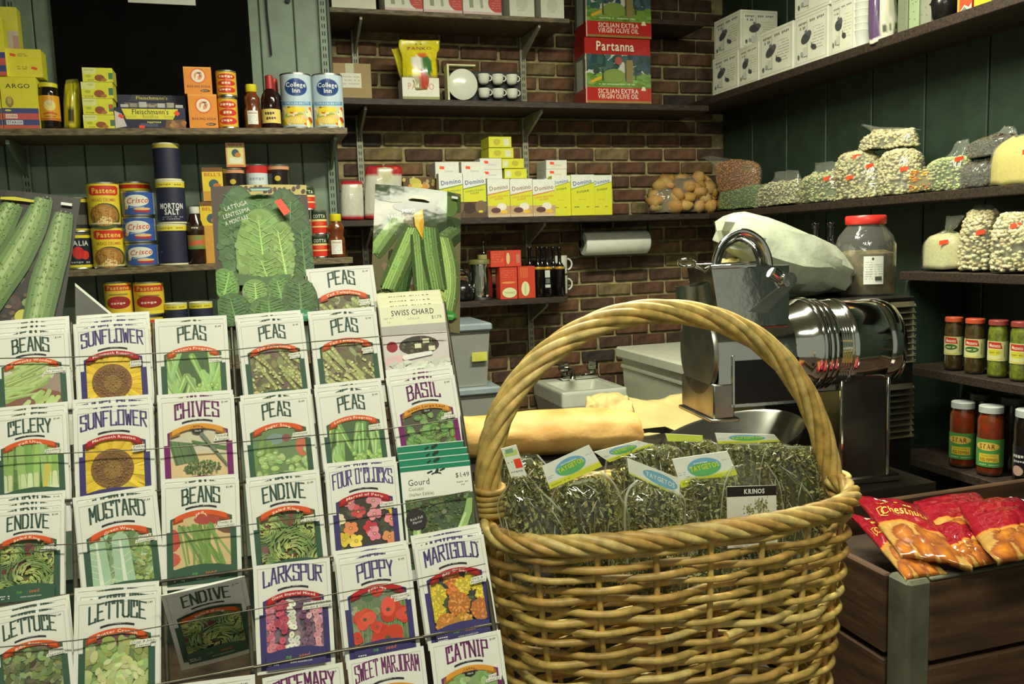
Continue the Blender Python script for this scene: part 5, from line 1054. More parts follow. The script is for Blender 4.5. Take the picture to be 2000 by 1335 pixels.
wbn = thing('storage_bin', 'large white plastic bin with a ledge lid right of the sink', 'bin', (1.70, 2.86, .0)); M_WPL = mat('white_plastic', (218, 220, 198), .4, var=.04)
MB().add([(-.16, -.38, .02), (.16, -.38, .02), (.16, .40, .02), (-.16, .40, .02), (-.20, -.42, .93), (.2, -.42, .93), (.2, .44, .93), (-.2, .44, .93)], [(3, 2, 1, 0), (4, 5, 6, 7), (0, 1, 5, 4), (1, 2, 6, 5), (2, 3, 7, 6), (3, 0, 4, 7)]).obj('body', M_WPL, wbn)
MB().rbox((-.222, -.44, .925), (.222, .46, .972), .008).obj('lid', M_WPL, wbn); MB().rbox((-.207, -.425, .88), (.207, .445, .90), .006).obj('ledge', M_WPL, wbn)
M_BOXP = film('smoky_box_plastic', (.50, .54, .44), .16, .3, 12, .2, haze=.32); M_LIDP = mat('blue_grey_lid', (150, 164, 170), .4, var=.05)
zz = .45
for k, (px, w_, h_, lab) in enumerate(((906, .20, .42, 'lower smoky plastic storage box with blue grey lid and yellow tag'), (897, .185, .215, 'upper smoky plastic storage box with blue grey lid and yellow tag'))):
    x = PY(px, 700, 3.15).x; t = thing('plastic_box', lab, 'storage box', (x, 3.17, zz), group='stacked storage boxes')
    MB().add([(-w_*.43, -.12, 0), (w_*.43, -.12, 0), (w_*.43, .14, 0), (-w_*.43, .14, 0), (-w_*.5, -.14, h_), (w_*.5, -.14, h_), (w_*.5, .16, h_), (-w_*.5, .16, h_)], [(3, 2, 1, 0), (0, 1, 5, 4), (1, 2, 6, 5), (2, 3, 7, 6), (3, 0, 4, 7)]).obj('body', M_BOXP, t)
    MB().rbox((-w_*.54, -.155, h_-.004), (w_*.54, .175, h_+.024), .006).obj('lid', M_LIDP, t)
    MB().rbox((-w_*.38, -.10, .006), (w_*.38, .12, h_*.55), .02).obj('contents', mat('grey_contents', (104, 104, 84), .8, var=.3, scale=20), t)
    o = MB().rbox((w_*.1, -.148 if k == 0 else -.146, h_*.45), (w_*.42, -.144 if k == 0 else -.142, h_*.45+.034), .0005).obj('tag', mat('yellow_tag', (206, 204, 90), .6), t)
    zz += h_+.026
tag(MB().rbox((-.2, -.15, 0), (.2, .15, .449), .004).obj('low_cabinet', M_CAB, loc=(PY(900, 700, 3.15).x, 3.18, 0)), 'low dark cabinet under the plastic storage boxes', 'cabinet')
tw = thing('paper_towel_roll', 'white paper towel roll on a holder beneath the sugar shelf', 'paper towels', (1.54, 3.44, 1.415))
MB().lathe([(.018, -.152), (.048, -.152), (.052, -.147), (.052, .147), (.048, .152), (.018, .152)], 40, (0, 0, 0), 'x').obj('roll', mat('paper_towel', (226, 228, 216), .8, var=.04, bump=.2, bscale=80), tw, 50)
MB().lathe([(.001, -.165), (.017, -.165), (.017, .165), (.001, .165)], 20, (0, 0, 0), 'x').obj('core', mat('dark_core', (44, 60, 40), .6), tw, 50)
for s in (-1, 1): MB().rbox((s*.162-.003, -.012, -.018), (s*.162+.003, .012, .09), .002).obj('holder_arm', mat('green_holder', (60, 78, 56), .5), tw)
# ================================================================ goods on the green boarded shelves
def zL(k, px): return zs(k, PY(px, 400, YLF).x)
YA = YLF+.012
ORG = (240, 84, 44)
def st_(cv, x, y, w_=.12, h=.06, rot=.25): cv.poly([(x-w_/2*cos(rot)+h/2*sin(rot), y-w_/2*sin(rot)-h/2*cos(rot)), (x+w_/2*cos(rot)+h/2*sin(rot), y+w_/2*sin(rot)-h/2*cos(rot)), (x+w_/2*cos(rot)-h/2*sin(rot), y+w_/2*sin(rot)+h/2*cos(rot)), (x-w_/2*cos(rot)-h/2*sin(rot), y-w_/2*sin(rot)+h/2*cos(rot))], ORG)
def d_argo(cv):
    a = cv.a; cv.rect(0, 0, 1, a, (226, 216, 60)); cv.text('ARGO', .48, a*.17, .13, (64, 60, 44), wd=.66, bold=.01)
    cv.ell(.22, a*.48, .11, .17, (150, 132, 70), 0, 14); cv.ell(.22, a*.45, .06, .12, (196, 176, 92), 0, 12)      # a plain ear of corn
    cv.rect(0, a*.60, 1, a*.70, (72, 78, 132)); cv.rect(0, a*.70, 1, a*.82, (204, 92, 84)); cv.rect(0, a*.82, 1, a*.93, (72, 78, 132)); cv.rect(0, a*.93, 1, a, (206, 96, 80)); cv.ell(.16, a*.645, .09, .03, (226, 216, 60)); cv.rect(.08, a*.715, .40, a*.80, (236, 220, 206)); cv.text('CORN', .24, a*.757, .07, (200, 80, 76), wd=.26, bold=.02); cv.rect(.08, a*.835, .54, a*.92, (222, 224, 224)); cv.text('STARCH', .31, a*.877, .07, (72, 78, 132), wd=.4, bold=.02)
def d_argo_top(cv):
    a = cv.a; cv.rect(0, 0, 1, a, (226, 216, 60)); [cv.squig(.34, .62, a*(.17+k*.06), .035, (150, 146, 50), 6) for k in range(2)]; [cv.squig(.3, .58, a*(.62+k*.07), .035, (150, 146, 50), 6) for k in range(2)]; st_(cv, .2, a*.22, .16, .08); st_(cv, .78, a*.68, .16, .07)
gA = 'yellow starch boxes stacked at the left end'
zb = zL('L1', 44); o1 = carton('starch_box', 'yellow corn starch box whose whole front shows, beside the molasses jar', 'starch box', 8, 79, 151, YA, zb, .055, (226, 216, 60), d_argo, gA)
carton('starch_box', 'yellow corn starch box cut off by the left edge of the photo', 'starch box', -64, 6, 152, YA, zb, .055, (226, 216, 60), d_argo, gA)
z2 = z_at(44, 150, YA)+.0015
carton('starch_box', 'yellow starch box with two orange stickers lying on top of the starch boxes', 'starch box', 15, 84, 96, YA+.012, z2, .07, (226, 216, 60), d_argo_top, gA)
carton('starch_box', 'upright starch box cut off by the left edge, standing on the lower boxes', 'starch box', -52, 14, 32, YA, z2, .05, (226, 216, 60), d_argo, gA)
carton('starch_box', 'pale yellow starch box standing behind at the very top left', 'starch box', 0, 40, 14, YA+.10, z_at(44, 96, YA+.012)+.0015, .05, (226, 216, 60), lambda cv: (cv.rect(0, 0, 1, cv.a, (226, 216, 80)), cv.rect(.3, cv.a*.5, 1, cv.a, (206, 190, 170)), cv.rect(.7, cv.a*.6, 1, cv.a, (190, 150, 140))), gA)
# jars
def jar(name, label, cat, x0, x1, yt, Y, zb, glass, lidm, draw=None, group=None, v0=.25, v1=.8, contents=None, lidh=.10, neck=.86, R=None, seed=5, wrap=.9, gloss=True, shoulder=.12):
    a = PX_at(x0, zb, Y); b = PX_at(x1, zb, Y); R = R or (b-a)/2*.98*cos(atan2((a+b)/2, Y)); x = (a+b)/2; H = z_at((x0+x1)/2, yt, Y)-zb
    t = thing(name, label, cat, (x, Y, zb+.0005), group=group)
    MB().lathe([(R*.85, 0), (R*.97, .003), (R, .01), (R, H*(1-lidh-shoulder)), (R*.97, H*(1-lidh-shoulder*.5)), (R*neck, H*(1-lidh)), (R*neck*.98, H*(1-lidh*.4))], 36).obj('body', glass, t, 50)
    if contents: MB().lathe([(R*.83, .003), (R*.95, .006), (R*.965, .012), (R*.965, H*(1-lidh-shoulder)), (R*neck*.9, H*(1-lidh*1.1)), (.001, H*(1-lidh*1.1))], 30).obj('contents', contents, t, 50)
    MB().lathe([(R*neck*1.0, H*(1-lidh)), (R*(neck+.07), H*(1-lidh)+.001), (R*(neck+.07), H-.002), (R*neck, H), (.001, H)], 36).obj('lid', lidm, t, 40)
    if draw:
        W = pi*R*wrap; hh = H*(v1-v0); cv = Canvas(hh/W, seed); draw(cv); cv.obj('label_print', cyl_map(R, H*(1-v0), W, turn=-atan2(x, Y)), M_GLOSS if gloss else M_PRINT, t, slice_du=.05)
    return t
M_DKBR = mat('dark_brown_glass', (30, 20, 14), .1, var=.1); M_YLID = mat('yellow_plastic', (224, 210, 40), .4, var=.05); M_WLID = mat('white_lid', (220, 222, 212), .4, var=.05); M_RLID = mat('red_cap', (170, 40, 34), .4, var=.08)
jar('molasses_jar', 'black molasses jar with yellow lid and orange label', 'jar', 81, 122, 164, YA+.03, zL('L1', 100), M_DKBR, M_YLID, lambda cv: (cv.rect(0, 0, 1, cv.a, (222, 160, 44)), cv.rect(0, cv.a*.9, 1, cv.a, (190, 110, 40)), cv.ell(.5, cv.a*.4, .22, .2, (232, 214, 120)), cv.ell(.5, cv.a*.3, .1, .12, (206, 190, 140)), cv.band(.25, .75, cv.a*.72, .06, .07, (196, 90, 40)), cv.squig(.3, .7, cv.a*.82, .04, (120, 70, 30))), v0=.28, v1=.82)
# soft bags: pillow with vertex colours
def pouch(name, label, cat, rows, Y, colfn, m=None, noise=.002, seed=4, text=None, group=None, k=6, mm=40):
    R = random.Random(seed); rings = resample(loft(rows, Y, mm, noise, seed), k); base = sum(rings[-1], V())/mm; base.z = min(p.z for p in rings[-1]); N = len(rings); mb = MB(); vs_ = []; cs = []
    for i, r in enumerate(rings):
        for j, p in enumerate(r):
            vs_.append(p-base); ph = 2*pi*j/mm; cs.append(lin(colfn((1+cos(ph))/2, i/(N-1), sin(ph) < .2, R)))
    ring_mesh([[v for v in vs_[i*mm:(i+1)*mm]] for i in range(N)], mb); mb.c = cs
    o = mb.obj(name, m or M_GLOSS, loc=base, smooth=170, colors=True); tag(o, label, cat, group)
    if text:
        cv = Canvas(1, seed); text(cv); A_ = [r[mm//2]-base for r in rings]; B_ = [r[0]-base for r in rings]; D_ = [r[mm*3//4]-base for r in rings]
        def fn(u_, v_, l):
            t_ = max(0, min(N-1.001, v_*(N-1))); i = int(t_); f = t_-i; a = A_[i].lerp(A_[i+1], f); b = B_[i].lerp(B_[i+1], f); d = D_[i].lerp(D_[i+1], f); c = (a+b)/2; x = 2*u_-1; return c+(b-a)/2*x+(d-c)*(sqrt(max(0, 1-x*x)))+V((0, -.0012-l*3e-5, 0))
        cv.obj('print', fn, M_PRINT, o)
    return o
pouch('yellow_pouch', 'crumpled yellow pouch of dried goods beside the molasses jar', 'pouch', [(128, 157, 152, 155, .006), (127, 170, 156, 168, .016), (125, 200, 158, 200, .028), (126, 252, 158, 252, .03)], YA+.05, lambda u_, v_, f, R: (70, 64, 30) if .74 < v_ < .9 and .3 < u_ < .7 else jit(R, (206, 196, 46) if v_ > .25 else (150, 140, 60), 10), seed=7)
def d_boul(cv):
    a = cv.a; cv.rect(0, 0, 1, a, (222, 218, 60)); cv.rect(0, 0, .45, a*.45, (226, 226, 150)); cv.squig(.06, .4, a*.12, a*.12, (196, 190, 90), 5); cv.ell(.56, a*.72, .17, a*.24, (150, 84, 44), 0, 12); cv.ell(.7, a*.85, .1, a*.12, (176, 120, 60), 0, 10); cv.ell(.2, a*.6, .1, a*.1, (176, 186, 50), 0, 10); cv.rect(.86, a*.35, 1, a*.8, (80, 120, 90)); cv.squig(.1, .45, a*.85, a*.08, (170, 150, 60), 5)
yy = [253, 224, 192, 160, 132]; zb = zL('L1', 192)
for k, (x0, x1) in enumerate(((164, 225), (163, 222), (160, 222), (162, 221))):
    zt = z_at(192, yy[k+1], YA); carton('bouillon_box', ['bottom of four stacked yellow green bouillon boxes', 'second from bottom of four stacked bouillon boxes, with an orange sticker', 'third from bottom of four stacked yellow green bouillon boxes', 'topmost of four stacked yellow green bouillon boxes'][k], 'bouillon box', x0, x1, yy[k+1], YA, zb, .08, (216, 212, 70), (lambda cv: (d_boul(cv), st_(cv, .93, cv.a*.5, .08, .14, 0))) if k == 1 else d_boul, 'stacked bouillon boxes', H=zt-zb-.001, seed=k); zb = zt
# yeast display tray
zb = zL('L1', 295); xa, xb = PX_at(226, zb, YA), PX_at(364, zb, YA); W = xb-xa; H = z_at(295, 210, YA)-zb; H2 = z_at(295, 176, YA)-zb
t = thing('yeast_display', 'open display carton of yeast packets with a yellow front panel', 'display carton', ((xa+xb)/2, YA, zb))
M_NAVY = mat('navy_card', (44, 46, 74), .5, var=.05)
MB().rbox((-W/2, 0, 0), (W/2, .09, .003), .001).rbox((-W/2, 0, .003), (W/2, .002, H), .0008).rbox((-W/2, .088, 0), (W/2, .09, H2), .0008).rbox((-W/2, .002, 0), (-W/2+.002, .09, H), .0005).rbox((W/2-.002, .002, 0), (W/2, .09, H), .0005).obj('tray', M_NAVY, t)
def d_fl(cv):
    a = cv.a; cv.rect(0, 0, 1, a, (48, 46, 70)); cv.poly([(.10, .02), (.90, .02), (.82, a*.56), (.16, a*.56)], (228, 218, 66)); cv.text("Fleischmann's", .5, a*.20, .075, (60, 56, 60), wd=.52, bold=.01); cv.text('ActiveDry', .22, a*.42, .06, (176, 170, 70), wd=.16); cv.text('RapidRise', .5, a*.42, .06, (150, 140, 70), wd=.22); cv.text('Active', .76, a*.42, .06, (176, 170, 70), wd=.14); cv.poly([(0, .05), (.1, .1), (.16, a*.9), (0, a)], (214, 200, 200)); cv.poly([(.72, a*.6), (.98, a*.55), (1, a), (.7, a)], (120, 84, 60)); [cv.ell(.78+cv.R.uniform(0, .2), a*cv.R.uniform(.65, .95), .03, .03, jit(cv.R, (170, 124, 70), 20)) for _ in range(12)]; cv.rect(.35, a*.75, .6, a*.92, (80, 84, 110)); cv.squig(.45, .65, a*.66, .03, (196, 190, 90), 7); st_(cv, .37, a*.93, .08, .05, 0); st_(cv, .09, a*.42, .07, .05, .5); st_(cv, .88, a*.26, .07, .06, .8)
cv = Canvas(H/W, 8); d_fl(cv); cv.obj('front_print', flat_map(W, H, 0, 3e-5), M_PRINT, t)
cv = Canvas(H2/W, 9); a = cv.a; cv.poly([(.22, 0), (.80, 0), (.86, .10), (.16, .10)], (70, 66, 84)); cv.text("Fleischmann's", .5, .045, .05, (216, 206, 70), wd=.46, bold=.01); cv.rect(.1, .12, .9, a, (110, 106, 112)); cv.squig(.36, .62, .14, .04, (190, 180, 120), 6); cv.obj('back_print', lambda u_, v_, l: ((u_-.5)*W, .0875-l*3e-5, H2-v_*W), M_PRINT, t)
for k in range(7): MB().rbox((-W*.42+k*W*.13, .015+.008*(k % 2), .004), (-W*.42+k*W*.13+W*.11, .022+.008*(k % 2), H+.012+.004*(k % 3)), .001).obj('yeast_sachet', mat('sachet', (176, 168, 150), .4) if k % 2 else mat('sachet_b', (206, 200, 196), .4), t)
# baking soda
def d_soda(cv):
    a = cv.a; cv.rect(0, 0, 1, a, (232, 144, 50)); cv.rect(0, 0, 1, a*.06, (238, 164, 70)); cv.ell(.52, a*.33, .29, .29, (226, 110, 60), 0, 26); cv.ell(.52, a*.33, .24, .24, (240, 226, 200), 0, 24); cv.ell(.52, a*.33, .15, .15, (226, 150, 110), 0, 20)
    cv.cap(.46, a*.33+.12, .48, a*.33-.02, .045, (244, 232, 214), .035); cv.cap(.48, a*.33-.02, .58, a*.33-.06, .035, (244, 232, 214), .03); cv.cap(.56, a*.33-.10, .60, a*.33+.02, .018, (120, 90, 80)); cv.rect(.50, a*.33-.13, .64, a*.33-.09, (110, 84, 76)); cv.text('BAKING SODA', .52, a*.72, .085, (132, 72, 56), wd=.84, bold=.02); cv.ell(.75, a*.88, .18, .05, (90, 60, 40), 0, 14); cv.squig(.62, .88, a*.87, .03, (226, 200, 150), 6)
zb = zL('L1', 397); zt = z_at(397, 184, YA)
carton('baking_soda_box', 'lower orange baking soda box standing on the shelf', 'baking soda', 371, 427, 184, YA, zb, .055, (226, 140, 50), d_soda, 'orange baking soda boxes')
carton('baking_soda_box', 'upper orange baking soda box stacked on another', 'baking soda', 361, 415, 131, YA+.004, zt+.001, .055, (226, 140, 50), d_soda, 'orange baking soda boxes')
def d_bp(cv):
    a = cv.a; cv.rect(0, 0, 1, a, (228, 180, 50)); cv.rect(0, 0, .12, a, (214, 160, 44))
    for y, h in ((.12, .2), (.40, .2), (.70, .2)): cv.ell(.5, a*(y+h/2), .34, a*.135, (206, 62, 44), 0, 20); cv.squig(.24, .76, a*(y+h/2-.05), a*.1, (240, 226, 190), 5)
zb = zL('L1', 446); zt = z_at(446, 192, YA+.03)
can('baking_powder_can', 'lower yellow and red baking powder can', 'baking powder', 428, 467, 192, YA+.03, zb, (226, 170, 50), d_bp, 'baking powder cans'); can('baking_powder_can', 'upper yellow and red baking powder can stacked on another', 'baking powder', 424, 464, 140, YA+.03, zt+.001, (226, 170, 50), d_bp, 'baking powder cans')
# honey bottles
M_HONEY = mat('honey_plastic', (112, 56, 24), .2, var=.2, scale=30, coat=.4)
def honey(label, x0, x1, yt, zb, Y):
    a = PX_at(x0, zb, Y); b = PX_at(x1, zb, Y); R = (b-a)/2; H = z_at((x0+x1)/2, yt, Y)-zb; x = (a+b)/2; t = thing('honey_bottle', label, 'honey bottle', (x, Y, zb+.0005))
    MB().lathe([(R*.9, 0), (R, .004), (R, H*.42), (R*.82, H*.50), (R*.95, H*.62), (R*.95, H*.70), (R*.6, H*.80), (R*.55, H*.84)], 32).obj('body', M_HONEY, t, 60); MB().lathe([(R*.64, H*.83), (R*.66, H*.835), (R*.66, H*.99), (R*.6, H), (.001, H)], 28).obj('cap', M_YLID, t, 40)
    cv = Canvas(1.25, 3); cv.rect(0, 0, 1, 1.25, (226, 226, 218)); cv.rect(.1, .15, .9, .3, (190, 170, 150)); [cv.squig(.1, .9, .45+k*.15, .05, (176, 176, 170), 6) for k in range(5)]; cv.obj('label_print', cyl_map(R, H*.40, R*1.3, turn=-atan2(x, Y)), M_PRINT, t, slice_du=.1)
honey('honey bottle with yellow cap on the upper shelf beside the broth cans', 479, 512, 166, zL('L1', 495), YA+.035)
M_BRGL = mat('brown_sauce_glass', (40, 18, 14), .1, var=.15)
def sauce(label, x0, x1, yt, zb, Y):
    a = PX_at(x0, zb, Y); b = PX_at(x1, zb, Y); R = (b-a)/2; H = z_at((x0+x1)/2, yt, Y)-zb; x = (a+b)/2
    t = bottle('cooking_wine_bottle', label, 'bottle', x, Y, zb+.0005, R, H, M_BRGL, 'dark bottles with red caps'); MB().lathe([(R*.40, H*.70), (R*.44, H*.705), (R*.42, H*.99), (.001, H)], 20).obj('cap', M_RLID, t, 40)
    W = pi*R*.85; cv = Canvas(H*.26/W, 5); cv.rect(0, 0, 1, cv.a, (222, 200, 106)); cv.squig(.25, .75, cv.a*.22, cv.a*.2, (60, 50, 40), 5); cv.squig(.3, .7, cv.a*.58, cv.a*.2, (60, 50, 40), 4); cv.obj('label_print', cyl_map(R, H*.36, W, turn=-atan2(x, Y)), M_PRINT, t, slice_du=.08)
sauce('front dark bottle with red cap and yellow label', 513, 550, 148, zL('L1', 530), YA+.035); sauce('dark bottle with red cap standing behind the front one', 524, 558, 154, zL('L1', 540), YA+.11)
def d_ci(cv):
    a = cv.a; R = cv.R; cv.rect(0, 0, 1, a, (186, 204, 216)); cv.ell(.5, a*.25, .27, a*.17, (56, 84, 140), 0, 24); cv.ell(.5, a*.25, .245, a*.145, (40, 66, 122), 0, 24); cv.text('College', .5, a*.20, a*.085, (232, 236, 236), wd=.46, bold=.015); cv.text('Inn', .5, a*.31, a*.085, (232, 236, 236), wd=.18, bold=.015); cv.band(.12, .88, a*.50, -.03, a*.07, (96, 150, 190)); cv.text('CHICKEN BROTH', .5, a*.535, a*.045, (226, 236, 240), wd=.6, arc=-.03)
    cv.rect(.08, a*.6, .92, a*.97, (206, 206, 160)); [cv.ell(R.uniform(.14, .86), a*R.uniform(.66, .95), .09, .05, jit(R, R.choice([(222, 186, 60), (200, 70, 50), (150, 170, 60), (232, 220, 170)]), 20), R.random()*3) for _ in range(44)]; cv.ell(.46, a*.68, .22, a*.05, (238, 210, 60), 0, 16); cv.ell(.44, a*.88, .26, a*.07, (232, 196, 90), .1, 16); [cv.cap(.25+.05*k, a*.93, .3+.05*k, a*.84, .01, (244, 222, 150)) for k in range(7)]
can('broth_can', 'left pale blue chicken broth can', 'broth can', 552, 613, 147, YA+.055, zL('L1', 582), (186, 204, 216), d_ci, 'chicken broth cans'); can('broth_can', 'right pale blue chicken broth can at the end of the shelf', 'broth can', 614, 674, 148, YA+.055, zL('L1', 640), (186, 204, 216), d_ci, 'chicken broth cans')
# ---------------------------------------------------------------- second shelf
YC = YLF+.06; zb2 = lambda px: zL('L2', px)
def d_pas(cv):
    a = cv.a; cv.rect(0, 0, 1, a, (230, 206, 50)); cv.poly([(.16, a*.09), (.22, a*.05), (.80, a*.05), (.88, a*.10), (.86, a*.25), (.78, a*.29), (.24, a*.29), (.16, a*.24)], (206, 52, 36)); cv.text('Pastene', .52, a*.17, a*.13, (238, 206, 80), wd=.54, bold=.02); cv.text('BREAD CRUMBS', .5, a*.40, a*.08, (176, 84, 36), wd=.54, bold=.015); cv.ell(.52, a*.80, .36, a*.32, (70, 84, 40), 0, 26); cv.ell(.48, a*.78, .34, a*.27, (166, 116, 52), 0, 24); cv.ell(.44, a*.72, .22, a*.16, (186, 138, 66), 0, 18); cv.poly([(.3, a*.98), (.45, a*.80), (.62, a*.84), (.68, a*.98)], (232, 206, 140)); cv.rect(0, a*.965, 1, a, (220, 206, 150)); [cv.ell(cv.R.uniform(.2, .75), a*cv.R.uniform(.55, .95), .015, .01, jit(cv.R, (140, 94, 44), 20)) for _ in range(60)]
zt = z_at(212, 443, YC); can('bread_crumb_can', 'lower yellow bread crumb can', 'bread crumbs', 183, 249, 443, YC, zb2(215), (230, 206, 50), d_pas, 'yellow bread crumb cans', gloss=False); can('bread_crumb_can', 'upper yellow bread crumb can stacked on another', 'bread crumbs', 174, 239, 357, YC-.005, zt+.001, (230, 206, 50), d_pas, 'yellow bread crumb cans', gloss=False)
can('bread_crumb_can', 'yellow can standing behind the stack of shortening cans', 'can', 243, 306, 356, YC+.115, zb2(275), (230, 206, 50), lambda cv: (cv.rect(0, 0, 1, cv.a, (230, 206, 50)), cv.rect(0, .03, 1, .12, (206, 52, 36))), None)
def d_cri(cv):
    a = cv.a; cv.rect(0, 0, 1, a, (58, 92, 168)); cv.rect(0, 0, .07, a, (200, 206, 190)); cv.rect(.90, 0, 1, a, (214, 216, 200)); [cv.squig(.91, .99, a*(.15+k*.1), a*.04, (120, 120, 120), 3) for k in range(7)]
    cv.ell(.46, a*.38, .28, a*.27, (226, 226, 214), 0, 22); cv.poly([(.2, a*.36), (.3, a*.5), (.24, a*.78), (.18, a*.7)], (226, 226, 214)); cv.text('Crisco', .47, a*.37, a*.25, (204, 84, 44), wd=.48, bold=.02, shear=.3, rot=-.06); cv.ell(.21, a*.70, .035, a*.08, (232, 190, 60)); cv.ell(.58, a*.86, .20, a*.07, (170, 60, 70), 0, 14); cv.ell(.58, a*.76, .19, a*.06, (226, 190, 130), 0, 14); cv.rect(.3, a*.66, .62, a*.70, (150, 176, 214))
zb = zb2(278)
for k, (x0, x1, yt) in enumerate(((246, 312, 474), (241, 307, 423), (240, 304, 373))):
    zt = z_at(276, yt, YC); can('shortening_can', ['bottom blue shortening can of a stack of three', 'middle blue shortening can of a stack of three', 'top blue shortening can of a stack of three'][k], 'shortening can', x0, x1, yt, YC, zb, (58, 92, 168), d_cri, 'blue shortening cans', H=zt-zb-.001); zb = zt
M_CREAML = mat('cream_lid', (226, 222, 180), .5, var=.05)
def d_salt(full):
    def f(cv):
        a = cv.a; cv.rect(0, 0, 1, a, (34, 36, 62)); cv.rect(0, 0, 1, a*.13, (226, 208, 60)); cv.squig(.2, .8, a*.045, a*.04, (150, 136, 50), 9)
        if full: cv.text('MORTON', .5, a*.60, a*.135, (226, 228, 224), wd=.60, bold=.03); cv.text('SALT', .5, a*.75, a*.135, (226, 228, 224), wd=.36, bold=.03); cv.squig(.2, .8, a*.87, a*.025, (150, 150, 160), 10); cv.squig(.25, .75, a*.92, a*.025, (150, 150, 160), 9)
        else: cv.squig(.14, .22, a*.68, a*.03, (150, 150, 160), 3)
    return f
zb = zb2(342); z1 = z_at(342, 438, YC); z2_ = z_at(337, 354, YC)
can('salt_can', 'bottom navy salt can of a stack of three, plain side out', 'salt can', 312, 370, 438, YC, zb, (34, 36, 62), d_salt(False), 'navy salt cans', lid=M_CREAML, gloss=False)
can('salt_can', 'middle navy salt can of a stack of three with white lettering', 'salt can', 309, 366, 354, YC, z1+.001, (34, 36, 62), d_salt(True), 'navy salt cans', lid=M_CREAML, gloss=False)
can('salt_can', 'top navy salt can of a stack of three', 'salt can', 306, 352, 281, YC+.01, z2_+.001, (34, 36, 62), lambda cv: (cv.rect(0, 0, 1, cv.a, (34, 36, 62)), cv.rect(0, 0, 1, cv.a*.10, (190, 176, 70))), 'navy salt cans', lid=M_CREAML, gloss=False, R=.041)
can('dark_tomato_can', 'dark can with a red tomato picture beside the cucumber packet', 'can', 128, 184, 456, YC, zb2(160), (34, 36, 50), lambda cv: (cv.rect(0, 0, 1, cv.a, (34, 38, 56)), cv.rect(0, 0, 1, .08, (222, 206, 60)), cv.rect(0, cv.a-.07, 1, cv.a, (222, 206, 60)), cv.text('ITALIA', .5, cv.a*.25, .13, (206, 210, 200), wd=.56, bold=.02), cv.ell(.5, cv.a*.55, .15, .17, (196, 46, 40)), cv.ell(.66, cv.a*.62, .12, .12, (206, 60, 50)), cv.squig(.3, .8, cv.a*.82, .05, (160, 160, 150), 8)), None)
can('dark_tomato_can', 'dark can with a yellow rim stacked behind the cucumber packet', 'can', 130, 178, 386, YC, z_at(155, 455, YC)+.001, (40, 42, 44), lambda cv: (cv.rect(0, 0, 1, cv.a, (44, 44, 44)), cv.rect(0, 0, 1, .1, (206, 190, 60)), cv.rect(0, cv.a-.06, 1, cv.a, (206, 190, 60)), cv.rect(.4, .5, .8, .8, (90, 88, 80))), None)
# syrup bottle
x = PY(386, 500, YC).x; zb = zb2(386); H = z_at(386, 404, YC)-zb; R_ = (PX_at(405, zb, YC)-PX_at(368, zb, YC))/2
t = thing('syrup_bottle', 'dark syrup bottle with a white cap beside the salt cans', 'bottle', (x, YC, zb+.0005)); MB().lathe([(R_*.9, 0), (R_, .004), (R_, H*.60), (R_*.8, H*.72), (R_*.55, H*.86), (R_*.5, H*.88)], 28).obj('body', mat('syrup_glass', (48, 26, 18), .15, var=.2), t, 60); MB().lathe([(R_*.58, H*.88), (R_*.6, H*.885), (R_*.58, H), (.001, H)], 24).obj('cap', M_WLID, t, 40)
cv = Canvas(1.2, 4); cv.rect(0, 0, 1, .2, (60, 40, 30)); cv.squig(.3, .75, .05, .1, (210, 206, 190), 4); cv.rect(0, .45, 1, 1.1, (150, 120, 60)); cv.ell(.6, .6, .22, .12, (120, 130, 60)); cv.poly([(.1, .8), (.9, .66), (.9, .86), (.1, .98)], (196, 90, 60)); cv.rect(0, 1.0, 1, 1.15, (96, 130, 60)); cv.obj('label_print', cyl_map(R_, H*.66, R_*2.2, turn=-atan2(x, YC)), M_PRINT, t, slice_du=.08)
# small cans and spice boxes above the lettuce packet, standing on hidden cans
def d_spice(cv):
    a = cv.a; cv.rect(0, 0, 1, a, (206, 150, 110)); cv.rect(.08, .15, .92, a*.9, (216, 206, 130)); cv.text("BELL'S", .5, .11, .13, (170, 70, 50), wd=.7, bold=.02); cv.ell(.5, a*.42, .2, .22, (56, 80, 100)); cv.ell(.62, a*.5, .16, .14, (190, 120, 50)); cv.rect(.2, a*.62, .85, a*.85, (222, 222, 200)); cv.rect(.05, a*.9, .95, a, (206, 120, 70))
def d_bean(cv):
    a = cv.a; R = cv.R; cv.rect(0, 0, 1, a, (36, 30, 30)); cv.rect(0, 0, 1, a*.07, (210, 150, 110)); cv.ell(.46, a*.27, .10, .09, (206, 176, 70), 0, 12); cv.rect(0, a*.5, 1, a, (60, 48, 30)); [cv.ell(R.uniform(0, 1), a*R.uniform(.5, 1), .06, .045, jit(R, (216, 186, 96), 20)) for _ in range(60)]
def d_redc(cv):
    a = cv.a; R = cv.R; cv.rect(0, 0, 1, a, (206, 216, 216)); cv.rect(0, 0, 1, a*.16, (196, 50, 50)); cv.squig(.25, .75, a*.26, .1, (160, 170, 180), 5); cv.ell(.5, a*.6, .5, .12, (170, 190, 110)); [cv.ell(R.uniform(0, 1), a*R.uniform(.66, .95), .05, .04, jit(R, (140, 60, 80), 20)) for _ in range(40)]
YD = YC+.01; zb = zb2(462)
zA = z_at(462, 366, YD)-.012     # top of the hidden lower row of cans
HC = (z_at(505, 322, YD)-zb)/2
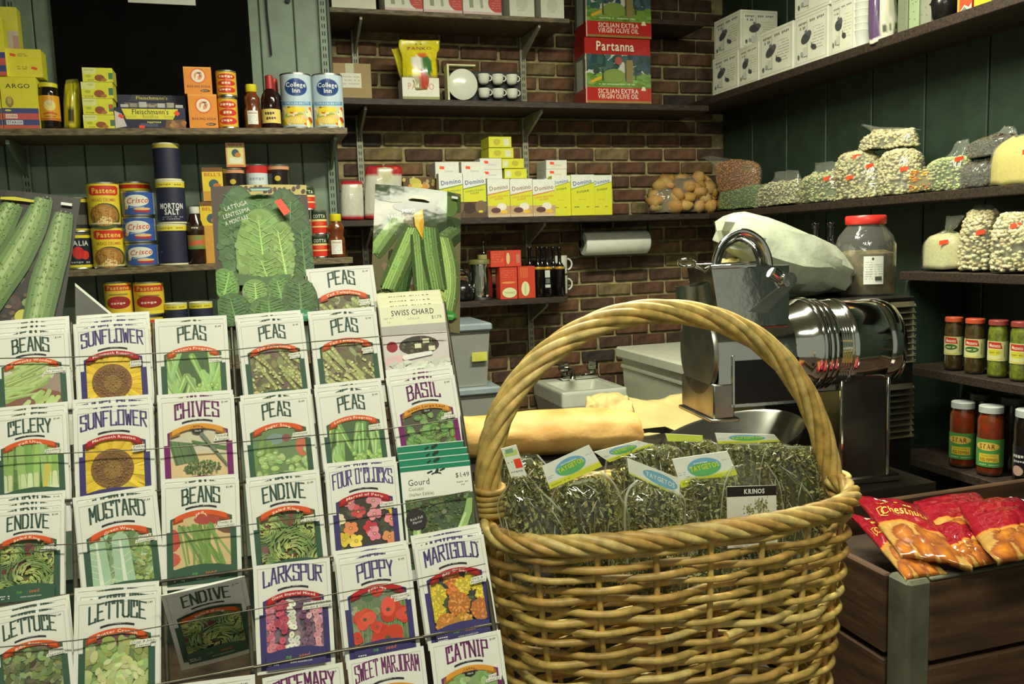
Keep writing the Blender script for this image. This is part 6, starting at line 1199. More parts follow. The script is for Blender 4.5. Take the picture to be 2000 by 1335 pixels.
for k, (x0, x1, yt, dr, lab, col) in enumerate(((441, 483, 330, d_bean, 'black chickpea can under the small spice box', (36, 30, 30)), (485, 528, 322, d_redc, 'pale blue bean can with a red top band', (206, 216, 216)), (528, 570, 323, d_bean, 'black chickpea can at the right of the small cans', (36, 30, 30)))):
    zt = z_at((x0+x1)/2, yt, YD); hh = (zt-zb)/2
    can('bean_can', lab, 'bean can', x0, x1, yt, YD, zt-hh, col, dr, 'small bean cans', H=hh); can('bean_can', 'lower bean can mostly hidden by the lettuce packet, below the %s' % ['spice box', 'red banded can', 'right chickpea can'][k], 'bean can', x0, x1, yt, YD, zb, col, dr, 'small bean cans', H=hh-.001)
zt = z_at(462, 329, YD); carton('spice_box', 'small spice box standing highest on the black chickpea can', 'spice box', 443, 480, 279, YD-.015, zt+.003, .03, (206, 150, 110), d_spice)
for k, (yt, yb) in enumerate(((394, None), (327, 394))):
    z0 = zb2(415) if yb is None else z_at(418, yb, YD)+.001
    carton('spice_box', ['tall yellow seasoning box half hidden left of the lettuce packet', 'yellow seasoning box with a brown top stacked left of the lettuce packet'][k], 'spice box', 398, 438, yt, YD-.02, z0, .04, (226, 196, 50), lambda cv: (cv.rect(0, 0, 1, cv.a, (228, 198, 50)), cv.rect(0, 0, 1, .22, (120, 80, 40)), cv.text("BELL'S", .5, .36, .16, (190, 90, 50), wd=.8, bold=.02), cv.ell(.55, .85, .25, .25, (60, 90, 100)), cv.ell(.7, .95, .2, .15, (190, 110, 40)), cv.rect(0, 1.2, 1, cv.a, (206, 150, 60))), 'yellow seasoning boxes')
# tomato paste cans and second honey bottle
def d_tom(cv):
    a = cv.a; cv.rect(0, 0, 1, a, (206, 56, 40)); cv.rect(0, 0, 1, a*.34, (46, 62, 44)); cv.text('COTTA', .5, a*.2, a*.16, (222, 222, 206), wd=.6, bold=.02); cv.rect(0, a*.34, 1, a*.44, (226, 206, 140)); cv.rect(0, a*.66, 1, a*.73, (226, 200, 130)); cv.ell(.5, a*.55, .2, a*.09, (222, 90, 60))
YE = YC+.02; za = zb2(620); zt1 = z_at(625, 459, YE); zt2 = z_at(625, 411, YE); zt3 = z_at(610, 364, YE)
gT = 'tomato paste cans'
for (x0, x1, z0, z1, lab) in ((611, 642, za, zt1, 'bottom tomato paste can beside the honey bottle'), (577, 609, za, zt1, 'bottom tomato paste can half hidden by the lettuce packet'), (610, 640, zt1, zt2, 'upper tomato paste can beside the honey bottle'), (577, 608, zt1, zt2, 'middle tomato paste can half hidden by the lettuce packet'), (583, 617, zt2, zt3, 'topmost tomato paste can right of the lettuce packet')):
    can('tomato_can', lab, 'tomato can', x0, x1, 0, YE, z0+.0005, (206, 56, 40), d_tom, gT, H=z1-z0-.001)
honey('honey bottle with yellow cap on the second shelf beside tomato cans', 642, 676, 418, zb2(658), YC+.005)
# ---------------------------------------------------------------- lowest shelf, above the rack
def d_tomy(cv):
    a = cv.a; cv.rect(0, 0, 1, a, (222, 190, 50)); cv.poly([(.1, .05), (.9, .05), (.9, .2), (.1, .2)], (190, 60, 36)); cv.text('Pastene', .5, .12, .1, (226, 190, 80), wd=.6, bold=.02); cv.rect(.25, .28, .75, .33, (150, 130, 60)); cv.ell(.5, a*.60, .33, a*.2, (150, 36, 30), 0, 20); cv.ell(.36, a*.62, .18, a*.16, (176, 46, 36)); cv.squig(.3, .75, a*.6, .06, (226, 190, 170), 6); cv.rect(0, a*.9, 1, a, (232, 214, 70))
for k, (x0, x1) in enumerate(((207, 262), (264, 324))):
    z0 = zL('L3', 265); z1 = z_at(265, 617, YC); zt = z_at(265, 549, YC)
    can('peeled_tomato_can', ['upper left yellow tomato can on the lowest shelf', 'upper right yellow tomato can on the lowest shelf'][k], 'tomato can', x0, x1, 549, YC, z1+.001, (222, 190, 50), d_tomy, 'yellow tomato cans', gloss=False); can('peeled_tomato_can', ['lower left yellow tomato can behind the sunflower packets', 'lower right yellow tomato can behind the sunflower packets'][k], 'tomato can', x0+3, x1+3, 617, YC, z0, (222, 190, 50), d_tomy, 'yellow tomato cans', gloss=False, H=z1-z0)
for k, (x0, x1) in enumerate(((325, 371), (374, 420))):
    z0 = zL('L3', 370); z1 = z_at(372, 590, YC); hh = .125
    can('salt_can', ['left navy salt can on the lowest shelf', 'right navy salt can on the lowest shelf behind the lettuce packet'][k], 'salt can', x0, x1, 590, YC, z1-hh, (34, 36, 62), d_salt(False), 'navy salt cans', lid=M_CREAML, gloss=False, H=hh); can('salt_can', ['navy salt can hidden under the left one on the lowest shelf', 'navy salt can hidden under the right one on the lowest shelf'][k], 'salt can', x0, x1, 590, YC, z0, (34, 36, 62), None, 'navy salt cans', lid=M_CREAML, gloss=False, H=z1-hh-z0-.002)
# ================================================================ goods on the brick wall shelves
YF = YBF+.012
zB = lambda k, px: zs(k, PY(px, 300, YBF).x)
# topmost shelf: white boxes, only their feet in view
def d_rc(cv):
    a = cv.a; cv.rect(0, 0, 1, a, (232, 230, 218)); cv.ell(.95, a-.25, .28, .28, (204, 70, 56), 0, 26) if False else None
    cv.clip = [(0, 0), (1, 0), (1, a), (0, a)]; cv.ell(.98, a-.30, .33, .26, (204, 70, 56), 0, 26); [cv.squig(.75, .97, a-.36+k*.06, .02, (230, 150, 130), 6) for k in range(4)]; cv.clip = None
    cv.poly([(.15, a-.5), (.26, a-.5), (.27, a-.16), (.17, a-.16)], (150, 160, 130)); cv.poly([(.42, a-.5), (.50, a-.5), (.52, a-.16), (.45, a-.16)], (170, 176, 150)); cv.rect(0, a-.07, 1, a, (220, 190, 190))
for k, (x0, x1) in enumerate(((752, 826), (828, 903), (905, 980))): carton('appliance_box', ['left white box with a red disc on the topmost shelf', 'middle white box with a red disc on the topmost shelf', 'right white box with a red disc on the topmost shelf'][k], 'box', x0, x1, -110, YF, zB('B0', 850)+.001, .14, (232, 230, 218), d_rc, 'white boxes with red discs', seed=k)
carton('white_box', 'plain cream box at the left end of the topmost shelf', 'box', 648, 735, -90, YF, zB('B0', 690)+.001, .15, (224, 222, 200))
for k, (x0, x1) in enumerate(((996, 1044), (1057, 1102))): carton('white_box', ['pale narrow box left of the bracket on the topmost shelf', 'pale narrow box at the right end of the topmost shelf'][k], 'box', x0, x1, -90, YF, zB('B0', 1050)+.001, .12, (222, 224, 206), lambda cv: (cv.rect(0, 0, 1, cv.a, (224, 224, 208)), cv.ell(.5, cv.a-.5, .25, .25, (206, 208, 190)), cv.squig(.3, .7, cv.a-.25, .04, (190, 190, 170), 6)), 'pale narrow boxes')
# second shelf
carton('cardboard_box', 'brown cardboard box with a white address label', 'cardboard box', 652, 727, 124, YF+.05, zB('B1', 690)+.001, .12, (150, 124, 76), lambda cv: (cv.rect(.0, .0, 1, cv.a, (156, 130, 80)), cv.rect(.34, 0, .56, .3, (196, 190, 160)), cv.rect(.2, .25, .74, .62, (224, 222, 206)), [cv.squig(.26, .7, .33+k*.09, .03, (176, 172, 160), 9) for k in range(3)]))
pk = carton('panko_carton', 'white display carton holding yellow panko bags', 'carton', 787, 859, 152, YF+.02, zB('B1', 820)+.001, .09, (226, 224, 212), lambda cv: (cv.rect(0, 0, 1, cv.a, (230, 226, 214)), cv.text('PANKO', .5, cv.a*.38, .17, (206, 150, 130), wd=.72, bold=.01), cv.rect(0, cv.a*.84, 1, cv.a, (150, 150, 100))))
def c_panko(u_, v_, f, R):
    if not f: return jit(R, (216, 200, 40), 8)
    if v_ > .45:
        if (u_-.40)**2+(v_-.62)**2*2 < .03: return (240, 236, 226)
        if (u_-.68)**2+(v_-.66)**2 < .025: return (70, 120, 60)
        if (u_-.56)**2+(v_-.84)**2 < .02: return (190, 60, 40)
        if v_ > .80: return jit(R, (150, 140, 90), 20)
        if .45 < u_ < .7 and v_ < .55: return (226, 110, 60)
    return jit(R, (226, 210, 40), 8)
for k, (dx, dy, lab, Yp) in enumerate(((0, 0, 'front yellow panko bag rising from its white carton', YF+.045), (-14, 6, 'yellow panko bag tilting out to the left behind the front one', YF+.085))):
    pouch('panko_bag', lab, 'panko bag', [(780+dx, 78+dy*3, 858, 80+dy, .004), (779+dx, 92+dy, 857, 92+dy, .008), (784+dx, 112, 852, 110, .018), (786+dx*.6, 140, 854, 140, .028), (789, 178, 856, 178, .028)], Yp, c_panko, noise=.0022, seed=20+k, text=(lambda cv: (cv.text('PANKO', .5, .30, .085, (170, 110, 60), wd=.62, bold=.02), cv.squig(.34, .62, .14, .05, (150, 150, 50), 5))) if k == 0 else None)
# plate and cup gift set
zb = zB('B1', 950)+.001; xa, xb = PX_at(877, zb, YF), PX_at(1028, zb, YF); W = xb-xa; H = z_at(950, 126, YF)-zb
t = thing('cup_gift_set', 'open gift box with a white plate and six white cups', 'gift set', ((xa+xb)/2, YF+.01, zb))
MB().rbox((-W/2, .05, 0), (W/2, .053, H*.9), .001).rbox((-W/2+.045*0, 0, 0), (W/2, .05, .003), .001).obj('box_back', mat('black_insert', (34, 32, 36), .6), t)
MB().rbox((-W/2-.002, -.004, 0), (-W/2+.006, .05, H), .001).rbox((-W/2, -.003, H-.006), (-W*.14, .05, H), .001).obj('box_rim', mat('cream_box', (222, 220, 170), .5), t)
MB().lathe([(.001, 0), (.028, .002), (.044, .006), (.058, .012), (.060, .013), (.057, .016), (.043, .010), (.028, .006), (.001, .005)], 40, (-W*.30, 0, H*.47), 'y').obj('plate', mat('white_china', (222, 224, 210), .2, var=.03), t, 50)
for r in range(2):
    for c in range(3):
        x_ = -W*.02+c*W*.185; z_ = H*.70-r*H*.40
        cu = MB().lathe([(.012, -.022), (.019, -.017), (.0225, -.004), (.0235, .016), (.022, .016), (.020, -.004), (.012, -.018), (.001, -.018)], 24, (x_, .025, z_-.005)).obj('cup', MATS['white_china'], t, 50); MB().tube([(x_+.022+.012*sin(a), .025, z_-.003+.011*cos(a)) for a in (0, .5, 1, 1.6, 2.2, 2.8, 3.14)], .0028, 6).obj('handle', MATS['white_china'], cu, 60)
# olive oil tins
def d_oil(cv):
    a = cv.a; R = cv.R; cv.rect(0, 0, 1, a, (180, 44, 38)); cv.clip = [(0, a*.25), (1, a*.25), (1, a*.78), (0, a*.78)]
    cv.rect(0, a*.25, 1, a*.8, (196, 202, 190)); [cv.ell(R.gauss(.2, .14), a*.25+abs(R.gauss(0, .12)), .06, .045, jit(R, (66, 92, 88), 18), R.random()*3, 8) for _ in range(60)]; [cv.ell(R.gauss(.85, .12), a*.27+abs(R.gauss(0, .12)), .06, .045, jit(R, (60, 84, 92), 18), R.random()*3, 8) for _ in range(60)]
    cv.rect(0, a*.57, 1, a*.8, (112, 148, 66)); [cv.ell(R.random(), a*R.uniform(.56, .74), .06, .025, jit(R, (110, 146, 66), 22), 0, 8) for _ in range(70)]; cv.ell(.43, a*.58, .17, a*.11, (128, 150, 76), 0, 16); cv.ell(.5, a*.345, .055, .055, (176, 84, 74), 0, 18); cv.rect(.62, a*.33, .72, a*.68, (140, 124, 78)); cv.rect(.60, a*.36, .62, a*.66, (84, 80, 56)); cv.rect(.25, a*.48, .27, a*.66, (70, 70, 44)); cv.rect(.75, a*.5, .77, a*.64, (70, 70, 44)); cv.poly([(.08, a*.66), (.24, a*.58), (.24, a*.63), (.08, a*.70)], (222, 170, 50)); cv.squig(.2, .75, a*.70, .02, (206, 214, 180), 22); cv.clip = None
    cv.rect(0, a*.76, 1, a*.965, (180, 44, 38)); cv.text('Partanna', .45, a*.125, .125, (236, 228, 202), wd=.58, bold=.02); cv.text('SICILIAN EXTRA', .49, a*.815, .062, (236, 214, 196), wd=.62, bold=.015); cv.text('VIRGIN OLIVE OIL', .49, a*.895, .062, (236, 214, 196), wd=.62, bold=.015); cv.poly([(.84, a*.80), (.86, a*.74), (.90, a*.74), (.92, a*.80)], (230, 220, 180)); cv.rect(0, a*.965, 1, a, (150, 120, 70)); cv.rect(0, a*.25, .012, a, (226, 200, 180))
def s_oil(cv): a = cv.a; cv.rect(0, 0, 1, a, (150, 34, 32)); cv.poly([(0, a*.30), (1, a*.24), (1, a*.75), (0, a*.80)], (90, 96, 84)); cv.rect(.2, a*.32, .8, a*.78, (176, 182, 168))
zb = zB('B1', 1200)+.001; z1 = z_at(1207, 75, YF)
for k, (z0, lab) in enumerate(((zb, 'lower red olive oil tin'), (z1+.001, 'upper red olive oil tin cut off by the top edge'))):
    carton('olive_oil_tin', lab, 'olive oil tin', 1144, 1271, 75, YF, z0, .115, (196, 44, 36), d_oil, 'red olive oil tins', gloss=True, H=z1-zb-.001, side=s_oil, seed=30+k)
# third shelf: coffee, chocolates, sugar
def c_coffee(u_, v_, f, R): return jit(R, (176, 44, 50), 8) if v_ < .30 or v_ > .92 else ((196, 190, 150) if f and (u_-.5)**2+(v_-.36)**2*1.4 < .012 else jit(R, (206, 204, 188), 6))
pouch('coffee_bag', 'smaller red and white coffee bag at the left end of the sugar shelf', 'coffee bag', [(668, 354, 706, 354, .012), (666, 362, 708, 362, .022), (664, 392, 710, 392, .03), (665, 429, 711, 429, .03)], YF+.05, c_coffee, noise=.0006, seed=41)
pouch('coffee_bag', 'taller red and white coffee bag behind the squash packet', 'coffee bag', [(718, 325, 780, 324, .014), (714, 334, 785, 333, .026), (712, 380, 784, 380, .034), (712, 428, 784, 428, .034)], YF+.055, lambda u_, v_, f, R: (226, 84, 56) if f and .74 < u_ < .9 and .2 < v_ < .3 else ((196, 190, 156) if f and (u_-.5)**2+(v_-.38)**2*2 < .05 else (jit(R, (176, 44, 50), 8) if v_ < .42 or v_ > .93 else jit(R, (206, 204, 188), 6))), noise=.0006, seed=42)
def d_choc(cv): a = cv.a; cv.rect(0, 0, 1, a, (96, 66, 34)); [cv.ell(cv.R.random(), cv.R.uniform(0, a), .05, .06, jit(cv.R, (190, 170, 104), 24), 0, 8) for _ in range(40)]; cv.ell(.36, .16, .16, .13, (206, 190, 84), 0, 16); cv.poly([(.14, .2), (.7, .2), (.7, .42), (.14, .42)], (214, 150, 50)); cv.ell(.40, .24, .16, .08, (222, 206, 96), 0, 16)
z_ch = zB('B2', 820)+.001
carton('biscuit_box', 'brown and gold biscuit box left of the sugar boxes', 'box', 791, 858, 346, YF+.09, z_ch, .06, (120, 86, 44), d_choc)
YEL = (222, 222, 54)
def d_dom(kind):
    def f(cv):
        a = cv.a; blue = (60, 84, 150); br = (150, 110, 80)
        if kind == 'sugar':
            cv.rect(0, 0, 1, a, (216, 216, 50)); cv.poly([(0, 0), (1, 0), (1, .30), (0, .56)], (228, 230, 222)); cv.poly([(0, .55), (1, .29), (1, .33), (0, .60)], (150, 170, 70)); cv.text('Domino', .47, .30, .17, blue, wd=.82, bold=.015, rot=-.16); cv.text('SUGAR', .5, .66, .09, (90, 100, 40), wd=.56, bold=.02, rot=-.12); cv.squig(.3, .7, a*.60, .04, (180, 184, 44), 6); cv.squig(.12, .34, a*.78, .05, (96, 104, 40), 3); cv.squig(.58, .78, a*.78, .05, (96, 104, 40), 3)
        else:
            c2 = blue if kind == 'conf' else br
            cv.rect(0, 0, 1, a, (216, 216, 50)); cv.poly([(0, 0), (1, 0), (1, .46), (0, .66)], (228, 230, 222)); cv.poly([(0, .65), (1, .45), (1, .49), (0, .70)], (120, 150, 70) if kind == 'conf' else (206, 120, 90)); cv.text('Domino', .5, .36, .18, c2, wd=.86, bold=.015, rot=-.12); cv.text('LIGHT BROWN' if kind == 'brown' else 'CONFECTIONERS', .5, .74, .075, (206, 110, 60) if kind == 'brown' else (84, 120, 50), wd=.84, bold=.015, rot=-.10); cv.text('SUGAR', .5, .84, .075, (206, 110, 60) if kind == 'brown' else (84, 120, 50), wd=.4, bold=.015, rot=-.10)
            if kind == 'brown': cv.rect(0, a*.70, 1, a, (196, 160, 120)); cv.ell(.62, a*.73, .22, .17, (232, 226, 206), 0, 16); cv.ell(.35, a*.82, .22, .12, (96, 60, 60), 0, 14); cv.ell(.72, a*.86, .16, .08, (226, 190, 60), 0, 12); cv.rect(0, a*.93, 1, a, (206, 180, 150))
            else: cv.rect(0, a*.64, 1, a, (90, 66, 44)); cv.ell(.25, a*.78, .28, .24, (60, 40, 28), 0, 16); cv.ell(.76, a*.76, .26, .28, (120, 96, 70), 0, 16); cv.ell(.74, a*.86, .1, .05, (226, 206, 60))
    return f
zb = zB('B2', 1030)+.001; gS = 'sugar boxes'
for (x0, x1, yt, kd, lab, Yd) in ((860, 906, 338, 'conf', 'leftmost confectioners sugar box, half hidden by the squash packet', YF), (907, 951, 338, 'conf', 'confectioners sugar box with a chocolate picture next to the light brown ones', YF), (954, 997, 350, 'brown', 'leftmost of the three light brown sugar boxes', YF), (998, 1041, 350, 'brown', 'middle of the three light brown sugar boxes', YF), (1042, 1085, 350, 'brown', 'rightmost of the three light brown sugar boxes', YF), (1080, 1116, 343, 'sugar', 'leftmost plain yellow sugar box, partly behind a light brown one', YF+.012), (1117, 1162, 341, 'sugar', 'middle plain yellow sugar box', YF), (1158, 1196, 342, 'sugar', 'rightmost plain yellow sugar box at the end of the row', YF+.012)):
    carton('sugar_box', lab, 'sugar box', x0, x1, yt, Yd, zb, .045, YEL if kd == 'sugar' else (226, 228, 220), d_dom(kd), gS, stepk=2.5e-5, H=(z_at((x0+x1)/2, yt, Yd)-zb))
def d_end(c): return lambda cv: (cv.rect(0, 0, 1, cv.a, (216, 216, 50)), cv.rect(.05 if c else .66, cv.a*.2, .28 if c else .9, cv.a*.85, (222, 222, 190)), cv.ell(.6 if c else .35, cv.a*.5, .16, cv.a*.3, (190, 180, 50)))
def d_wend(cv): cv.rect(0, 0, 1, cv.a, (226, 226, 216)); st_(cv, .28, cv.a*.35, .2, .12, .1); cv.text('Domino', .55, cv.a*.55, .1, (150, 160, 190), wd=.36)
Y2 = YF+.065; zr = z_at(1000, 350, Y2)       # second row of boxes stands behind and carries the loose ones
for k, (x0, x1) in enumerate(((862, 905), (908, 950), (955, 998), (1000, 1042), (1066, 1106))): carton('sugar_box', ['back row sugar box behind the leftmost confectioners box', 'back row sugar box behind the second confectioners box', 'back row sugar box behind the leftmost light brown box', 'back row sugar box behind the middle light brown box', 'back row sugar box behind the plain yellow boxes'][k], 'sugar box', x0, x1, 349, Y2, zb, .045, (226, 228, 220), None, gS, H=z_at(1000, 349, Y2)-zb)
for (x0, x1, yt, yb, dr, col, lab, dy) in ((851, 897, 316, 348, d_wend, (226, 226, 216), 'white sugar box end lying on the back row, leftmost', 0), (902, 947, 316, 348, d_wend, (226, 226, 216), 'white sugar box end lying on the back row, second from left', 0), (939, 981, 331, 349, d_wend, (226, 226, 216), 'lower white sugar box end of the little stack', .006), (938, 980, 309, 331, d_wend, (226, 226, 216), 'upper white sugar box end of the little stack', .006), (986, 1029, 330, 349, d_end(True), YEL, 'bottom yellow box end of the stepped stack', .0), (981, 1023, 310, 329, d_end(True), YEL, 'second yellow box end of the stepped stack', .0), (955, 1003, 289, 309, d_end(False), YEL, 'third yellow box end of the stepped stack', .004), (955, 999, 267, 288, d_end(False), YEL, 'topmost yellow box end of the stepped stack', .004), (1067, 1107, 331, 349, d_wend, (226, 226, 216), 'lower white box end on the right of the back row', 0), (1067, 1107, 313, 331, d_wend, (226, 226, 216), 'upper white box end on the right of the back row', 0)):
    z0 = z_at(1000, yb, Y2)+.0012; carton('sugar_box', lab, 'sugar box', x0, x1, yt, Y2+dy, z0, .15 if False else .12, col, dr, gS, H=z_at(1000, yt, Y2)-z_at(1000, yb, Y2)-.001)
# fourth shelf: tea, bottles, canister
zb = zB('B3', 1000)+.001
def d_tea(cv): a = cv.a; cv.rect(0, 0, 1, a, (204, 66, 44)); [cv.squig(.15, .85, .18+k*.12, .03, (226, 130, 96), 8) for k in range(4)]; cv.ell(.5, a*.48, .42, .06, (226, 150, 80), 0, 16); cv.ell(.53, a*.80, .42, a*.16, (222, 222, 170), 0, 24); cv.text('TWININGS', .53, a*.80, a*.07, (110, 130, 96), wd=.62)
def d_tea2(cv): a = cv.a; cv.rect(0, 0, 1, a, (202, 64, 42)); [cv.rect(.15+.12*k, a*.04, .22+.12*k, a*.36, (214, 106, 60)) for k in range(4)]; cv.ell(.42, a*.70, .24, a*.23, (222, 222, 170), 0, 24); cv.text('TWININGS', .42, a*.70, .09, (110, 130, 96), wd=a*.34, rot=pi/2)
def d_tea3(cv): a = cv.a; cv.rect(0, 0, 1, a, (204, 66, 44)); cv.rect(.46, 0, .48, a, (150, 40, 30)); cv.ell(.57, a*.5, .06, a*.36, (214, 190, 130), 0, 18); cv.rect(.84, a*.25, .96, a*.8, (190, 120, 100)); st_(cv, .37, a*.6, .08, .12, .4); [cv.squig(.05, .32, a*(.2+k*.15), .03, (222, 110, 80), 7) for k in range(4)]
gTe = 'red tea boxes'
o1 = carton('tea_box', 'left upright red tea box with an oval label', 'tea box', 978, 1011, 522, YF, zb, .065, (204, 66, 44), d_tea, gTe); carton('tea_box', 'right upright red tea box with a sideways oval label', 'tea box', 1013, 1046, 520, YF, zb, .065, (204, 66, 44), d_tea2, gTe)
zt = z_at(995, 521, YF); carton('tea_box', 'red tea box lying on top of the upright ones', 'tea box', 959, 1018, 489, YF+.008, zt+.001, .06, (204, 66, 44), d_tea3, gTe)
M_BLKB = mat('black_bottle', (20, 16, 16), .1, var=.1)
for k, (px, dY, lab) in enumerate(((1052, .04, 'black bottle with a gold band next to the tea boxes'), (1070, .035, 'black bottle with a gold band and white labels'), (1094, .035, 'black bottle with a gold band at the right end'), (1036, .11, 'black bottle in the back row behind the tea boxes'), (1060, .12, 'black bottle in the middle of the back row'), (1082, .12, 'black bottle at the right of the back row'))):
    p = PY(px, 560, YF+dY); H = z_at(px, 483, YF+dY)-zb; t = bottle('black_bottle', lab, 'bottle', p.x, YF+dY, zb, .0225, H, M_BLKB, 'black bottles on the tea shelf', cap=M_BLKB, neck=.36)
    if k < 3: MB().lathe([(.0227, H*.56), (.0231, H*.565), (.0231, H*.605), (.0226, H*.61)], 24).obj('gold_band', mat('gold_foil', (206, 160, 60), .4, .3), t, 50)
    if k == 1: cv = Canvas(3.4, 2); cv.rect(0, 0, 1, 1.4, (206, 212, 206)); cv.rect(.1, 1.6, 1, 2.6, (96, 100, 98)); cv.rect(0, 2.8, 1.05, 3.4, (200, 204, 196)); [cv.squig(.15, .85, .2+j*.2, .06, (140, 146, 140), 4) for j in range(5)]; cv.obj('label_print', cyl_map(.0226, H*.54, .021, turn=-atan2(p.x, YF+dY)), M_PRINT, t, slice_du=.25)
for k, (px, py) in enumerate(((1100, 510), (1101, 562))):
    p = PY(px, py, YF+.14); t = thing('white_mug', ['upper white mug handle showing behind the black bottles', 'lower white mug behind the black bottles'][k], 'mug', (p.x-.012, YF+.16, zb if k else zb+.086), group='white mugs'); MB().lathe([(.028, 0), (.034, .004), (.036, .08), (.033, .08), (.031, .008), (.001, .008)], 28).obj('body', MATS['white_china'], t, 50); MB().tube([(.034+.022*sin(a), -.008, .042+.024*cos(a)) for a in (.1, .6, 1.1, 1.6, 2.1, 2.6, 3.0)], .004, 8).obj('handle', MATS['white_china'], t, 60)
p = PY(945, 560, YF+.06); H = z_at(945, 515, YF+.06)-zb; t = thing('steel_canister', 'round steel canister with a bright vertical reflection', 'canister', (p.x-.012, YF+.062, zb)); MB().lathe([(.046, 0), (.048, .003), (.048, H*.2), (.0495, H*.21), (.0495, H*.23), (.048, H*.24), (.048, H*.92), (.046, H)], 40).obj('body', M_CHROME, t, 40); MB().lathe([(.0485, H), (.049, H+.012), (.045, H+.018), (.001, H+.02)], 40).obj('lid', mat('olive_lid', (116, 116, 60), .5), t, 40)
p = PY(903, 570, YF+.05); t = thing('black_kettle', 'small black kettle half hidden by the squash packet', 'kettle', (p.x, YF+.055, zb)); MB().lathe([(.04, 0), (.046, .01), (.048, .04), (.042, .065), (.02, .08), (.001, .084)], 32).obj('body', mat('black_enamel', (26, 25, 24), .2), t, 60); MB().tube(catmull([(-.035, 0, .06), (-.03, 0, .10), (0, 0, .125), (.03, 0, .10), (.035, 0, .06)], 4), .006, 8).obj('handle', mat('black_enamel', (26, 25, 24), .2), t, 60); MB().tube([(.04, -.01, .035), (.062, -.015, .06), (.07, -.018, .085)], [.012, .009, .006], 10).obj('spout', M_STEEL, t, 60)
p = PY(946, 500, YF+.14); Hh = z_at(946, 470, YF+.14)-zb; t = bottle('oil_bottle', 'slim glass bottle with a buff label behind the canister', 'bottle', p.x, YF+.15, zb, .026, Hh, film('pale_glass', (.7, .72, .6), .2, .05, 6, .1), neck=.26); MB().lathe([(.0265, Hh*.50), (.0265, Hh*.76)], 28).obj('label', mat('buff_paper', (168, 158, 104), .7), t, 50)
# ================================================================ goods on the right wall, crate of chestnut bags
def cartonX(name, label, cat, x0, x1, zb, H, depth, col, draw=None, group=None, Xf=XRF+.008, side=None, yref=100, stepk=3e-5, seed=3, W=None):
    """a box whose face looks at -x; x0..x1 are the photo columns of that face"""
    def yat(px):
        y = yref
        for _ in range(8): p = PX(px, y, Xf); y += (p.z-zb)*F/max(.3, (p-CAM).dot(fw))
        return PX(px, y, Xf).y
    ya, yb = yat(x0), yat(x1); W = W or (ya-yb-.002); m = mat('carton_%d_%d_%d' % tuple(int(c) for c in col), col, .5, var=.04, scale=20)
    o = MB().rbox((-W/2, 0, 0), (W/2, depth, H), .0012).obj(name, m, loc=(Xf, (ya+yb)/2, zb+.0005), rot=(0, 0, -pi/2)); tag(o, label, cat, group)
    if draw: cv = Canvas(H/W, seed); draw(cv); cv.obj('front_print', flat_map(W, H, 0, stepk), M_PRINT, o)
    if side: cv = Canvas(H/depth, seed); side(cv); cv.obj('side_print', lambda u_, v_, l: (W/2+2e-4+l*stepk, u_*depth, H-v_*depth), M_PRINT, o)
    return o
WB = (222, 222, 204)
def d_gift(cv):
    a = cv.a; g = (70, 70, 74); ln = (150, 150, 140)
    for r in ((.05, .05, .95, .056), (.05, a-.056, .95, a-.05), (.05, .05, .056, a-.05), (.944, .05, .95, a-.05)): cv.rect(*r, ln)
    cv.squig(.12, .42, a*.14, .05, (120, 120, 112), 6); cv.squig(.46, .9, a*.13, .05, (130, 130, 122), 8); cv.squig(.12, .34, a*.23, .05, (120, 120, 112), 5); [cv.squig(.56, .9, a*(.3+k*.06), .012, (176, 176, 164), 12) for k in range(8)]
    cv.rect(.395, a*.12, .403, a*.9, (140, 140, 132)); cv.ell(.36, a*.47, .15, a*.10, g, -.35, 18); cv.ell(.46, a*.40, .07, a*.06, (90, 90, 92), 0, 12); cv.ell(.36, a*.35, .04, a*.04, (110, 110, 108), 0, 10); cv.ell(.60, a*.70, .09, a*.05, g, .3, 14); cv.poly([(.52, a*.58), (.58, a*.66), (.54, a*.70)], g); cv.ell(.14, a*.82, .03, a*.05, (90, 90, 90)); cv.rect(.28, a*.66, .42, a*.84, (196, 196, 184)); cv.ell(.24, a*.78, .04, a*.05, (150, 160, 150))
gG = 'white gift boxes with a dark drawing'
z0 = 2.0205; H1 = .148
cartonX('gift_box', 'white gift box in the bottom row nearest the brick wall', 'gift box', 1392, 1442, z0, H1, .15, WB, d_gift, gG); cartonX('gift_box', 'white gift box second from the brick wall in the bottom row', 'gift box', 1443, 1482, z0, H1, .15, WB, d_gift, gG)
cartonX('gift_box', 'white gift box on top of the two boxes by the brick wall', 'gift box', 1395, 1447, z0+H1+.001, .150, .17, WB, d_gift, gG, Xf=XRF+.010, side=d_gift)
cartonX('gift_box', 'taller white gift box standing clear in the middle of the bottom row', 'gift box', 1483, 1549, z0, .170, .16, WB, d_gift, gG); cartonX('gift_box', 'white gift box below the upper pair of boxes', 'gift box', 1552, 1617, z0, .170, .16, WB, d_gift, gG); cartonX('gift_box', 'white gift box half hidden by the stack of white cups', 'gift box', 1622, 1668, z0, .170, .16, WB, d_gift, gG)
cartonX('gift_box', 'upper white gift box cut off by the top edge, left of a pair', 'gift box', 1552, 1622, z0+.171, .170, .16, WB, d_gift, gG); cartonX('gift_box', 'upper white gift box cut off by the top edge, right of a pair', 'gift box', 1627, 1680, z0+.171, .170, .16, WB, d_gift, gG)
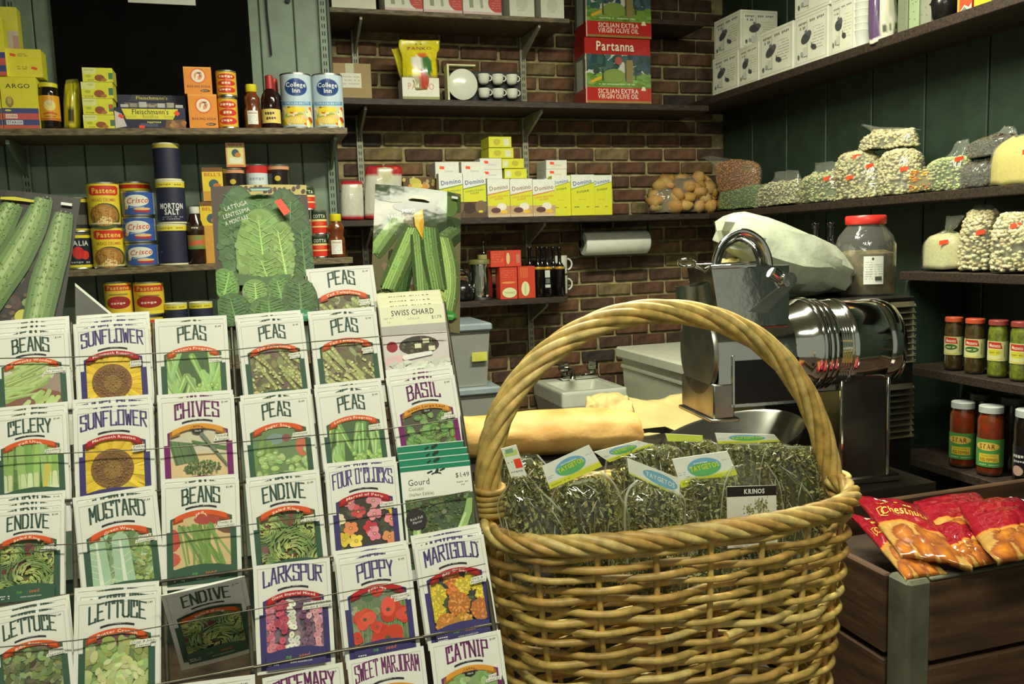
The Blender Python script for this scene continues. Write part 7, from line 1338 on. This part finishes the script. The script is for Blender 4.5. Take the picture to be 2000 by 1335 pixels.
# cups, cups in film, bags
p = PX(1686, 85, XRF+.04); t = thing('cup_stack', 'tall stack of white paper cups beside the gift boxes', 'cups', (p.x, p.y, z0)); 
for k in range(9): MB().lathe([(.024, k*.022), (.031, k*.022+.05), (.033, k*.022+.052), (.031, k*.022+.054), (.029, k*.022+.05)], 28).obj('cup', M_WLID, t, 50)
def loftX(rows, X, m=24, noise=0, seed=1):
    R = random.Random(seed); rings = []
    for r in rows:
        A = PX(r[0], r[1], X); B = PX(r[2], r[3], X); c = (A+B)/2; h = (B-A)/2; rings.append([c+h*cos(2*pi*k/m)-V((r[4], 0, 0))*sin(2*pi*k/m)+V((R.uniform(-1, 1), R.uniform(-1, 1), R.uniform(-1, 1)))*noise for k in range(m)])
    return rings
def grain_bag(label, rows, X, pal, n, size, zb, seed, s0=.25, shape=(1, .68, .55), stickers=(), name='bean_bag', group='bags of dried beans and grains', fine=None, cat='bean bag', Yp=None, fm=None, tail=True):
    rings = resample(loft(rows, Yp, 24, .004, seed) if Yp else loftX(rows, X, 24, .004, seed), 4); m = 24; N = len(rings); c = sum(rings[-1], V())/m; zmin = min(q.z for r in rings for q in r); dz = zb+.001-zmin
    base = V((c.x, c.y, zb+.001)); t = thing(name, label, cat, base, group=group); R = random.Random(seed+9); sh = V((0, 0, dz))-base
    rings = [[q+sh for q in r] for r in rings]; cen = [sum(r, V())/m for r in rings]; i0 = int(N*s0)
    if fine:
        mb = ring_mesh([[cen[i].lerp(q, .95) for q in r] for i, r in enumerate(rings)][i0:]); mb.obj('grain', fine, t, 170)
    else:
        ic = bmesh.new(); bmesh.ops.create_icosphere(ic, subdivisions=1, radius=1); iv = [v.co.copy() for v in ic.verts]; ifs = [tuple(v.index for v in f.verts) for f in ic.faces]; ic.free(); mb = MB()
        for k in range(n):
            s_ = R.uniform(i0, N-1.001); a = int(s_); f = s_-a; j = R.random()*m; j0 = int(j) % m; q = rings[a][j0].lerp(rings[a+1][j0], f).lerp(rings[a][(j0+1) % m].lerp(rings[a+1][(j0+1) % m], f), j-int(j)); cc = cen[a].lerp(cen[a+1], f); q = cc.lerp(q, R.uniform(.86, .95)); q.z = max(q.z, size*.75); M3 = Matrix.Rotation(R.random()*6.3, 3, 'Z') @ Matrix.Rotation(R.random()*6.3, 3, 'X'); z_ = size*R.uniform(.8, 1.15)
            mb.add([q+M3 @ V((v.x*z_*shape[0], v.y*z_*shape[1], v.z*z_*shape[2])) for v in iv], ifs, lin(jit(R, R.choice(pal), 14)))
        ring_mesh([[cen[i].lerp(q, .84) for q in r] for i, r in enumerate(rings)][i0:], mb, col=lin(tuple(x*.6 for x in pal[0]))); tag(mb.obj('beans', M_COL, t, 60, colors=True), kind='stuff')
    ring_mesh(rings).obj('film', fm or M_FILM2, t, 170)
    for (fu, fv) in stickers:
        i = int(fv*(N-1)); j = int((m*.75+fu*m*.2) if Yp else m*(.13-fu*.12)) % m; q = rings[i][j]; nn_ = (q-cen[i]).normalized(); e = V((0, 0, 1)).cross(nn_).normalized(); g = nn_.cross(e); s_ = .012; q = q+nn_*.004; MB().add([q-e*s_-g*s_*.7, q+e*s_-g*s_*.3, q+e*s_+g*s_*.7, q-e*s_+g*s_*.4], [(0, 1, 2, 3)]).obj('price_sticker', mat('orange_sticker', ORG, .5), t)
    return t
BEAN = [(206, 198, 160), (222, 214, 178), (190, 180, 142)]; FAVA = [(206, 196, 156), (190, 178, 136), (216, 206, 170)]; PEAG = [(150, 168, 104), (176, 188, 124), (206, 200, 160)]; DARK = [(84, 76, 62), (66, 58, 48), (104, 92, 74)]
XB = XRF+.085; zR = 1.5325
# bread rolls in a bag and a white bag on the end of the sugar shelf
rb = grain_bag('clear bag of golden rolls at the right end of the sugar shelf', [(1300, 352, 1370, 350, .01), (1280, 372, 1390, 368, .05), (1264, 395, 1398, 392, .07), (1266, 423, 1396, 420, .07)], 0, [(176, 136, 74), (186, 150, 92), (168, 124, 62)], 60, .036, 1.5325, 71, s0=.12, shape=(1.2, 1, .7), name='bread_roll_bag', group=None, cat='bread bag', Yp=3.41)
pouch('white_sack', 'white sack with a dark blue band behind the bag of rolls', 'sack', [(1345, 356, 1392, 354, .01), (1340, 372, 1398, 370, .03), (1345, 395, 1402, 395, .035), (1350, 422, 1400, 422, .03)], 3.50, lambda u_, v_, f, R: (44, 48, 80) if .55 < v_ < .9 and u_ > .3 else jit(R, (206, 210, 204), 8), seed=73)
grain_bag('bag of green split peas under the orange lentils', [(1420, 372, 1500, 368, .02), (1410, 385, 1512, 380, .05), (1406, 402, 1516, 398, .06), (1408, 418, 1512, 413, .06)], XB, [(120, 160, 70), (146, 180, 96)], 1200, .0042, zR, 74, s0=.1, stickers=())
zt_ = z_at(1440, 372, 3.05)
grain_bag('round bag of orange lentils lying on the green split peas', [(1372, 302, 1392, 300, .008), (1395, 318, 1425, 305, .02), (1402, 328, 1476, 312, .05), (1403, 348, 1482, 345, .055), (1410, 368, 1478, 365, .04)], XB, [(206, 126, 50), (222, 150, 76)], 1400, .0042, zR+.075, 75, s0=.32)
grain_bag('small bag of white beans with a twisted top beside the split peas', [(1516, 342, 1560, 338, .01), (1512, 358, 1562, 352, .02), (1484, 378, 1566, 370, .045), (1478, 412, 1566, 402, .05)], XB-.01, BEAN, 900, .0058, zR, 76, s0=.45)
grain_bag('bag of mixed soup beans with frilled film on top', [(1594, 326, 1634, 322, .01), (1590, 344, 1636, 340, .02), (1568, 362, 1640, 355, .045), (1564, 405, 1645, 396, .05)], XB-.01, PEAG+BEAN, 900, .0058, zR, 77, s0=.35, stickers=((-.3, .7),))
grain_bag('big bag of white beans at the left of the tall pile', [(1652, 300, 1690, 292, .02), (1640, 318, 1712, 306, .05), (1638, 350, 1725, 340, .065), (1642, 392, 1730, 382, .065)], XB-.01, FAVA, 1150, .0080, zR, 78, s0=.08, stickers=((.3, .5), (-.6, .25), (-.7, .7)))
grain_bag('big bag of white beans at the right of the tall pile', [(1735, 296, 1775, 290, .02), (1728, 312, 1792, 302, .05), (1728, 345, 1798, 338, .065), (1732, 384, 1796, 376, .065)], XB-.01, FAVA, 1150, .0080, zR, 79, s0=.08, stickers=((-.2, .6),))
grain_bag('topmost bag of white beans with two flaring film corners', [(1682, 256, 1800, 268, .006), (1704, 272, 1786, 268, .02), (1690, 284, 1790, 276, .045), (1680, 306, 1792, 298, .05)], XB+.01, FAVA, 900, .0080, zR+.150, 80, s0=.30)
grain_bag('bag of green and white mixed peas right of the bean pile', [(1868, 278, 1892, 270, .006), (1852, 306, 1890, 300, .02), (1816, 322, 1898, 312, .045), (1808, 376, 1900, 366, .05)], XB-.01, PEAG, 1000, .0062, zR, 81, s0=.4, stickers=((-.1, .62),))
grain_bag('little bag of yellow corn kernels in front of the mixed peas', [(1785, 340, 1812, 338, .01), (1778, 356, 1818, 352, .02), (1776, 384, 1820, 376, .022)], XRF+.03, [(206, 170, 60), (190, 110, 40), (214, 190, 110)], 160, .0058, zR, 82, s0=.1)
grain_bag('dark bag of black lentils under another', [(1890, 318, 1940, 310, .02), (1884, 335, 1944, 328, .045), (1886, 368, 1942, 360, .045)], XB, DARK, 1000, .0048, zR, 83, s0=.05)
grain_bag('dark bag of black lentils with a knotted white top', [(1962, 246, 1982, 248, .005), (1950, 262, 1985, 262, .012), (1900, 280, 1985, 272, .04), (1895, 312, 1980, 300, .045)], XB+.01, DARK, 1000, .0048, zR+.085, 84, s0=.35)
M_CORNM = mat('yellow_cornmeal', (214, 196, 104), .8, var=.06, scale=150); M_RICE = mat('pale_rice', (212, 204, 160), .8, var=.12, scale=220)
grain_bag('smooth yellow bag of cornmeal at the right edge', [(1985, 262, 2030, 258, .01), (1955, 286, 2060, 276, .04), (1942, 310, 2066, 300, .055), (1938, 362, 2066, 352, .055)], XB-.01, None, 0, 0, zR, 85, s0=.12, fine=M_CORNM, stickers=((-.45, .6),), cat='cornmeal bag', name='cornmeal_bag')
# lower shelf bags
zR3 = 1.302; X3 = XRF+.06
grain_bag('squat bag of rice with a twisted top on the short shelf', [(1846, 430, 1884, 428, .006), (1848, 450, 1870, 448, .010), (1843, 459, 1858, 458, .007), (1822, 468, 1876, 466, .035), (1812, 485, 1882, 484, .045), (1808, 531, 1882, 530, .045)], X3, None, 0, 0, zR3, 86, s0=.52, fine=M_RICE, stickers=((-.5, .78),), cat='rice bag', name='rice_bag')
grain_bag('left bag of large fava beans on the short shelf', [(1905, 408, 1935, 406, .01), (1896, 425, 1945, 422, .03), (1888, 460, 1944, 458, .045), (1880, 532, 1946, 532, .048)], X3, FAVA, 700, .0098, zR3, 87, s0=.25, stickers=((-.3, .72),))
grain_bag('right bag of large fava beans on the short shelf', [(1962, 424, 2010, 420, .01), (1950, 440, 2020, 436, .03), (1946, 470, 2024, 466, .048), (1944, 535, 2024, 534, .05)], X3-.03, FAVA, 750, .0098, zR3, 88, s0=.15, stickers=((-.4, .5),))
# pickle jars
M_GLJ = film('jar_glass', (.86, .88, .80), .14, .04, 5, .05)
def d_mez(green):
    def f(cv):
        a = cv.a; cv.rect(0, 0, 1, a, (214, 214, 150)); cv.poly([(.12, .02), (.6, .04), (.66, a*.38), (.12, a*.36)], (190, 60, 44)); cv.text('Mezzetta', .38, a*.21, a*.16, (236, 226, 206), wd=.40, bold=.02, shear=.2, rot=.05); c = (70, 104, 60) if green else (206, 196, 60)
        cv.ell(.38, a*.56, .26, a*.16, c, 0, 20); cv.squig(.2, .56, a*.54, a*.07, (226, 226, 150) if green else (150, 130, 60), 7); cv.band(.12, .64, a*.86, -.05, a*.05, (214, 190, 70)); cv.rect(.72, a*.2, .75, a*.8, (140, 150, 90))
    return f
M_ORLID = mat('orange_red_lid', (196, 84, 50), .4, var=.06); M_DRLID = mat('dull_red_lid', (150, 66, 58), .4, var=.06)
c_br = mat('brown_pickle', (96, 70, 38), .4, var=.45, scale=60, col2=(48, 44, 26)); c_gr = mat('green_olives', (150, 156, 62), .35, var=.4, scale=70, col2=(84, 96, 36))
X4 = XRF+.02
for k, (x0, x1, yt, yb) in enumerate(((1842, 1880, 619, 722), (1881, 1923, 622, 728), (1926, 1968, 625, 736), (1969, 2013, 628, 743))):
    Yj = PX((x0+x1)/2, yb-6, X4).y; jar('pickle_jar', ['dark pepper jar at the left end of the pickle shelf', 'dark pepper jar second from left on the pickle shelf', 'green olive jar third from left on the pickle shelf', 'green olive jar cut off by the right edge of the photo'][k], 'jar', x0, x1, yt, Yj, 1.0155, M_GLJ, M_ORLID if k < 2 else M_DRLID, d_mez(k < 2), 'pickle jars', v0=.36, v1=.70, contents=c_br if k < 2 else c_gr, lidh=.09, neck=.9)
def d_star(cv): a = cv.a; cv.rect(0, 0, 1, a, (84, 150, 76)); cv.ell(.42, a*.26, .34, a*.15, (222, 196, 90), 0, 20); cv.text('STAR', .42, a*.26, a*.17, (130, 60, 40), wd=.42, bold=.02); cv.rect(.2, a*.52, .74, a*.82, (222, 206, 70)); cv.text('SLICED SWEET', .47, a*.59, a*.07, (150, 96, 50), wd=.4); cv.text('RED PEPPERS', .47, a*.73, a*.11, (150, 60, 40), wd=.46, bold=.02); cv.squig(.2, .75, a*.9, a*.04, (190, 214, 180), 10)
c_rp = mat('red_peppers', (150, 52, 30), .35, var=.5, scale=45, col2=(110, 60, 30)); M_GLID = mat('grey_white_lid', (196, 200, 196), .4, var=.08); c_dk = mat('dark_relish', (40, 26, 22), .35, var=.4, scale=50)
X5 = XRF+.0
for k, (x0, x1, yt, yb, lab) in enumerate(((1851, 1904, 784, 903, 'left jar of red peppers with a green label'), (1904, 1960, 792, 918, 'right jar of red peppers with a green label'), (1974, 2036, 800, 934, 'dark jar with white script cut off by the right edge'))):
    Yj = PX((x0+x1)/2, yb-8, X5-.01).y; jar('pepper_jar', lab, 'jar', x0, x1, yt, Yj, .7485, M_GLJ, M_GLID, d_star if k < 2 else (lambda cv: (cv.rect(0, 0, 1, cv.a, (34, 30, 34)), cv.squig(.1, .5, cv.a*.3, .08, (206, 206, 200), 5), cv.squig(.12, .45, cv.a*.48, .07, (190, 190, 186), 5), cv.ell(.25, cv.a*.82, .16, .14, (196, 160, 140)))), 'pepper jars', v0=.46, v1=.86, contents=c_rp if k < 2 else c_dk, lidh=.10, neck=.84)
for k, (x0, x1, yt) in enumerate(((1888, 1936, 768), (1948, 1996, 776))):
    Yj = PX((x0+x1)/2, 880, X5+.07).y; jar('pepper_jar', ['shadowed jar with a dull lid behind the red pepper jars', 'shadowed jar with a dull lid behind the dark scripted jar'][k], 'jar', x0, x1, yt, Yj, .7485, M_GLJ, mat('dull_lid', (96, 100, 92), .5), None, 'pepper jars', contents=c_dk, lidh=.10, neck=.84)
# bags and packs near the top right corner
pouch('printed_bag', 'white bag with a purple edge and plant print on the high shelf', 'bag', [(1702, -30, 1740, -40, .03), (1700, 20, 1748, 10, .03), (1700, 60, 1750, 46, .03), (1702, 86, 1750, 64, .03)], PX(1725, 76, XRF+.035).y, lambda u_, v_, f, R: (92, 70, 104) if u_ < .2 and v_ < .85 else ((96, 104, 84) if .62 < v_ < .78 and (u_*9 % 2 < 1.2) else jit(R, (224, 222, 200), 6)), seed=91)
for k, (x0, x1, zz, lab) in enumerate(((1752, 1772, .16, 'narrow grey green pack on the high shelf'), (1774, 1794, .18, 'pale green pack with small dots on the high shelf'), (1797, 1818, .18, 'grey pack with a light edge on the high shelf'))):
    cartonX('grey_pack', lab, 'pack', x0, x1, z0, zz, .12, [(120, 128, 100), (150, 166, 128), (138, 140, 122)][k], lambda cv: [cv.ell(cv.R.uniform(.1, .9), cv.R.uniform(.1, cv.a), .06, .05, (110, 120, 90)) for _ in range(12)], 'grey packs on the high shelf')
p = PX(1844, 34, XRF+.055); t = thing('dark_pot', 'dark glazed pot on the high shelf', 'pot', (p.x, p.y, z0)); MB().lathe([(.03, 0), (.042, .01), (.048, .05), (.04, .09), (.02, .11), (.001, .114)], 30).obj('body', mat('black_enamel', (26, 25, 24), .2), t, 60); MB().tube(catmull([(-.04, 0, .08), (-.05, 0, .13), (0, 0, .17), (.05, 0, .13), (.04, 0, .08)], 4), .006, 8).obj('handle', MATS['black_enamel'], t, 60)
for k, (x0, x1, c, lab) in enumerate(((1869, 1898, (204, 74, 44), 'red and orange pack at the right of the high shelf'), (1901, 1936, (214, 190, 50), 'yellow pack at the far right of the high shelf'))): cartonX('bright_pack', lab, 'pack', x0, x1, z0, .15, .10, c, (lambda cv: (cv.rect(0, 0, .16, cv.a, (226, 150, 60)), cv.poly([(.2, cv.a), (.5, cv.a-.3), (.8, cv.a-.1), (1, cv.a-.3), (1, cv.a)], (206, 200, 180)), cv.poly([(.25, cv.a), (.5, cv.a-.2), (.7, cv.a)], (110, 120, 90)))) if k == 0 else None)
# ---------------------------------------------------------------- wooden crate with chestnut bags
M_CRATE = mat('old_crate_wood', (112, 76, 46), .7, var=.3, scale=5, stretch=(2, 2, 8), bump=.2); M_CRATE2 = mat('crate_board', (92, 64, 40), .7, var=.3, scale=5, stretch=(1, 1, 9), bump=.2); M_POST = mat('grey_corner_post', (112, 112, 92), .6, .2, var=.25, scale=14, bump=.2)
CX0, CX1, CY0, CY1, CZ0, CZ1 = .978, 1.80, 1.066, 1.455, .56, .86
cr = thing('wooden_crate', 'old brown wooden crate full of chestnut bags', 'crate', ((CX0+CX1)/2, (CY0+CY1)/2, CZ0)); hx, hy, hz = (CX1-CX0)/2, (CY1-CY0)/2, CZ1-CZ0
for z0_, z1_ in ((.0, .145), (.155, hz-.006)):
    MB().rbox((-hx+.048, -hy, z0_), (hx, -hy+.016, z1_), .003).obj('slat', M_CRATE2, cr); MB().rbox((-hx, hy-.016, z0_), (hx, hy, z1_), .003).obj('slat', M_CRATE2, cr)
    for s in (-1, 1): MB().rbox((s*(hx-.008)-.008, -hy+.05, z0_), (s*(hx-.008)+.008, hy-.017, z1_), .003).obj('slat', M_CRATE2, cr)
MB().rbox((-hx, -hy-.004, 0), (-hx+.047, -hy+.047, hz), .006).obj('corner_post', M_POST, cr); MB().rbox((-hx+.047, -hy-.002, hz-.006), (hx, -hy+.018, hz), .002).obj('rim', M_POST, cr); MB().rbox((-hx+.017, -hy+.017, .0), (hx-.017, hy-.017, .012), .002).obj('bottom', M_CRATE, cr)
MB().rbox((.10, -hy-.001, .20), (.24, -hy+.001, .236), .008).obj('hand_hole', mat('hole_dark', (16, 12, 10), .9), cr); MB().rbox((.30, -hy-.002, .02), (.33, -hy-.0005, .05), .0004).obj('white_tag', M_CARD, cr)
tag(MB().rbox((CX0+.02, CY0+.02, 0), (CX1-.02, CY1-.02, CZ0-.002), .004).obj('bench', M_STAND), 'dark wooden bench under the chestnut crate', 'bench')
MB().rbox((-hx+.018, -hy+.018, .014), (hx-.018, hy-.018, .232), .004).obj('filler_block', M_STAND, cr)  # added solid block under the bags, dark to pass for the crate's interior
def chest_bag(label, quad, z, seed, h=.02):
    q = [PZ(x, y, z+dz) for (x, y), dz in zip(quad, (.012, .012, 0, 0))]; nx, ny = 44, 60; R = random.Random(seed); from mathutils import noise
    ex, ez = q[1]-q[0], q[0]-q[3]; n = ex.cross(ez).normalized(); n = n if n.z > 0 else -n
    def S(u_, v_):
        P = q[0]*(1-u_)*(1-v_)+q[1]*u_*(1-v_)+q[2]*u_*v_+q[3]*(1-u_)*v_; e = (max(0, sin(pi*u_))**.6)*(max(0, sin(pi*v_))**.5); w_ = noise.noise(V((u_*4+seed, v_*5, seed)))*.005+noise.noise(V((u_*9+seed, v_*11, seed)))*.003; return P+n*(h*e+w_*(.3+e))
    def colr(u_, v_):
        if v_ > .64+.05*sin(u_*5+seed):
            m_ = 9; best = 1
            for (cx, cy, rr) in ((.25, .76, .15), (.62, .73, .17), (.86, .82, .13), (.42, .90, .15), (.12, .93, .12), (.70, .95, .14)):
                d = hypot((u_-cx), (v_-cy)*1.2)/rr; best = min(best, d) if d < 1 else best
            if best < 1: return (206-70*best, 128-56*best, 40)
            return (186, 146, 76)
        if v_ > .61+.05*sin(u_*5+seed): return (214, 140, 60)
        return (150, 26, 40)
    vs_ = []; cs = []; fs = []
    for j in range(ny+1):
        for i in range(nx+1): vs_.append(S(i/nx, j/ny)); cs.append(lin(jit(R, colr(i/nx, j/ny), 8)))
    for j in range(ny):
        for i in range(nx): a = j*(nx+1)+i; fs.append((a, a+1, a+nx+2, a+nx+1))
    c = sum(q, V())/4; mb = MB(); mb.v = [tuple(p-c) for p in vs_]; mb.f = fs; mb.c = cs
    o = mb.obj('chestnut_bag', mat('foil_print', (255, 255, 255), .16, attr=True, var=.05, scale=30, coat=.5), loc=c, smooth=170, colors=True); so = o.modifiers.new('thick', 'SOLIDIFY'); so.thickness = .012; so.offset = -1; tag(o, label, 'chestnut bag', 'red bags of chestnuts')
    cv = Canvas(1, seed); cv.squig(.25, .55, .14, .06, (226, 206, 190), 5); cv.squig(.2, .8, .25, .03, (222, 180, 70), 9); cv.text('Chestnuts', .5, .40, .10, (226, 176, 70), wd=.68, shear=.25, bold=.01); cv.curve([(.12, .46), (.14, .36), (.22, .34), (.2, .44), (.12, .47), (.4, .5)], .006, (226, 176, 70)); a_ = cv.a
    cv.obj('print', lambda u_, v_, l: S(u_, v_)+n*(.0010+l*2e-5)-c, M_PRINT, o)
    return o
chest_bag('chestnut bag at the front left, partly under another', [(1655, 1000), (1735, 1030), (1850, 1118), (1768, 1130)], .862, 3, .018)
chest_bag('chestnut bag in the middle back, tucked under its right neighbour', [(1785, 990), (1905, 972), (1985, 1050), (1850, 1075)], .866, 5, .016)
chest_bag('chestnut bag at the left with its silver corner turned up', [(1664, 966), (1792, 984), (1900, 1105), (1758, 1082)], .882, 4, .02)
chest_bag('chestnut bag in front between the left and right ones', [(1800, 1045), (1880, 1030), (1945, 1100), (1880, 1112)], .868, 7, .014)
chest_bag('chestnut bag at the right nearest the front rim', [(1880, 996), (1985, 982), (2085, 1075), (1948, 1104)], .888, 6, .02)
# loose boards and a pale card at the back right of the crate
o = MB().rbox((0, -.19, -.006), (.035, .19, .006), .002).obj('board', M_POST, loc=(1.815, 1.27, .872)); tag(o, 'grey weathered board along the right side of the crate', 'board')
o = MB().rbox((-.06, -.04, 0), (.06, .04, .003), .001).obj('pale_card', M_CARD, loc=(PZ(1985, 998, .874).x, PZ(1985, 998, .874).y, .8795), rot=(0, 0, .3)); tag(o, 'pale card lying on the board beside the chestnut bags', 'card')
